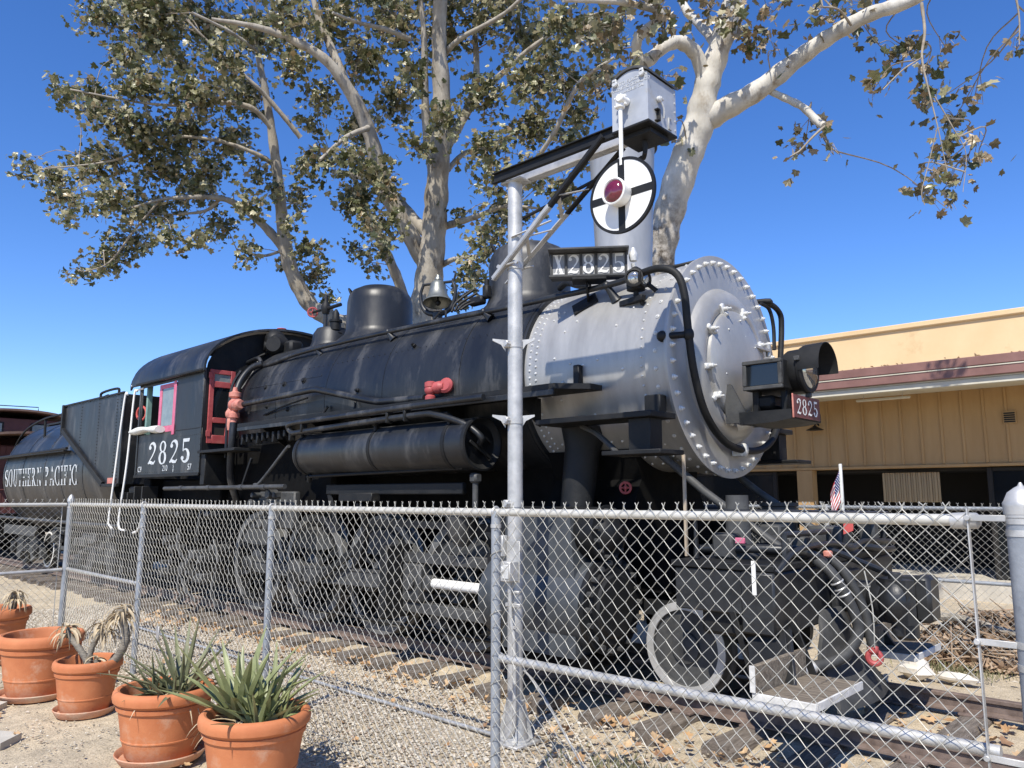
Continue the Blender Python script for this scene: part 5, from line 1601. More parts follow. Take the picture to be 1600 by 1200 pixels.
mb.tube([(-5.0, -1.36, 2.08), (-2.2, -1.34, 2.12)], 0.018, 8)
mb.tube([(-4.95, -1.36, 2.1), (-5.0, -1.33, 2.02)], 0.03, 8)
mb.bx(-4.75, -2.3, -1.25, -1.19, 1.86, 1.98, 0.01)
mb.beam((-4.7, -1.22, 1.86), (-4.6, -1.15, 1.42), 0.05, 0.06)
mb.build('brake_pipe', M['black_dull'], loco)
mb = MB()
rg2 = random.Random(44)
for k in range(14):
    x = -6.3 + rg2.uniform(0, 0.95)
    z = 1.45 + rg2.uniform(0, 0.42)
    r = rg2.uniform(0.03, 0.075)
    if k % 2:
        mb.cyl((x, -1.30, z), (x, -1.45, z), r, 12, 0.01)
    else:
        mb.box((x, -1.34, z), (r * 2, 0.16, r * 2.4), 0.01)
mb.bx(-6.25, -5.35, -1.32, -1.22, 1.42, 1.90, 0.02)
mb.build('lubricator', M['grey_steel'], loco)
mb = MB()
for k in range(10):
    x = -6.75 + k * 0.14
    mb.bx(x, x + 0.05, -1.36, -1.28, 2.55 + 0.03 * (k % 3), 2.70, 0.008)
mb.parts('pipe_manifold', M['black_dull'], loco)
mb = MB().box((-2.06, -1.30, 2.02), (0.10, 0.10, 0.10), 0.02)
mb.cyl((-2.06, -1.30, 1.6), (-2.06, -1.30, 2.0), 0.03, 10)
mb.bx(-2.55, -1.80, -1.40, -1.20, 1.64, 1.69, 0.006)
mb.lathe([(0, 0.06), (0.12, 0.15), (0.3, 0.17)], (-2.3, -1.25, 1.34), (0, 0, 1), 16)
mb.build('valve_bracket', M['grey_steel'], loco)
# side injector check (pale red) and top check valve (red)
mb = MB().lathe([(0, 0.075), (0.05, 0.075), (0.07, 0.055), (0.16, 0.055), (0.18, 0.085), (0.24, 0.085), (0.26, 0.05)], (-2.93, -1.16, 2.88), (0, 0, 1), 18)
mb.lathe([(0, 0.06), (0.08, 0.06), (0.1, 0.085), (0.17, 0.085), (0.2, 0.06), (0.24, 0.055)], (-2.93, -1.16, 3.03), (0.98, 0.2, 0.12), 18)
mb.ball((-2.93, -1.16, 3.02), 0.085, 14, 10)
mb.lathe([(0, 0.10), (0.05, 0.11), (0.08, 0.08)], (-2.70, -1.06, 3.06), (0.3, -1, 0.2), 16)
mb.scale((-2.93, -1.12, 2.88), 0.8).build('check_valve', M['red'], loco)
mb = MB().lathe([(0, 0.05), (0.06, 0.05), (0.07, 0.08), (0.14, 0.08), (0.16, 0.05), (0.36, 0.055), (0.38, 0.085), (0.44, 0.085), (0.46, 0.04), (0.52, 0.03)], (-7.18, -1.26, 2.90), (0, 0, 1), 16)
mb.lathe([(0, 0.05), (0.05, 0.085), (0.12, 0.085), (0.14, 0.06), (0.20, 0.06)], (-7.18, -1.26, 3.16), (1, 0, -0.02), 16)
mb.ball((-7.18, -1.26, 3.16), 0.095, 14, 10)
mb.ball((-7.34, -1.22, 3.04), 0.09, 14, 10)
mb.lathe([(0, 0.05), (0.07, 0.06), (0.32, 0.06), (0.36, 0.03)], (-7.34, -1.22, 2.80), (0, 0, 1), 14)
mb.build('injector', M['pink'], loco)
mb = MB().tube([(-7.18, -1.26, 2.90), (-7.18, -1.27, 2.60), (-7.3, -1.2, 2.1), (-7.4, -1.0, 1.7)], 0.055, 12, k=4)
mb.tube([(-7.30, -1.20, 3.3), (-7.35, -1.10, 3.55), (-7.3, -0.97, 3.75), (-7.15, -0.86, 3.82)], 0.05, 12, k=4)
mb.tube([(-7.45, -1.22, 2.4), (-7.5, -1.2, 3.0), (-7.6, -1.1, 3.5), (-7.65, -0.95, 3.75)], 0.022, 8, k=4)
mb.tube([(-7.6, -0.7, 3.92), (-7.55, -0.82, 3.7), (-7.5, -1.0, 3.45)], 0.018, 8, k=4)
mb.build('steam_line', M['black'], loco)

# --- cab
CX0, CX1, CY, CZ0, CZ1 = -10.16, -7.75, 1.45, 2.17, 3.76
cab = MB()
def side(s):
    y0, y1 = (s * CY - 0.012, s * CY + 0.012)
    m3 = MB()
    m3.bx(CX0, CX1, y0, y1, CZ0, 2.85, 0.003)
    m3.bx(-8.70, CX1, y0, y1, 2.852, CZ1, 0.003)
    m3.bx(CX0, CX0 + 0.08, y0, y1, 2.852, CZ1, 0.003)
    m3.bx(CX0 + 0.082, -8.702, y0, y1, 3.66, CZ1, 0.003)
    return m3
cn = side(-1).build('cab_side', M['black'], loco)
side(1).build('cab_side', M['black'], loco)
# front wall following the roof curve
arc = [(1.47 * math.cos(R(a)), 3.72 + 0.755 * math.sin(R(a))) for a in range(0, 181, 9)]
MB().prism([(1.44, CZ0)] + [(p[0] * 0.98, p[1]) for p in arc] + [(-1.44, CZ0)], (CX1 - 0.02, 0, 0), (0, 1, 0), (0, 0, 1), (0.018, 0, 0)).build('cab_front', M['black_dull'], loco)
# roof
ro, ri = [], []
for a in range(-3, 184, 6):
    ro.append((1.545 * math.cos(R(a)), 3.74 + 0.79 * math.sin(R(a))))
    ri.append((1.515 * math.cos(R(a)), 3.735 + 0.76 * math.sin(R(a))))
m3 = MB()
xs_ = [-10.42, -10.36, -9.2, -7.62]
vs_, fs_ = [], []
n_ = len(ro)
for k, x in enumerate(xs_):
    dz = -0.05 if k == 0 else 0.0
    vs_ += [(x, p[0], p[1] + dz) for p in ro] + [(x, p[0], p[1] + dz) for p in ri]
for k in range(len(xs_) - 1):
    for j in range(n_ - 1):
        a0 = k * 2 * n_ + j
        b0_ = (k + 1) * 2 * n_ + j
        fs_.append((a0, a0 + 1, b0_ + 1, b0_))
        fs_.append((a0 + n_, b0_ + n_, b0_ + n_ + 1, a0 + n_ + 1))
    for j in (0, n_ - 1):
        a0 = k * 2 * n_ + j
        b0_ = (k + 1) * 2 * n_ + j
        fs_.append((a0, b0_, b0_ + n_, a0 + n_))
for k in (0, len(xs_) - 1):
    for j in range(n_ - 1):
        a0 = k * 2 * n_ + j
        fs_.append((a0, a0 + 1, a0 + 1 + n_, a0 + n_))
m3.add(vs_, fs_)
roof = m3.build('cab_roof', M['black'], loco, smooth=50)
m3 = MB()
for k in range(7):
    m3.ball((-8.9 + 0.1 * k, -0.55, 4.475), 0.02, 6, 4)
m3.build('roof_rivets', M['black_dull'], roof)
mb = MB().tube([(-10.12, -1.44, 3.70), (-10.28, -1.50, 3.76), (-10.38, -1.53, 3.72)], 0.02, 8, k=3)
mb.build('gutter_spout', M['white'], roof)
MB().bx(CX0, CX1 + 0.1, -1.553, -1.50, 3.70, 3.735, 0.006).build('drip_rail', M['black_dull'], roof)
for x in (CX0, CX1 - 0.05):
    MB().bx(x, x + 0.05, -1.476, -1.463, CZ0, CZ1, 0.003).build('corner_strap', M['black'], cn)
MB().bx(CX0, CX1, -1.49, -1.463, CZ0 - 0.03, CZ0 + 0.02, 0.004).build('bottom_angle', M['black_dull'], cn)
m3 = MB()
for k in range(26):
    m3.ball((CX0 + 0.05 + k * 0.092, -1.462, CZ0 + 0.055), 0.008, 6, 4)
for k in range(18):
    m3.ball((CX1 - 0.025, -1.476, CZ0 + 0.08 + k * 0.088), 0.008, 6, 4)
for k in range(26):
    m3.ball((-8.70 + (k % 13) * 0.07, -1.462, 2.86 - 0.10 * (k // 13)), 0.007, 6, 4)
m3.build('rivet_heads', M['black'], cn)['kind'] = 'stuff'
# sliding window sash in bleached pink, opening behind it, green posts
wn = MB().bx(-9.42, -9.33, -1.44, -1.415, 2.86, 3.65, 0.004)
wn.bx(-8.80, -8.71, -1.475, -1.45 - 0.014, 2.80, 3.66, 0.004)
wn.bx(-9.328, -8.80, -1.44, -1.415, 2.86, 2.96, 0.004)
wn.bx(-9.328, -8.80, -1.44, -1.415, 3.58, 3.65, 0.004)
sash = wn.build('window_sash', M['magenta'], loco)
MB().bx(-9.325, -8.71, -1.43, -1.424, 2.965, 3.575, 0).build('pane', M['glass_cab'], sash)
MB().bx(-10.06, -10.0, -1.40, -1.32, 2.2, 3.7, 0.004).build('cab_post', M['green'], loco)
MB().bx(-9.72, -9.66, -1.2, -1.1, 2.2, 3.6, 0.004).build('cab_post', M['green'], loco)
mb = MB().lathe([(0, 0.05), (0.02, 0.09), (0.06, 0.09), (0.08, 0.03)], (-9.5, -1.1, 3.25), (-0.3, -1, 0), 16)
mb.box((-9.5, -1.1, 3.05), (0.14, 0.1, 0.4), 0.04)
mb.build('lubricator_pot', M['cushion'], loco)
MB().bx(-9.9, -8.2, -1.0, 1.0, 2.2, 2.25, 0).build('cab_floor', M['under'], loco)
MB().lathe([(0, 1.05), (0.3, 1.0), (0.31, 0.0)], (-7.80, 0, 3.02), (-1, 0, 0), 40).build('backhead', M['under'], loco)
arm = MB()
arm.add(*(lambda P: (P[0], P[1]))((lambda: (
    [Vector((x, -1.52 + 0.085 * math.cos(a), 2.915 + (0.052 - 0.012 * math.sin(x * 9)) * math.sin(a) + 0.012 * math.sin(x * 5))) for x in [-10.2 + 0.06 * i for i in range(19)] for a in [2 * pi * j / 12 for j in range(12)]],
    [(i * 12 + j, i * 12 + (j + 1) % 12, (i + 1) * 12 + (j + 1) % 12, (i + 1) * 12 + j) for i in range(18) for j in range(12)] + [tuple(range(12)), tuple(18 * 12 + j for j in range(12))]))()))
arm.build('arm_rest', M['cushion'], cn, smooth=70)
# numbers on the cab side
lettering('numeral', M['letter'], cn, '2825', 0.37, lambda x, y, l: Vector((-9.66 + x, -1.462 - l, 2.345 + y)), total=1.55, gap=0.18)
face = lambda x, z: Matrix(((1, 0, 0, x), (0, 0, 1, -1.464), (0, 1, 0, z), (0, 0, 0, 1)))
for tx, x, z in (('C9', -9.98, 2.235), ('210', -8.98, 2.235), ('S', -8.67, 2.275), ('8', -8.67, 2.215), ('57', -8.10, 2.235)):
    plain_text(tx, 0.13 if len(tx) > 1 else 0.07, face(x, z), 'lettering', M['letter'], cn)
# red front cab door with its panes
DX_ = CX1 + 0.012
dr = MB()
def quad_bar(p0, p1, w):
    dr.beam((DX_, p0[0], p0[1]), (DX_, p1[0], p1[1]), 0.03, w, up=(1, 0, 0)) if False else dr.beam((DX_, p0[0], p0[1]), (DX_, p1[0], p1[1]), w, 0.03, up=(1, 0, 0), bev=0.005)
dr.bx(DX_, DX_ + 0.03, -1.40, -1.33, 2.62, 3.74, 0.005)
dr.beam((DX_ + 0.015, -1.035, 3.74), (DX_ + 0.015, -1.035, 3.42), 0.07, 0.03, up=(1, 0, 0), bev=0.005)
dr.beam((DX_ + 0.015, -1.035, 3.44), (DX_ + 0.015, -1.10, 2.62), 0.07, 0.03, up=(1, 0, 0), bev=0.005)
for z0, z1 in ((3.675, 3.74), (3.47, 3.56), (2.93, 3.01), (2.62, 2.745)):
    dr.bx(DX_ + 0.001, DX_ + 0.0315, -1.329, -1.072 if z0 > 3.2 else -1.10, z0, z1, 0.005)
door_c = dr.build('cab_door', M['red'], loco)
MB().prism([(-1.328, 3.02), (-1.11, 3.02), (-1.072, 3.47), (-1.328, 3.47)], (DX_ + 0.006, 0, 0), (0, 1, 0), (0, 0, 1), (0.006, 0, 0)).build('pane', M['glass_dark'], door_c)
MB().bx(DX_ + 0.006, DX_ + 0.012, -1.328, -1.072, 3.562, 3.673, 0).build('pane', M['glass_cab'], door_c)
MB().bx(DX_ + 0.001, DX_ + 0.006, -1.328, -1.10, 2.747, 2.928, 0).build('vent_opening', M['interior'], door_c)
mb = MB()
for zz in (3.6, 2.72):
    mb.bx(DX_ + 0.031, DX_ + 0.042, -1.425, -1.36, zz, zz + 0.09, 0.003)
mb.cyl((DX_ + 0.031, -1.06, 3.1), (DX_ + 0.06, -1.06, 3.1), 0.018, 8)
mb.build('hinge', M['red'], door_c)
MB().bx(CX1 + 0.0, -6.62, -1.52, -1.12, 2.465, 2.505, 0.005).build('cab_step', M['black_dull'], loco)
mb = MB().prism([(0, 0), (0.36, 0), (0.36, -0.3)], (-7.7, -1.48, 2.46), (0, 1, 0), (0, 0, 1), (0.03, 0, 0))
mb.bx(-7.74, -7.6, -1.46, -1.1, 2.0, 2.46, 0.01)
mb.build('step_bracket', M['black_dull'], loco)
# steps and rear drag beam under the cab
mb = MB().bx(-10.2, -7.75, -0.62, 0.62, 0.42, 1.74, 0.02)  # black block added below the cab to stand for the shade there
mb.bx(-10.2, -9.9, -1.3, 1.3, 1.5, 2.13, 0.02)
mb.bx(-10.0, -7.8, -1.1, 1.1, 1.75, 2.1, 0.02)
mb.build('drag_beam_and_fill', M['under'], loco)
mb = MB()
for zz in (0.62, 1.0, 1.38):
    mb.bx(-10.1, -9.75, -1.50, -1.22, zz, zz + 0.03, 0.004)
mb.bx(-10.1, -10.07, -1.49, -1.23, 0.6, 2.0, 0.004)
mb.bx(-9.78, -9.75, -1.49, -1.23, 0.6, 2.0, 0.004)
mb.build('cab_ladder', M['black_dull'], loco)
wp = MB()
wp.tube([(-10.22, -1.50, 3.62), (-10.28, -1.52, 3.55), (-10.34, -1.54, 2.4), (-10.46, -1.56, 1.5), (-10.40, -1.56, 1.30), (-10.2, -1.55, 1.27)], 0.0175, 10, k=6)
wp.tube([(-10.04, -1.46, 3.66), (-10.2, -1.50, 3.64)], 0.0175, 10)
wp.build('grab_rail', M['white'], loco)
mb = MB().tube([(-9.9, -1.53, 1.24), (-9.7, -1.53, 1.30), (-9.5, -1.53, 1.62)], 0.02, 8, k=4)
mb.build('grab_rail', M['white'], loco)
# trailing greebles visible through the fence under the cab
mb = MB()
rg2 = random.Random(8)
for k in range(26):
    x = rg2.uniform(-9.6, -7.6)
    z = rg2.uniform(0.5, 1.7)
    r = rg2.uniform(0.04, 0.11)
    t_ = k % 3
    if t_ == 0:
        mb.cyl((x, -1.0, z), (x, -1.28, z), r, 12, 0.01)
    elif t_ == 1:
        mb.box((x, -1.1, z), (r * 2.4, 0.3, r * 1.6), 0.015)
    else:
        mb.tube([(x, -1.2, z), (x + rg2.uniform(-0.3, 0.3), -1.24, z - 0.3), (x + rg2.uniform(-0.2, 0.4), -1.2, z - 0.5)], 0.025, 8, k=3)
mb.parts('pipe_work', M['grey_steel'], loco)
# ------------------------------------------------------------------ tender with a round tank
tender = thing('tender', (-15, 0, RT), 'black round tank tender lettered in white and coupled behind the locomotive cab', 'tender')
TZ, TR = 2.34, 1.33
tk = MB().lathe([(-19.0, 0.0), (-18.98, 0.5), (-18.93, 0.9), (-18.85, 1.15), (-18.74, 1.28), (-18.62, TR), (-11.6, TR), (-11.55, 0)], (0, 0, TZ), AX, 80).build('tank', M['black'], tender)
for x in (-18.66, -17.2, -15.61, -14.5, -13.2):
    MB().lathe([(-0.05, TR + 0.001), (-0.049, TR + 0.006), (0.049, TR + 0.006), (0.05, TR + 0.001)], (x, 0, TZ), AX, 80).build('tank_seam', M['black'], tk)
m2 = MB()
for x in (-18.66, -17.2, -15.61, -14.5, -13.2):
    for k in range(40):
        a = R(20 + k * 3.6)
        if 2.0 < TZ + TR * math.cos(a) < 2.52:
            continue
        m2.ball((x - 0.02, -(TR + 0.006) * math.sin(a), TZ + (TR + 0.006) * math.cos(a)), 0.010, 6, 4)
m2.build('rivet_heads', M['black'], tk)['kind'] = 'stuff'
def on_tank(x, y, l):
    z = 2.06 + y
    rr = TR + 0.008 + l
    a = math.asin(max(-1, min(1, (z - TZ) / rr)))
    return Vector((-18.52 + x, -rr * math.cos(a), TZ + rr * math.sin(a)))
lettering('letter', M['letter'], tk, 'SOUTHERN', 0.40, on_tank, total=2.78, gap=0.13)
lettering('letter', M['letter'], tk, 'PACIFIC', 0.40, lambda x, y, l: on_tank(x + 3.05, y, l), total=2.02, gap=0.14)
bk = MB()
for s in (-1, 1):
    bk.prism([(-14.14, 3.66), (-11.0, 3.66), (-11.0, 2.05), (-11.70, 2.07), (-14.14, 3.20)], (0, s * 1.42, 0), (1, 0, 0), (0, 0, 1), (0, -s * 0.03, 0))
bk.prism([(-1.388, 2.05), (1.388, 2.05), (1.388, 3.66), (-1.388, 3.66)], (-11.035, 0, 0), (0, 1, 0), (0, 0, 1), (0.03, 0, 0))
bk.prism([(-1.388, 3.2), (1.388, 3.2), (1.388, 3.66), (-1.388, 3.66)], (-14.138, 0, 0), (0, 1, 0), (0, 0, 1), (0.03, 0, 0))
bk.bx(-14.1, -11.04, -1.388, 1.388, 3.56, 3.60, 0)
bunk = bk.build('oil_bunker', M['black'], tender)
mb = MB()
for s in (-1, 1):
    mb.beam((-14.20, s * 1.44, 3.20), (-11.68, s * 1.44, 2.05), 0.07, 0.10)
    mb.bx(-14.20, -14.13, s * 1.44 - 0.04, s * 1.44 + 0.04, 3.15, 3.70, 0.006)
    mb.bx(-14.14, -10.98, s * 1.43 - 0.02, s * 1.43 + 0.02, 3.662, 3.70, 0.006)
    mb.bx(-11.68, -10.97, s * 1.44 - 0.03, s * 1.44 + 0.03, 2.0, 2.06, 0.006)
mb.parts('bunker_angle', M['black_dull'], bunk)
m2 = MB()
for x in (-13.15, -12.2, -11.30, -11.12):
    for k in range(26):
        z = 3.58 - k * 0.06
        if z > 2.1 + max(0, (-x - 11.7)) * 0.46:
            m2.ball((x, -1.422, z), 0.011, 6, 4)
m2.build('rivet_heads', M['black_dull'], bunk)['kind'] = 'stuff'
MB().bx(-11.42, -11.18, -1.462, -1.42, 2.02, 2.16, 0.004).build('side_reflector', M['pink'], bunk)
mb = MB().tube([(-13.6, -0.95, 3.64), (-13.6, -0.95, 3.86), (-13.5, -0.95, 3.95), (-12.7, -0.95, 3.96), (-12.6, -0.95, 3.86), (-12.6, -0.95, 3.64)], 0.026, 8, k=4)
mb.tube([(-14.3, -1.02, 3.70), (-15.6, -1.02, 3.66), (-17.0, -1.04, 3.62), (-18.3, -1.08, 3.38), (-19.2, -1.12, 2.78)], 0.024, 8, k=5)
for x in (-14.6, -15.7, -16.9):
    mb.tube([(x, -1.02, 3.66), (x, -1.0, 3.10)], 0.028, 8)
mb.tube([(-13.95, -1.40, 2.80), (-19.6, -1.40, 2.77)], 0.03, 8)
mb.build('tender_handrail', M['black_dull'], tender)
mb = MB().bx(-18.9, -14.0, -0.45, 0.45, 3.62, 3.67, 0.006)
mb.bx(-19.5, -14.1, -1.42, -1.22, 2.74, 2.77, 0.006)
mb.build('tank_walkway', M['black_dull'], tender)
mb = MB().lathe([(0, 0.42), (0.25, 0.42), (0.30, 0.38), (0.31, 0)], (-15.4, 0, 3.62), (0, 0, 1), 26)
mb.tube([(-15.4, -0.3, 3.90), (-15.35, -0.3, 4.08), (-15.1, -0.3, 4.10), (-15.05, -0.3, 3.90)], 0.03, 8)
mb.build('water_hatch', M['black_dull'], tender)
mb = MB().bx(-19.3, -10.6, -0.45, 0.45, 0.95, 1.35, 0.02)
mb.bx(-10.95, -10.6, -1.30, 1.30, 1.05, 1.50, 0.02)
mb.bx(-19.4, -19.1, -1.30, 1.30, 1.0, 1.40, 0.02)
mb.build('underframe', M['under'], tender)
MB().tube([(-19.0, -1.28, 1.33), (-15, -1.28, 1.31), (-10.9, -1.28, 1.30)], 0.035, 8).build('train_pipe', M['grey_steel'], tender)
MB().prism([(-18.6, 0.95), (-16.2, 0.95), (-16.0, 1.16), (-18.6, 1.16)], (0, -1.24, 0), (1, 0, 0), (0, 0, 1), (0, 0.04, 0)).build('frame_skirt', M['grey_steel'], tender)
for cx_ in (-17.3, -12.6):
    for s in (-1, 1):
        mb = MB()
        mb.prism([(-1.15, 0.62), (-0.9, 0.80), (-0.35, 0.98), (0.35, 0.98), (0.9, 0.80), (1.15, 0.62), (1.15, 0.48), (0.85, 0.46), (0.45, 0.36), (0.35, 0.55), (-0.35, 0.55), (-0.45, 0.36), (-0.85, 0.46), (-1.15, 0.48)],
                 (cx_, s * 0.98, 0), (1, 0, 0), (0, 0, 1), (0, s * 0.10, 0))
        fr = mb.build('truck_side_frame', M['grey_steel'], tender)
        m2 = MB()
        for d in (-0.18, 0.0, 0.18):
            for q in range(8):
                m2.torus((cx_ + d, s * 1.02, 0.57 + q * 0.045), (0, 0, 1), 0.07, 0.018, 14, 6)
        m2.build('coil_spring', M['black_dull'], fr)
        for d in (-0.85, 0.85):
            wv = MB().lathe([(-0.06, 0.30), (0.055, 0.32), (0.055, 0.40), (-0.05, 0.405), (-0.08, 0.43), (-0.085, 0.36)], (cx_ + d, s * 0.80, RT + 0.405), (0, s, 0), 40, caps=False).build('tender_wheel', M['grey_steel'], tender)
            MB().lathe([(0.02, 0.32), (0.0, 0.2), (0.05, 0.12), (0.06, 0.0)], (cx_ + d, s * 0.80, RT + 0.405), (0, s, 0), 30).build('wheel_disc', M['black_dull'], wv)
            MB().lathe([(0.052, 0.355), (0.062, 0.36), (0.062, 0.395), (0.052, 0.398)], (cx_ + d, s * 0.80, RT + 0.405), (0, s, 0), 40, caps=False).build('tyre', M['white'] if (s < 0 and d > 0 and cx_ < -15) else M['grey_steel'], wv)
            MB().box((cx_ + d, s * 1.06, RT + 0.405), (0.26, 0.20, 0.28), 0.04).build('axle_box', M['black_dull'], fr)
    MB().bx(cx_ - 0.3, cx_ + 0.3, -0.95, 0.95, 0.55, 0.93, 0.03).build('truck_bolster', M['under'], tender)
wp = MB()
wp.tube([(-10.62, -1.50, 3.60), (-10.70, -1.52, 3.52), (-10.86, -1.54, 2.2), (-10.95, -1.55, 1.45), (-10.90, -1.55, 1.34), (-10.75, -1.55, 1.28)], 0.0175, 10, k=6)
wp.build('grab_rail', M['white'], tender)
mb = MB().torus((-10.75, -1.2, 3.3), (0.3, -1, 0), 0.12, 0.02, 18, 8)
mb.build('hose_coil', M['tag_red'], tender)
mb = MB().bx(-10.7, -10.4, -1.35, -1.1, 1.55, 2.0, 0.03)
mb.bx(-10.72, -10.68, -1.48, -1.2, 0.7, 1.9, 0.004)
mb.bx(-10.42, -10.38, -1.48, -1.2, 0.7, 1.9, 0.004)
mb.bx(-10.7, -10.4, -1.48, -1.2, 0.72, 0.75, 0.004)
mb.build('tender_step', M['black_dull'], tender)
rg2 = random.Random(18)
mb = MB()
for k in range(22):
    x = rg2.uniform(-16.0, -11)
    z = rg2.uniform(0.7, 1.25)
    mb.box((x, -1.05 + rg2.uniform(-.1, .1), z), (rg2.uniform(.1, .35), 0.2, rg2.uniform(.06, .2)), 0.015)
mb.parts('brake_gear', M['grey_steel'], tender)

# ------------------------------------------------------------------ caboose far left
cab_ = thing('caboose', (-26, 0, RT), 'dark oxide red wooden caboose standing behind the tender', 'caboose')
body = MB().bx(-33.0, -21.9, -1.42, 1.42, 1.15, 3.25, 0.02).build('body', M['caboose'], cab_)
for k in range(24):
    MB().bx(-22.3 - k * 0.14, -22.3 - k * 0.14 + 0.128, -1.436, -1.4205, 1.17, 3.22, 0.004).build('board', M['caboose'], body)
for k in range(20):
    MB().bx(-21.899, -21.885, -1.40 + k * 0.14, -1.40 + k * 0.14 + 0.128, 1.17, 3.22, 0.004).build('board', M['caboose'], body)
def arc_roof(x0, x1, hw, z, rise, th=0.06):
    pr = [(hw * math.cos(R(a)), z + rise * math.sin(R(a))) for a in range(0, 181, 12)]
    pi_ = [((hw - 0.03) * math.cos(R(a)), z - th + rise * math.sin(R(a))) for a in range(180, -1, -12)]
    return MB().prism(pr + pi_, (x0, 0, 0), (0, 1, 0), (0, 0, 1), (x1 - x0, 0, 0))
arc_roof(-33.6, -21.0, 1.62, 3.30, 0.32).build('roof', M['oxide_roof'], cab_)
cup = MB().bx(-29.5, -23.3, -1.25, 1.25, 3.3, 4.15, 0.02).build('cupola', M['caboose'], cab_)
arc_roof(-29.8, -23.0, 1.42, 4.16, 0.26).build('cupola_roof', M['oxide_roof'], cup)
for (y0, y1) in ((-1.0, -0.35), (0.35, 1.0)):
    w_ = MB().bx(-23.299, -23.27, y0, y1, 3.68, 4.02, 0.004).build('window_frame', M['black_dull'], cup)
    MB().bx(-23.269, -23.262, y0 + 0.05, y1 - 0.05, 3.73, 3.98, 0).build('pane', M['glass_cab'], w_)
mb = MB()
for y in (-1.3, -0.5, 0.5, 1.3):
    mb.tube([(-21.2, y, 1.1), (-21.2, y, 2.0)], 0.022, 8)
for z in (1.55, 2.0):
    mb.tube([(-21.2, -1.3, z), (-21.2, 1.3, z)], 0.02, 8)
mb.build('end_railing', M['caboose'], cab_)
MB().bx(-21.9, -21.0, -1.4, 1.4, 1.02, 1.14, 0.01).build('end_platform', M['oxide_roof'], cab_)
mb = MB().tube([(-23.2, -0.6, 4.4), (-23.2, -0.6, 4.5), (-23.2, 0.5, 4.52), (-23.2, 0.5, 4.4)], 0.015, 6)
mb.build('roof_grab', M['black_dull'], cup)
mb = MB().bx(-33, -21.5, -0.5, 0.5, 0.6, 1.0, 0.02)
for x in (-23.5, -25.2, -29.5, -31.2):
    mb.lathe([(-0.9, 0.42), (0.9, 0.42)], (x, 0, RT + 0.42), (0, 1, 0), 24)
mb.build('caboose_truck', M['under'], cab_)

# ------------------------------------------------------------------ wigwag crossing signal on its mast
MX, MY = -0.75, -2.13
ww = thing('wigwag_signal', (MX, MY, 0), 'wigwag crossing signal with white banner disc and ruby lamp on a galvanised mast', 'signal')
mast = MB().cyl((MX, MY, -0.1), (MX, MY, 4.46), 0.0605, 28, 0.0).build('mast', M['galv'], ww)
mb = MB().lathe([(-0.02, 0.115), (0.03, 0.115), (0.035, 0.10), (0.12, 0.088), (0.26, 0.074), (0.31, 0.073), (0.315, 0.062)], (MX, MY, 0), (0, 0, 1), 28)
for k in range(4):
    a = R(45 + 90 * k)
    d = Vector((math.cos(a), math.sin(a), 0))
    mb.prism([(0.06, 0.03), (0.135, 0.03), (0.078, 0.28), (0.06, 0.28)], Vector((MX, MY, 0)) - Vector((-d.y, d.x, 0)) * 0.006, d, (0, 0, 1), Vector((-d.y, d.x, 0)) * 0.012)
mb.box((MX, MY, 0.008), (0.28, 0.28, 0.02), 0.004)
mb.build('mast_base', M['galv'], mast)
for zz in (3.06, 2.44, 1.785):
    mb = MB().lathe([(0, 0.066), (0.05, 0.066)], (MX, MY, zz - 0.025), (0, 0, 1), 24)
    for s in (-1, 1):
        mb.prism([(0.06, 0.02), (0.17, 0.03), (0.17, 0.015), (0.10, -0.02), (0.065, -0.075)], (MX, MY - 0.02, zz + 0.02), (s * 0.73, s * 0.68, 0), (0, 0, 1), (-0.012, 0.013, 0)) if zz > 2 else None
    mb.box((MX - 0.02, MY - 0.075, zz), (0.05, 0.05, 0.06), 0.008)
    mb.cyl((MX + 0.0, MY - 0.11, zz), (MX, MY - 0.06, zz), 0.014, 8)
    mb.build('mast_bracket', M['galv'], mast)
# junction box and conduit
jb = MB().bx(MX - 0.01, MX + 0.10, MY - 0.17, MY - 0.072, 1.20, 1.35, 0.006).build('junction_box', M['galv'], ww)
mb = MB().bx(MX - 0.03, MX + 0.11, MY - 0.07, MY - 0.062, 1.19, 1.50, 0.002)
mb.bx(MX - 0.09, MX - 0.035, MY - 0.11, MY - 0.05, 1.38, 1.54, 0.004)
mb.build('back_plate', M['galv'], jb)
m2 = MB()
m2.cyl((MX + 0.02, MY - 0.185, 1.29), (MX + 0.02, MY - 0.17, 1.29), 0.025, 12, 0.004)
m2.box((MX + 0.06, MY - 0.174, 1.275), (0.06, 0.008, 0.10), 0.002)
m2.build('hasp', M['bolt'], jb)
MB().tube([(MX + 0.04, MY - 0.11, 1.20), (MX + 0.05, MY - 0.10, 0.9), (MX + 0.07, MY - 0.09, 0.75), (MX + 0.075, MY - 0.09, 0.22), (MX + 0.05, MY - 0.09, 0.09), (MX - 0.06, MY - 0.07, 0.035), (MX - 0.2, MY - 0.05, 0.030)], 0.0165, 10, k=6).build('conduit_riser', M['galv'], ww)
mb = MB()
for zz in (0.85, 0.45):
    mb.lathe([(0, 0.019), (0.02, 0.019)], (MX + 0.075, MY - 0.09, zz), (0, 0, 1), 10)
mb.beam((MX - 0.02, MY - 0.08, 1.02), (MX + 0.13, MY - 0.08, 1.02), 0.03, 0.03)
mb.beam((MX - 0.02, MY - 0.08, 1.12), (MX + 0.12, MY - 0.08, 1.12), 0.03, 0.02)
mb.build('conduit_clamp', M['galv'], ww)
cond = MB().tube([(MX - 0.2, MY - 0.05, 0.030), (-3.0, MY - 0.05, 0.032), (-6.0, MY - 0.02, 0.035), (-8.6, MY + 0.02, 0.03)], 0.0165, 10)
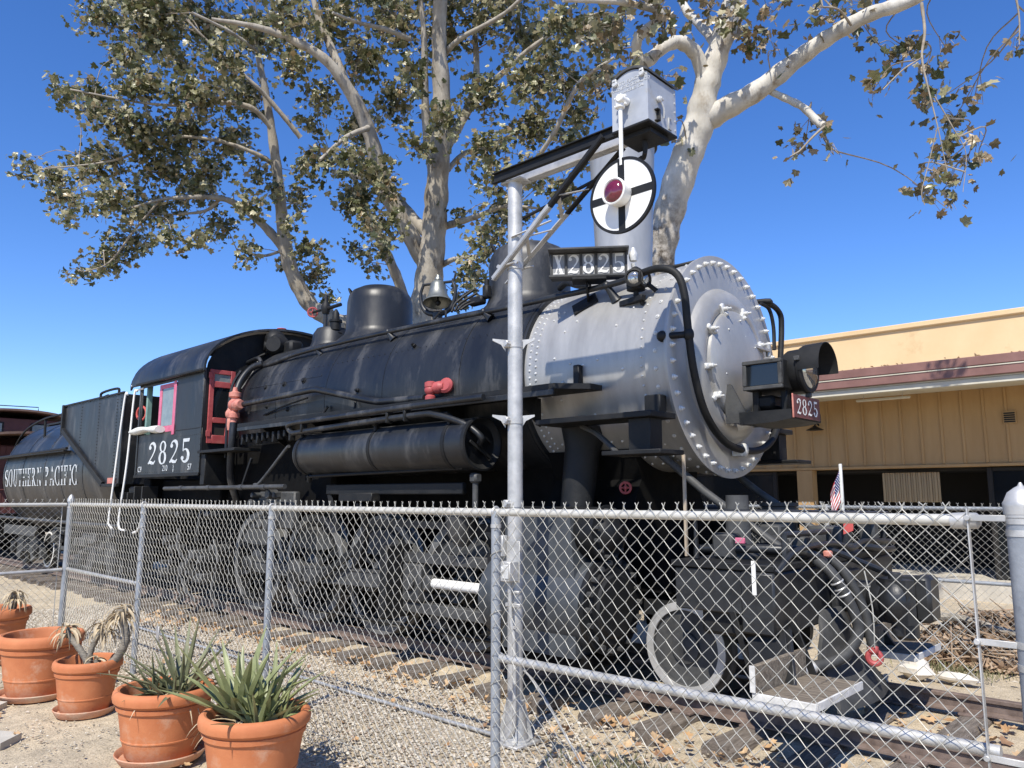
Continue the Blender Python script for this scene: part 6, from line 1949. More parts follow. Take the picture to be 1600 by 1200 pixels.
bare_thing('conduit', cond, M['galv'], 'long grey conduit lying on the gravel along the inside of the fence', 'conduit')
# cantilever arm: two channels, braces, clamp
AZ = 4.50
for yy, x1_, m_ in ((MY - 0.075, 0.72, 'black_dull'), (MY + 0.075, 0.70, 'galv')):
    mb = MB()
    o_ = 0.0065 if yy > MY else -0.032
    i_ = 0.032 if yy > MY else -0.0065
    mb.bx(-0.92, x1_, yy - 0.006, yy + 0.006, AZ - 0.045, AZ + 0.045, 0.002)
    mb.bx(-0.92, x1_, yy + o_, yy + i_, AZ + 0.036, AZ + 0.045, 0.001)
    mb.bx(-0.92, x1_, yy + o_, yy + i_, AZ - 0.045, AZ - 0.036, 0.001)
    mb.build('arm_channel', M[m_], ww)
mb = MB()
mb = MB().bx(MX - 0.10, MX + 0.12, MY - 0.068, MY + 0.068, AZ - 0.064, AZ - 0.0465, 0.003)
mb.bx(-0.70, 0.42, MY + 0.03, MY + 0.066, AZ - 0.0440, AZ - 0.036, 0.001)
mb.build('arm_plate', M['galv'], ww)
for s in (-1, 1):
    pa, pb = Vector((MX - 0.17, MY + s * 0.078, 3.62)), Vector((0.26, MY + s * 0.125, AZ - 0.03))
    qa, qb = Vector((MX - 0.17, MY + s * 0.095, 3.63)), Vector((0.26, MY + s * 0.142, AZ - 0.02))
    for f0_, f1_, m_ in ((0.0, 0.54, 'galv'), (0.542, 1.0, 'black_dull')):
        mb = MB().beam(pa.lerp(pb, f0_), pa.lerp(pb, f1_), 0.010, 0.050, up=(0, 1, 0), bev=0.001)
        mb.beam(qa.lerp(qb, f0_), qa.lerp(qb, f1_), 0.040, 0.008, up=(0, 1, 0), bev=0.001)
        mb.build('arm_brace', M[m_], ww)
mb = MB().tube([(0.40, MY + 0.16, AZ - 0.14), (0.0, MY + 0.12, AZ - 0.21), (-0.5, MY + 0.10, AZ - 0.30), (-0.75, MY + 0.06, AZ - 0.36)], 0.014, 8, k=4)
mb.tube([(0.52, MY + 0.05, AZ - 0.07), (0.45, MY + 0.12, AZ - 0.16), (0.40, MY + 0.16, AZ - 0.14)], 0.018, 8, k=4)
mb.build('lamp_cable', M['black_dull'], ww)
mb = MB()
for (t0, t1) in ((0.42, 0.42), (0.72, 0.72)):
    pass
for t_ in (0.33, 0.62):
    pa = Vector((MX - 0.17, MY - 0.085, 3.62)).lerp(Vector((0.26, MY - 0.13, AZ - 0.03)), t_)
    pb = Vector((MX - 0.17, MY + 0.085, 3.62)).lerp(Vector((0.26, MY + 0.13, AZ - 0.03)), t_ + 0.10)
    mb.beam(pa, pb, 0.03, 0.008)
    pc = Vector((MX - 0.17, MY + 0.085, 3.62)).lerp(Vector((0.26, MY + 0.13, AZ - 0.03)), t_ - 0.12)
    mb.beam(pa + Vector((0, 0, 0.012)), pc, 0.03, 0.008)
mb.beam((MX + 0.02, MY - 0.07, 3.95), (MX + 0.32, MY + 0.09, 4.06), 0.028, 0.008)
mb.build('brace_lacing', M['galv'], ww)
mb = MB().lathe([(0, 0.068), (0.06, 0.068)], (MX, MY, 3.69), (0, 0, 1), 24)
mb.cyl((MX - 0.12, MY - 0.09, 3.72), (MX + 0.12, MY - 0.09, 3.72), 0.009, 8)
mb.cyl((MX - 0.12, MY + 0.09, 3.72), (MX + 0.12, MY + 0.09, 3.72), 0.009, 8)
for q in (-0.1, 0.1):
    mb.cyl((MX + q, MY - 0.10, 3.72), (MX + q, MY - 0.082, 3.72), 0.017, 6)
mb.build('brace_clamp', M['galv'], mast)
# motor box with arched lid
BX0, BX1, BF, BB = 0.385, 0.690, MY - 0.185, MY + 0.185
top = [(BX0 + (BX1 - BX0) * k / 12, 4.795 + 0.062 * math.sin(pi * k / 12) ** 0.9) for k in range(13)]
bxm = MB().prism([(BX0, 4.445), (BX1, 4.445)] + top[::-1], (0, BF, 0), (1, 0, 0), (0, 0, 1), (0, BB - BF, 0))
box_ = bxm.build('motor_box', M['blue_steel'], ww)
box_.data.materials[0] = mat('grey_signal_box_paint', (0.33, 0.35, 0.38), (0.43, 0.45, 0.48), scale=5, rough=0.5, rvar=0.1, metal=0.15, c3=(0.38, 0.34, 0.26), s3=4, w3=0.62)
lid = [(BX0 - 0.014 + (BX1 - BX0 + 0.028) * k / 12, 4.798 + 0.066 * math.sin(pi * k / 12) ** 0.9) for k in range(13)]
lidu = [(p[0], p[1] + 0.018) for p in lid]
MB().prism(lid + lidu[::-1], (0, BF - 0.014, 0), (1, 0, 0), (0, 0, 1), (0, BB - BF + 0.028, 0)).build('box_lid', M['grey_steel'], box_)
mb = MB()
for x in (BX0 + 0.035, BX1 - 0.04):
    mb.cyl((x, BF - 0.022, 4.795), (x, BF - 0.001, 4.795), 0.022, 12, 0.004)
    mb.box((x, BF - 0.012, 4.815), (0.035, 0.02, 0.03), 0.005)
mb.cyl((BX1 + 0.001, MY - 0.06, 4.63), (BX1 + 0.03, MY - 0.06, 4.63), 0.022, 12, 0.006)
mb.box((BX1 + 0.02, MY - 0.045, 4.635), (0.03, 0.04, 0.025), 0.006)
mb.tube([(BX1 + 0.02, MY - 0.05, 4.62), (BX1 + 0.025, MY - 0.02, 4.57), (BX1 + 0.012, MY + 0.0, 4.51)], 0.007, 6, k=3)
for k in range(5):
    mb.ball((BX1 + 0.001, MY + 0.165, 4.48 + k * 0.07), 0.007, 6, 4)
mb.build('box_latch', M['bolt'], box_)
MB().bx(BX0 - 0.005, BX1 + 0.005, BF - 0.005, BB + 0.005, 4.425, 4.4445, 0.004).build('box_floor', M['black_dull'], box_)
mb = MB().bx(0.40, 0.66, MY - 0.12, MY + 0.12, 4.385, 4.424, 0.004)
mb.lathe([(0, 0.02), (0.02, 0.022), (0.10, 0.012)], (0.55, MY - 0.02, 4.385), (0, 0, -1), 10)
mb.build('box_mount', M['black_dull'], ww)
bf = lambda x, z: Matrix(((1, 0, 0, x), (0, 0, 1, BF - 0.0015), (0, 1, 0, z), (0, 0, 0, 1)))
for tx, z, sz in (('AUTO FLAGMAN', 4.772, 0.038), ('MAGNETIC SIGNAL CO', 4.738, 0.032), ('LOS ANGELES CAL', 4.705, 0.028)):
    plain_text(tx, sz, bf(0.545, z), 'cast_lettering', M['bolt'], box_, 0.0012)
# swing hub, rod, disc, lamp
RX = 0.495
mb = MB().cyl((RX + 0.02, BF - 0.10, 4.625), (RX + 0.02, BF, 4.625), 0.030, 16, 0.006)
mb.lathe([(-0.055, 0.028), (-0.05, 0.034), (0.03, 0.034), (0.045, 0.022), (0.055, 0.0)], (RX, BF - 0.055, 4.62), (0, 0, 1), 16)
for q in (-0.03, 0.03):
    mb.cyl((RX - 0.045, BF - 0.055, 4.62 + q), (RX + 0.05, BF - 0.055, 4.62 + q), 0.010, 8)
mb.build('swing_hub', M['white'], ww)
MB().tube([(RX, BF - 0.055, 4.60), (RX, BF - 0.055, 4.14)], 0.0155, 12).build('swing_rod', M['white'], ww)
DZ, DY, DRr = 3.92, BF - 0.055, 0.268
bn = MB().lathe([(0, DRr - 0.001), (0.006, DRr), (0.010, DRr), (0.016, DRr - 0.001)], (RX, DY + 0.008, DZ), (0, -1, 0), 64).build('banner_disc', M['white'], ww)
MB().lathe([(-0.003, DRr - 0.013), (-0.004, DRr + 0.004), (0.020, DRr + 0.004), (0.0195, DRr - 0.016), (0.0165, DRr - 0.016)], (RX, DY + 0.008, DZ), (0, -1, 0), 64, caps=False).build('banner_rim', M['black_dull'], bn)
mb = MB()
for (x0, x1, z0, z1) in ((-0.028, 0.028, 0.06, DRr - 0.014), (-0.028, 0.028, -DRr + 0.014, -0.06), (-DRr + 0.014, -0.06, -0.028, 0.028), (0.06, DRr - 0.014, -0.028, 0.028)):
    mb.bx(RX + x0, RX + x1, DY - 0.0105, DY - 0.0085, DZ + z0, DZ + z1, 0)
mb.build('banner_cross', M['black_dull'], bn)
lh = MB().lathe([(0, 0.085), (0.02, 0.092), (0.06, 0.092), (0.085, 0.097), (0.10, 0.097), (0.105, 0.088), (0.098, 0.080)], (RX, DY - 0.009, DZ), (0, -1, 0), 40, caps=False).build('lamp_housing', M['white'], bn)
MB().lathe([(0.092, 0.081), (0.108, 0.070), (0.122, 0.045), (0.128, 0.0)], (RX, DY - 0.009, DZ), (0, -1, 0), 36).build('lamp_lens', M['ruby'], lh)
MB().lathe([(0, 0.10), (0.09, 0.09), (0.12, 0.05), (0.122, 0)], (RX, DY + 0.009, DZ), (0, 1, 0), 30).build('rear_lamp', M['white'], bn)

# ------------------------------------------------------------------ terracotta pots in a row outside the fence
def pot(x, y, r, h, label, saucer=True, m='terracotta', soil=0.80, rotz=0.0):
    p = thing('terracotta_pot', (x, y, 0), label, 'pot', 'terracotta pots along the fence')
    z0 = 0.03 if saucer else 0.0
    pr = [(0, r * 0.68), (0.01, r * 0.70), (h * 0.26, r * 0.775), (h * 0.265, r * 0.79), (h * 0.285, r * 0.795), (h * 0.29, r * 0.785), (h * 0.70, r * 0.872), (h * 0.715, r * 0.915), (h * 0.775, r * 0.925), (h * 0.785, r * 0.905),
          (h * 0.80, r * 0.925), (h * 0.835, r * 0.985), (h * 0.90, r * 1.0), (h * 0.96, r * 0.985), (h * 0.99, r * 0.95), (h, r * 0.90), (h * 0.985, r * 0.855), (h * 0.94, r * 0.83), (h * 0.55, r * 0.76)]
    MB().lathe(pr, (x, y, z0), (0, 0, 1), 72, caps=False).build('pot_body', M[m], p)
    if saucer:
        MB().lathe([(0, r * 0.78), (0.004, r * 0.80), (0.045, r * 0.88), (0.055, r * 0.895), (0.062, r * 0.885), (0.058, r * 0.86), (0.02, r * 0.80), (0.018, 0)], (x, y, -0.004), (0, 0, 1), 60).build('saucer', M['terra_pale'], p)
    n = 40
    vs_, fs_ = [(x, y, z0 + h * soil + 0.01)], []
    rg = random.Random(int(x * 100))
    rings = 6
    for k in range(1, rings + 1):
        for j in range(n):
            a = 2 * pi * j / n
            rr = r * 0.835 * k / rings
            vs_.append((x + rr * math.cos(a), y + rr * math.sin(a), z0 + h * soil + rg.uniform(-0.010, 0.012)))
    for j in range(n):
        fs_.append((0, 1 + j, 1 + (j + 1) % n))
    for k in range(rings - 1):
        for j in range(n):
            fs_.append((1 + k * n + j, 1 + (k + 1) * n + j, 1 + (k + 1) * n + (j + 1) % n, 1 + k * n + (j + 1) % n))
    MB().add(vs_, fs_).build('soil', M['soil'], p, smooth=80)
    return p
pot(-1.28, -3.99, 0.345, 0.47, 'nearest large terracotta pot holding the bigger green agave')
pot(-2.38, -4.10, 0.345, 0.46, 'large terracotta pot on a saucer holding the duller narrow leaved agave')
pot(-4.00, -4.08, 0.275, 0.42, 'smaller terracotta pot on a saucer with three withered aloe stems')
pot(-4.95, -4.18, 0.365, 0.54, 'wide empty looking terracotta pot standing behind the pot of withered aloe stems')
pot(-6.65, -4.72, 0.30, 0.32, 'low terracotta pot at the far end of the row near the fence corner')
pot(-7.00, -4.06, 0.34, 0.56, 'taller terracotta pot at the fence corner holding a single withered aloe')

def blade(base, d0, L, w, droop, m=7, thick=0.012, twist=0.0):
    """a pointed fleshy leaf with a V section"""
    d = Vector(d0).normalized()
    side = d.cross(Vector((0, 0, 1)))
    if side.length < 1e-3:
        side = Vector((1, 0, 0))
    side.normalize()
    vs_, fs_ = [], []
    p = Vector(base)
    st_ = L / m
    for k in range(m + 1):
        t_ = k / m
        ww_ = w * (0.75 + 0.9 * t_ - 1.65 * t_ * t_) if t_ > 0.05 else w * 0.8
        ww_ = max(ww_, 0.0015)
        up = side.cross(d).normalized()
        sd_ = side * math.cos(twist * t_) + up * math.sin(twist * t_)
        un = sd_.cross(d).normalized()
        th = thick * (1 - 0.85 * t_)
        vs_ += [p - sd_ * ww_ / 2 + un * ww_ * 0.22, p + un * 0.0, p + sd_ * ww_ / 2 + un * ww_ * 0.22, p - un * th]
        d = (d + Vector((0, 0, -1)) * droop * st_ / L * (0.4 + 1.2 * t_)).normalized()
        p = p + d * st_
    for k in range(m):
        a, b2 = k * 4, (k + 1) * 4
        for i, j in ((0, 1), (1, 2), (2, 3), (3, 0)):
            fs_.append((a + i, a + j, b2 + j, b2 + i))
    fs_.append((0, 1, 2, 3))
    fs_.append(tuple(m * 4 + q for q in (3, 2, 1, 0)))
    return MB().add(vs_, fs_)

rg = random.Random(31)
def agave(cx, cy, z, n, Ls, w, label, m, spread, heads, dry=0):
    t_ = thing('agave_plant', (cx, cy, z), label, 'plant', 'agaves in pots')
    for hx, hy, k_, sc in heads:
        for i in range(k_):
            a = 2.399963 * i + hx * 7
            tl = 0.22 + spread * (i / k_) ** 0.8 + rg.uniform(-0.08, 0.08)
            d = Vector((math.cos(a) * math.sin(tl), math.sin(a) * math.sin(tl), math.cos(tl)))
            L = rg.uniform(*Ls) * sc
            blade((cx + hx + 0.02 * math.cos(a), cy + hy + 0.02 * math.sin(a), z + rg.uniform(0, 0.03)), d, L, w * sc * rg.uniform(0.85, 1.15), rg.uniform(0.0, 0.45), twist=rg.uniform(-0.5, 0.5)).build('leaf', m, t_, smooth=50)
    for i in range(dry):
        a = rg.uniform(0, 2 * pi)
        d = Vector((math.cos(a), math.sin(a), rg.uniform(0.1, 0.5)))
        blade((cx + rg.uniform(-.15, .15), cy + rg.uniform(-.15, .15), z + 0.02), d, rg.uniform(0.25, 0.45), 0.02, rg.uniform(1.0, 2.2), thick=0.004).build('dry_leaf', M['straw'], t_, smooth=50)
    return t_
agave(-1.36, -3.98, 0.40, 0, (0.42, 0.66), 0.066, 'bigger green agave with broad upright pointed leaves in the nearest pot', M['agave'], 0.95, ((-0.10, -0.03, 24, 1.0), (0.10, 0.04, 16, 0.72), (0.20, -0.06, 14, 0.62), (0.02, 0.14, 12, 0.75), (-0.2, 0.08, 9, 0.55), (0.22, 0.08, 10, 0.5)), dry=20)
agave(-2.40, -4.06, 0.39, 0, (0.42, 0.64), 0.045, 'duller agave with narrow grey green leaves behind the nearest pot', M['agave_grey'], 1.15, ((0.02, 0.08, 20, 1.0), (-0.1, -0.06, 14, 0.62), (0.16, -0.04, 12, 0.6), (-0.18, 0.10, 10, 0.5)), dry=16)

def dead_aloe(x, y, z, stems, label):
    t_ = thing('withered_aloe', (x, y, z), label, 'plant', 'withered aloes in pots')
    for pts, r0, r1, tuft in stems:
        P = [Vector((x + q[0], y + q[1], z + q[2])) for q in pts]
        m = 5 * (len(P) - 1) + 1
        MB().tube(P, [r0 + (r1 - r0) * k / (m - 1) + 0.004 * (k % 2) for k in range(m)], 10, k=5).build('stem', M['aloe_stem'], t_, smooth=70)
        tip = P[-1]
        for i in range(tuft):
            a = rg.uniform(0, 2 * pi)
            d = Vector((math.cos(a), math.sin(a), rg.uniform(-0.1, 1.0)))
            blade(tip + Vector((0, 0, rg.uniform(-0.09, 0.03))), d, rg.uniform(0.13, 0.25), rg.uniform(0.016, 0.030), rg.uniform(2.5, 5.0), m=6, thick=0.003, twist=rg.uniform(-2, 2)).build('dry_leaf', M['straw'], t_, smooth=50)
dead_aloe(-4.0, -4.08, 0.37, [([(-0.02, 0.02, -0.02), (-0.06, -0.02, 0.10), (-0.20, -0.09, 0.24), (-0.24, -0.11, 0.32)], 0.028, 0.018, 34),
                              ([(0.0, 0.0, -0.02), (-0.01, 0.02, 0.14), (0.03, 0.06, 0.28), (0.06, 0.07, 0.36)], 0.024, 0.015, 30),
                              ([(0.10, 0.08, -0.02), (0.22, 0.16, 0.10), (0.27, 0.20, 0.26), (0.23, 0.17, 0.42), (0.22, 0.16, 0.50)], 0.036, 0.026, 46),
                              ([(0.14, 0.02, 0.0), (0.13, 0.02, 0.08)], 0.02, 0.015, 18)], 'withered aloe with three curved grey stems and drooping straw coloured leaves')
dead_aloe(-6.80, -3.97, 0.46, [([(0.0, 0.0, -0.02), (0.02, 0.0, 0.16), (0.06, 0.0, 0.30)], 0.045, 0.034, 44)], 'single withered aloe with a short grey stem at the fence corner')

# plastic tag card on the fence by the aloe pot, and bits of pale slab on the dirt
mb = MB().bx(-4.58, -4.52, -3.275, -3.262, 0.40, 0.56, 0.004)
bare_thing('tag_card', mb, M['galv'], 'small grey tag card hanging on the fence beside the withered aloe stems', 'tag')
rg = random.Random(12)
for (x, y, w, d, lab) in ((-4.88, -4.70, 0.55, 0.26, 'pale broken slab lying on the dirt at the left picture edge'), (-3.72, -4.88, 0.5, 0.3, 'second pale broken slab on the dirt nearer to the viewer')):
    mb = MB().prism([(-w / 2, -d / 2), (w / 2, -d / 2 + 0.04), (w / 2 - 0.05, d / 2), (-w / 2 + 0.08, d / 2 + 0.03)], (x, y, -0.03), (0.83, 0.55, 0), (-0.55, 0.83, 0), (0, 0, 0.06))
    bare_thing('concrete_slab', mb, M['concrete'], lab, 'slab', 'broken slabs')

# ------------------------------------------------------------------ small flag and red tag at the front of the engine
fl = thing('flag', (0.93, 0.2, 1.62), 'small american flag hanging on a pale stick at the front of the engine', 'flag')
MB().bx(0.918, 0.94, 0.188, 0.212, 1.60, 2.12, 0.003).build('flag_stick', M['cushion'], fl)
fu = Vector((-0.34, -0.22, -0.91)).normalized()
fdn = Vector((-0.10, 0.06, -0.99)).normalized()
f0 = Vector((0.915, 0.195, 2.06))
fdn = Vector((0.0, 0.0, -1.0))
fn = fu.cross(fdn).normalized()
def fp(u_, v_, l=0.0):
    return f0 + fu * u_ + fdn * v_ + fn * (0.012 * math.sin(u_ * 40) + 0.010 * math.sin(v_ * 30 + u_ * 15) + l)
for i in range(13):
    m3 = MB()
    vs_, fs_ = [], []
    for k in range(9):
        for v_ in (i, i + 1):
            for l in (0.0, 0.0016):
                vs_.append(fp(0.20 * k / 8, 0.26 * v_ / 13, l))
    for k in range(8):
        a = k * 4
        fs_ += [(a, a + 4, a + 6, a + 2), (a + 1, a + 3, a + 7, a + 5), (a, a + 1, a + 5, a + 4), (a + 2, a + 6, a + 7, a + 3)]
    fs_ += [(0, 2, 3, 1), (32, 33, 35, 34)]
    m3.add(vs_, fs_)
    m3.build('stripe', M['flag_red'] if i % 2 == 0 else M['flag_white'], fl, smooth=60)
m3 = MB()
vs_ = [fp(0.10 * k / 4, 0.14 * j / 4, l) for l in (-0.003, 0.0045) for k in range(5) for j in range(5)]
m3.add(vs_, [(k * 5 + j, k * 5 + j + 1, (k + 1) * 5 + j + 1, (k + 1) * 5 + j) for k in range(4) for j in range(4)] + [(25 + k * 5 + j, 25 + (k + 1) * 5 + j, 25 + (k + 1) * 5 + j + 1, 25 + k * 5 + j + 1) for k in range(4) for j in range(4)])
can = m3.build('canton', M['flag_blue'], fl, smooth=60)
m3 = MB()
for k in range(5):
    for j in range(5):
        for l in (-0.0045, 0.006):
            c = fp(0.012 + 0.019 * k, 0.014 + 0.028 * j, l)
            m3.ball(c, 0.0042, 5, 4)
m3.build('stars', M['flag_white'], can)
tg_ = MB().prism([(0, 0), (0.095, 0.03), (0.10, 0.115), (0.005, 0.085)], (1.0, -0.02, 1.53), (0.55, 0.83, 0), (0, 0, 1), (0.003, -0.002, 0))
bare_thing('red_tag', tg_, M['tag_red'], 'red plastic tag hanging below the small flag at the front of the engine', 'tag')
st2 = MB().bx(0.03, 0.055, -0.912, -0.888, 1.352, 2.19, 0.003)
o = bare_thing('stake', st2, M['cushion'], 'thin pale wooden stake standing on the pilot deck beside the smokebox', 'stake')
o.data.materials[0] = mat('stake_wood', (0.34, 0.27, 0.19), (0.46, 0.38, 0.28), scale=10, rough=0.8)
# coax-like pale cable staked from the mast to the ground near the fence
cb = MB().tube([(-1.1, -2.0, 0.62), (-0.62, -2.12, 0.50), (0.2, -2.6, 0.24), (0.85, -3.05, 0.05), (1.0, -3.15, 0.01)], 0.0055, 8, k=4)
cb.tube([(-1.1, -1.98, 0.60), (-0.6, -2.10, 0.48), (0.2, -2.58, 0.215), (0.85, -3.04, 0.035), (1.0, -3.14, 0.0)], 0.0045, 8, k=4)
bare_thing('guy_cable', cb, M['galv'], 'pale twin cable slanting from the mast foot down to the fence', 'cable')

# ------------------------------------------------------------------ trees
def leaf_shape():
    """five lobed sycamore leaf about 1 unit wide, folded a little"""
    out = []
    tips = [(-90 + 0, 0.16), (-40, 0.34), (-12, 0.52), (12, 0.40), (40, 0.60), (66, 0.42), (90, 0.68), (114, 0.42), (140, 0.60), (168, 0.40), (192, 0.52), (220, 0.34)]
    for a, r in tips:
        out.append((r * math.cos(R(a)), r * math.sin(R(a)) - 0.05))
    return out
LS = leaf_shape()
def leaf_verts(c, nrm, up, s, curl):
    u = up.cross(nrm)
    if u.length < 1e-4:
        u = Vector((1, 0, 0))
    u.normalize()
    v = nrm.cross(u).normalized()
    pts = [c + nrm * (-0.06 * s)]
    for (a, b2) in LS:
        pts.append(c + u * a * s + v * b2 * s - nrm * (curl * s * (a * a + 0.5 * b2 * b2)))
    return pts
NLF = len(LS)
LF = [(0, 1 + i, 1 + (i + 1) % NLF) for i in range(NLF)]

def joined_leaves(name, items, material, parent):
    vs_, fs_, tint = [], [], []
    for (pts, tn) in items:
        o = len(vs_)
        vs_.extend(pts)
        fs_.extend([(a + o, b2 + o, c + o) for a, b2, c in LF])
        tint.extend([tn] * len(pts))
    me = bpy.data.meshes.new(name)
    me.from_pydata([tuple(q) for q in vs_], [], fs_)
    at = me.attributes.new('tint', 'FLOAT', 'POINT')
    at.data.foreach_set('value', tint)
    me.materials.append(material)
    me.update()
    ob = bpy.data.objects.new(name, me)
    COL.objects.link(ob)
    if parent is not None:
        ob.parent = parent
        me.transform(Matrix.Translation(-parent.location))
    ob['kind'] = 'stuff'
    return ob

single_leaf = []
for q in range(4):
    me = bpy.data.meshes.new('leaf')
    me.from_pydata([tuple(p) for p in leaf_verts(Vector((0, 0, 0)), Vector((0, 0, 1)), Vector((0, 1, 0)), 1.0, 0.15 + 0.22 * q)], [], LF)
    me.attributes.new('tint', 'FLOAT', 'POINT')
    single_leaf.append(me)

CAMP = Vector((3.436, -6.621, 1.85))
def tree(data, label, leaf_size, dens, seed, bark, lower=None, dry=0.0, leaf_m='leaf', group=None):
    rg = random.Random(seed)
    brs = data['br']
    root = Vector(brs[0][0][:3])
    t_ = thing('sycamore_tree', (root.x, root.y, 0), label, 'tree', group)
    first = brs[0]
    base = [(root.x + 0.02, root.y, -0.25, first[0][3] * 1.35), (root.x + 0.01, root.y, 0.5, first[0][3] * 1.08), (root.x, root.y, root.z * 0.55, first[0][3] * 1.02)]
    pts_all = []
    for bi, b_ in enumerate(brs):
        pp = (base + list(b_)) if (bi == 0 or b_[0][2] < root.z + 0.6 and bi == len(brs) - 99) else list(b_)
        P = [Vector(q[:3]) for q in pp]
        kk = 6
        sp = spline(P, kk)
        n = len(sp)
        rad = []
        for i in range(n):
            f_ = i / kk
            a = min(int(f_), len(pp) - 2)
            rad.append((pp[a][3] + (pp[a + 1][3] - pp[a][3]) * (f_ - a)) * (1 + 0.06 * math.sin(i * 1.7 + bi) + rg.uniform(-0.04, 0.04)))
        nn = 14 if max(rad) > 0.1 else 8
        if bi > 0 and pp[0][3] > 0.04:
            rad[0] *= 1.15
        mm = ('bark_pale' if bark == 'bark_b' and bi else bark) if pp[0][3] > 0.033 else 'twig'
        if bi == 0 and lower is not None:
            ncut = kk * (len(base) + 2)
            MB().tube(sp[:ncut + 1], rad[:ncut + 1], 18, caps=False).build('trunk', M[lower], t_, smooth=75)
            MB().tube(sp[ncut:], rad[ncut:], 18, caps=True).build('trunk', M[bark], t_, smooth=75)
        else:
            MB().tube(sp, rad, nn).build('trunk' if bi == 0 else 'limb', M[mm], t_, smooth=75)
        for i in range(n):
            if sp[i].z > 3.5:
                pts_all.append((sp[i], rad[i]))
    twg = MB()
    items = []
    singles = []
    for (x, y, z, rh, rv) in data['cl']:
        c = Vector((x, y, z))
        area = rh * rv * 3.1416
        n = max(8, int(area * dens / (leaf_size * leaf_size)))
        near = sorted(pts_all, key=lambda q: (q[0] - c).length_squared)[:12]
        src = near[rg.randrange(0, min(6, len(near)))][0]
        # a bough into the cluster, forking into twigs
        mid_ = (src + c) / 2 + Vector((rg.uniform(-.3, .3), rg.uniform(-.3, .3), rg.uniform(0.0, 0.3)))
        twg.tube([src, mid_, c], [0.012, 0.009, 0.006], 5, k=4)
        tw = []
        for k in range(max(4, int(n / 12))):
            d = Vector((rg.gauss(0, 1), rg.gauss(0, 1), rg.gauss(0, 1)))
            d.normalize()
            rr = rg.uniform(0.3, 1.0) ** 0.6
            e = c + Vector((d.x * rh, d.y * rh, d.z * rv)) * rr
            st_ = c.lerp(e, 0.05) if rg.random() < 0.6 else mid_.lerp(c, rg.uniform(0.3, 1))
            m_ = (st_ + e) / 2 + Vector((0, 0, rg.uniform(0.02, 0.14)))
            twg.tube([st_, m_, e], [0.007, 0.005, 0.003], 4, caps=False, k=3)
            tw.append((st_, m_, e))
        for i in range(n):
            st_, m_, e = tw[rg.randrange(len(tw))]
            f_ = rg.uniform(0.25, 1.08)
            p = st_.lerp(m_, f_ * 2) if f_ < 0.5 else m_.lerp(e, f_ * 2 - 1)
            p = p + Vector((rg.gauss(0, 1), rg.gauss(0, 1), rg.gauss(0, 1) - 0.4)) * leaf_size * 0.85
            nrm = Vector((rg.gauss(0, 0.8), rg.gauss(0, 0.8) - 0.15, rg.gauss(0, 0.65) + 0.35)).normalized()
            up = Vector((rg.gauss(0, 0.6), rg.gauss(0, 0.6), -1 + rg.gauss(0, 0.5)))
            s = leaf_size * rg.uniform(0.45, 1.25)
            tn = rg.random()
            if len(singles) < 90000:
                singles.append(((p - CAMP).length / s, p, nrm, up, s, rg.uniform(0.0, 0.7), tn))
    singles.sort(key=lambda q: q[0])
    for k, (dd, p, nrm, up, s, curl, tn) in enumerate(singles):
        if k < 300:
            o = bpy.data.objects.new('leaf', single_leaf[k % 4])
            COL.objects.link(o)
            o.parent = t_
            o.location = p - t_.location
            z = nrm
            y = (up - z * up.dot(z)).normalized() * -1
            xx = y.cross(z)
            o.rotation_euler = Matrix((xx, y, z)).transposed().to_euler()
            o.scale = (s, s, s)
        else:
            items.append((leaf_verts(p, nrm, up, s, curl), tn))
    joined_leaves('crown', items, M[leaf_m], t_)
    twg.build('twigs', M['twig'], t_, smooth=60)['kind'] = 'stuff'
    return t_
for me in single_leaf:
    me.materials.append(M['leaf'])
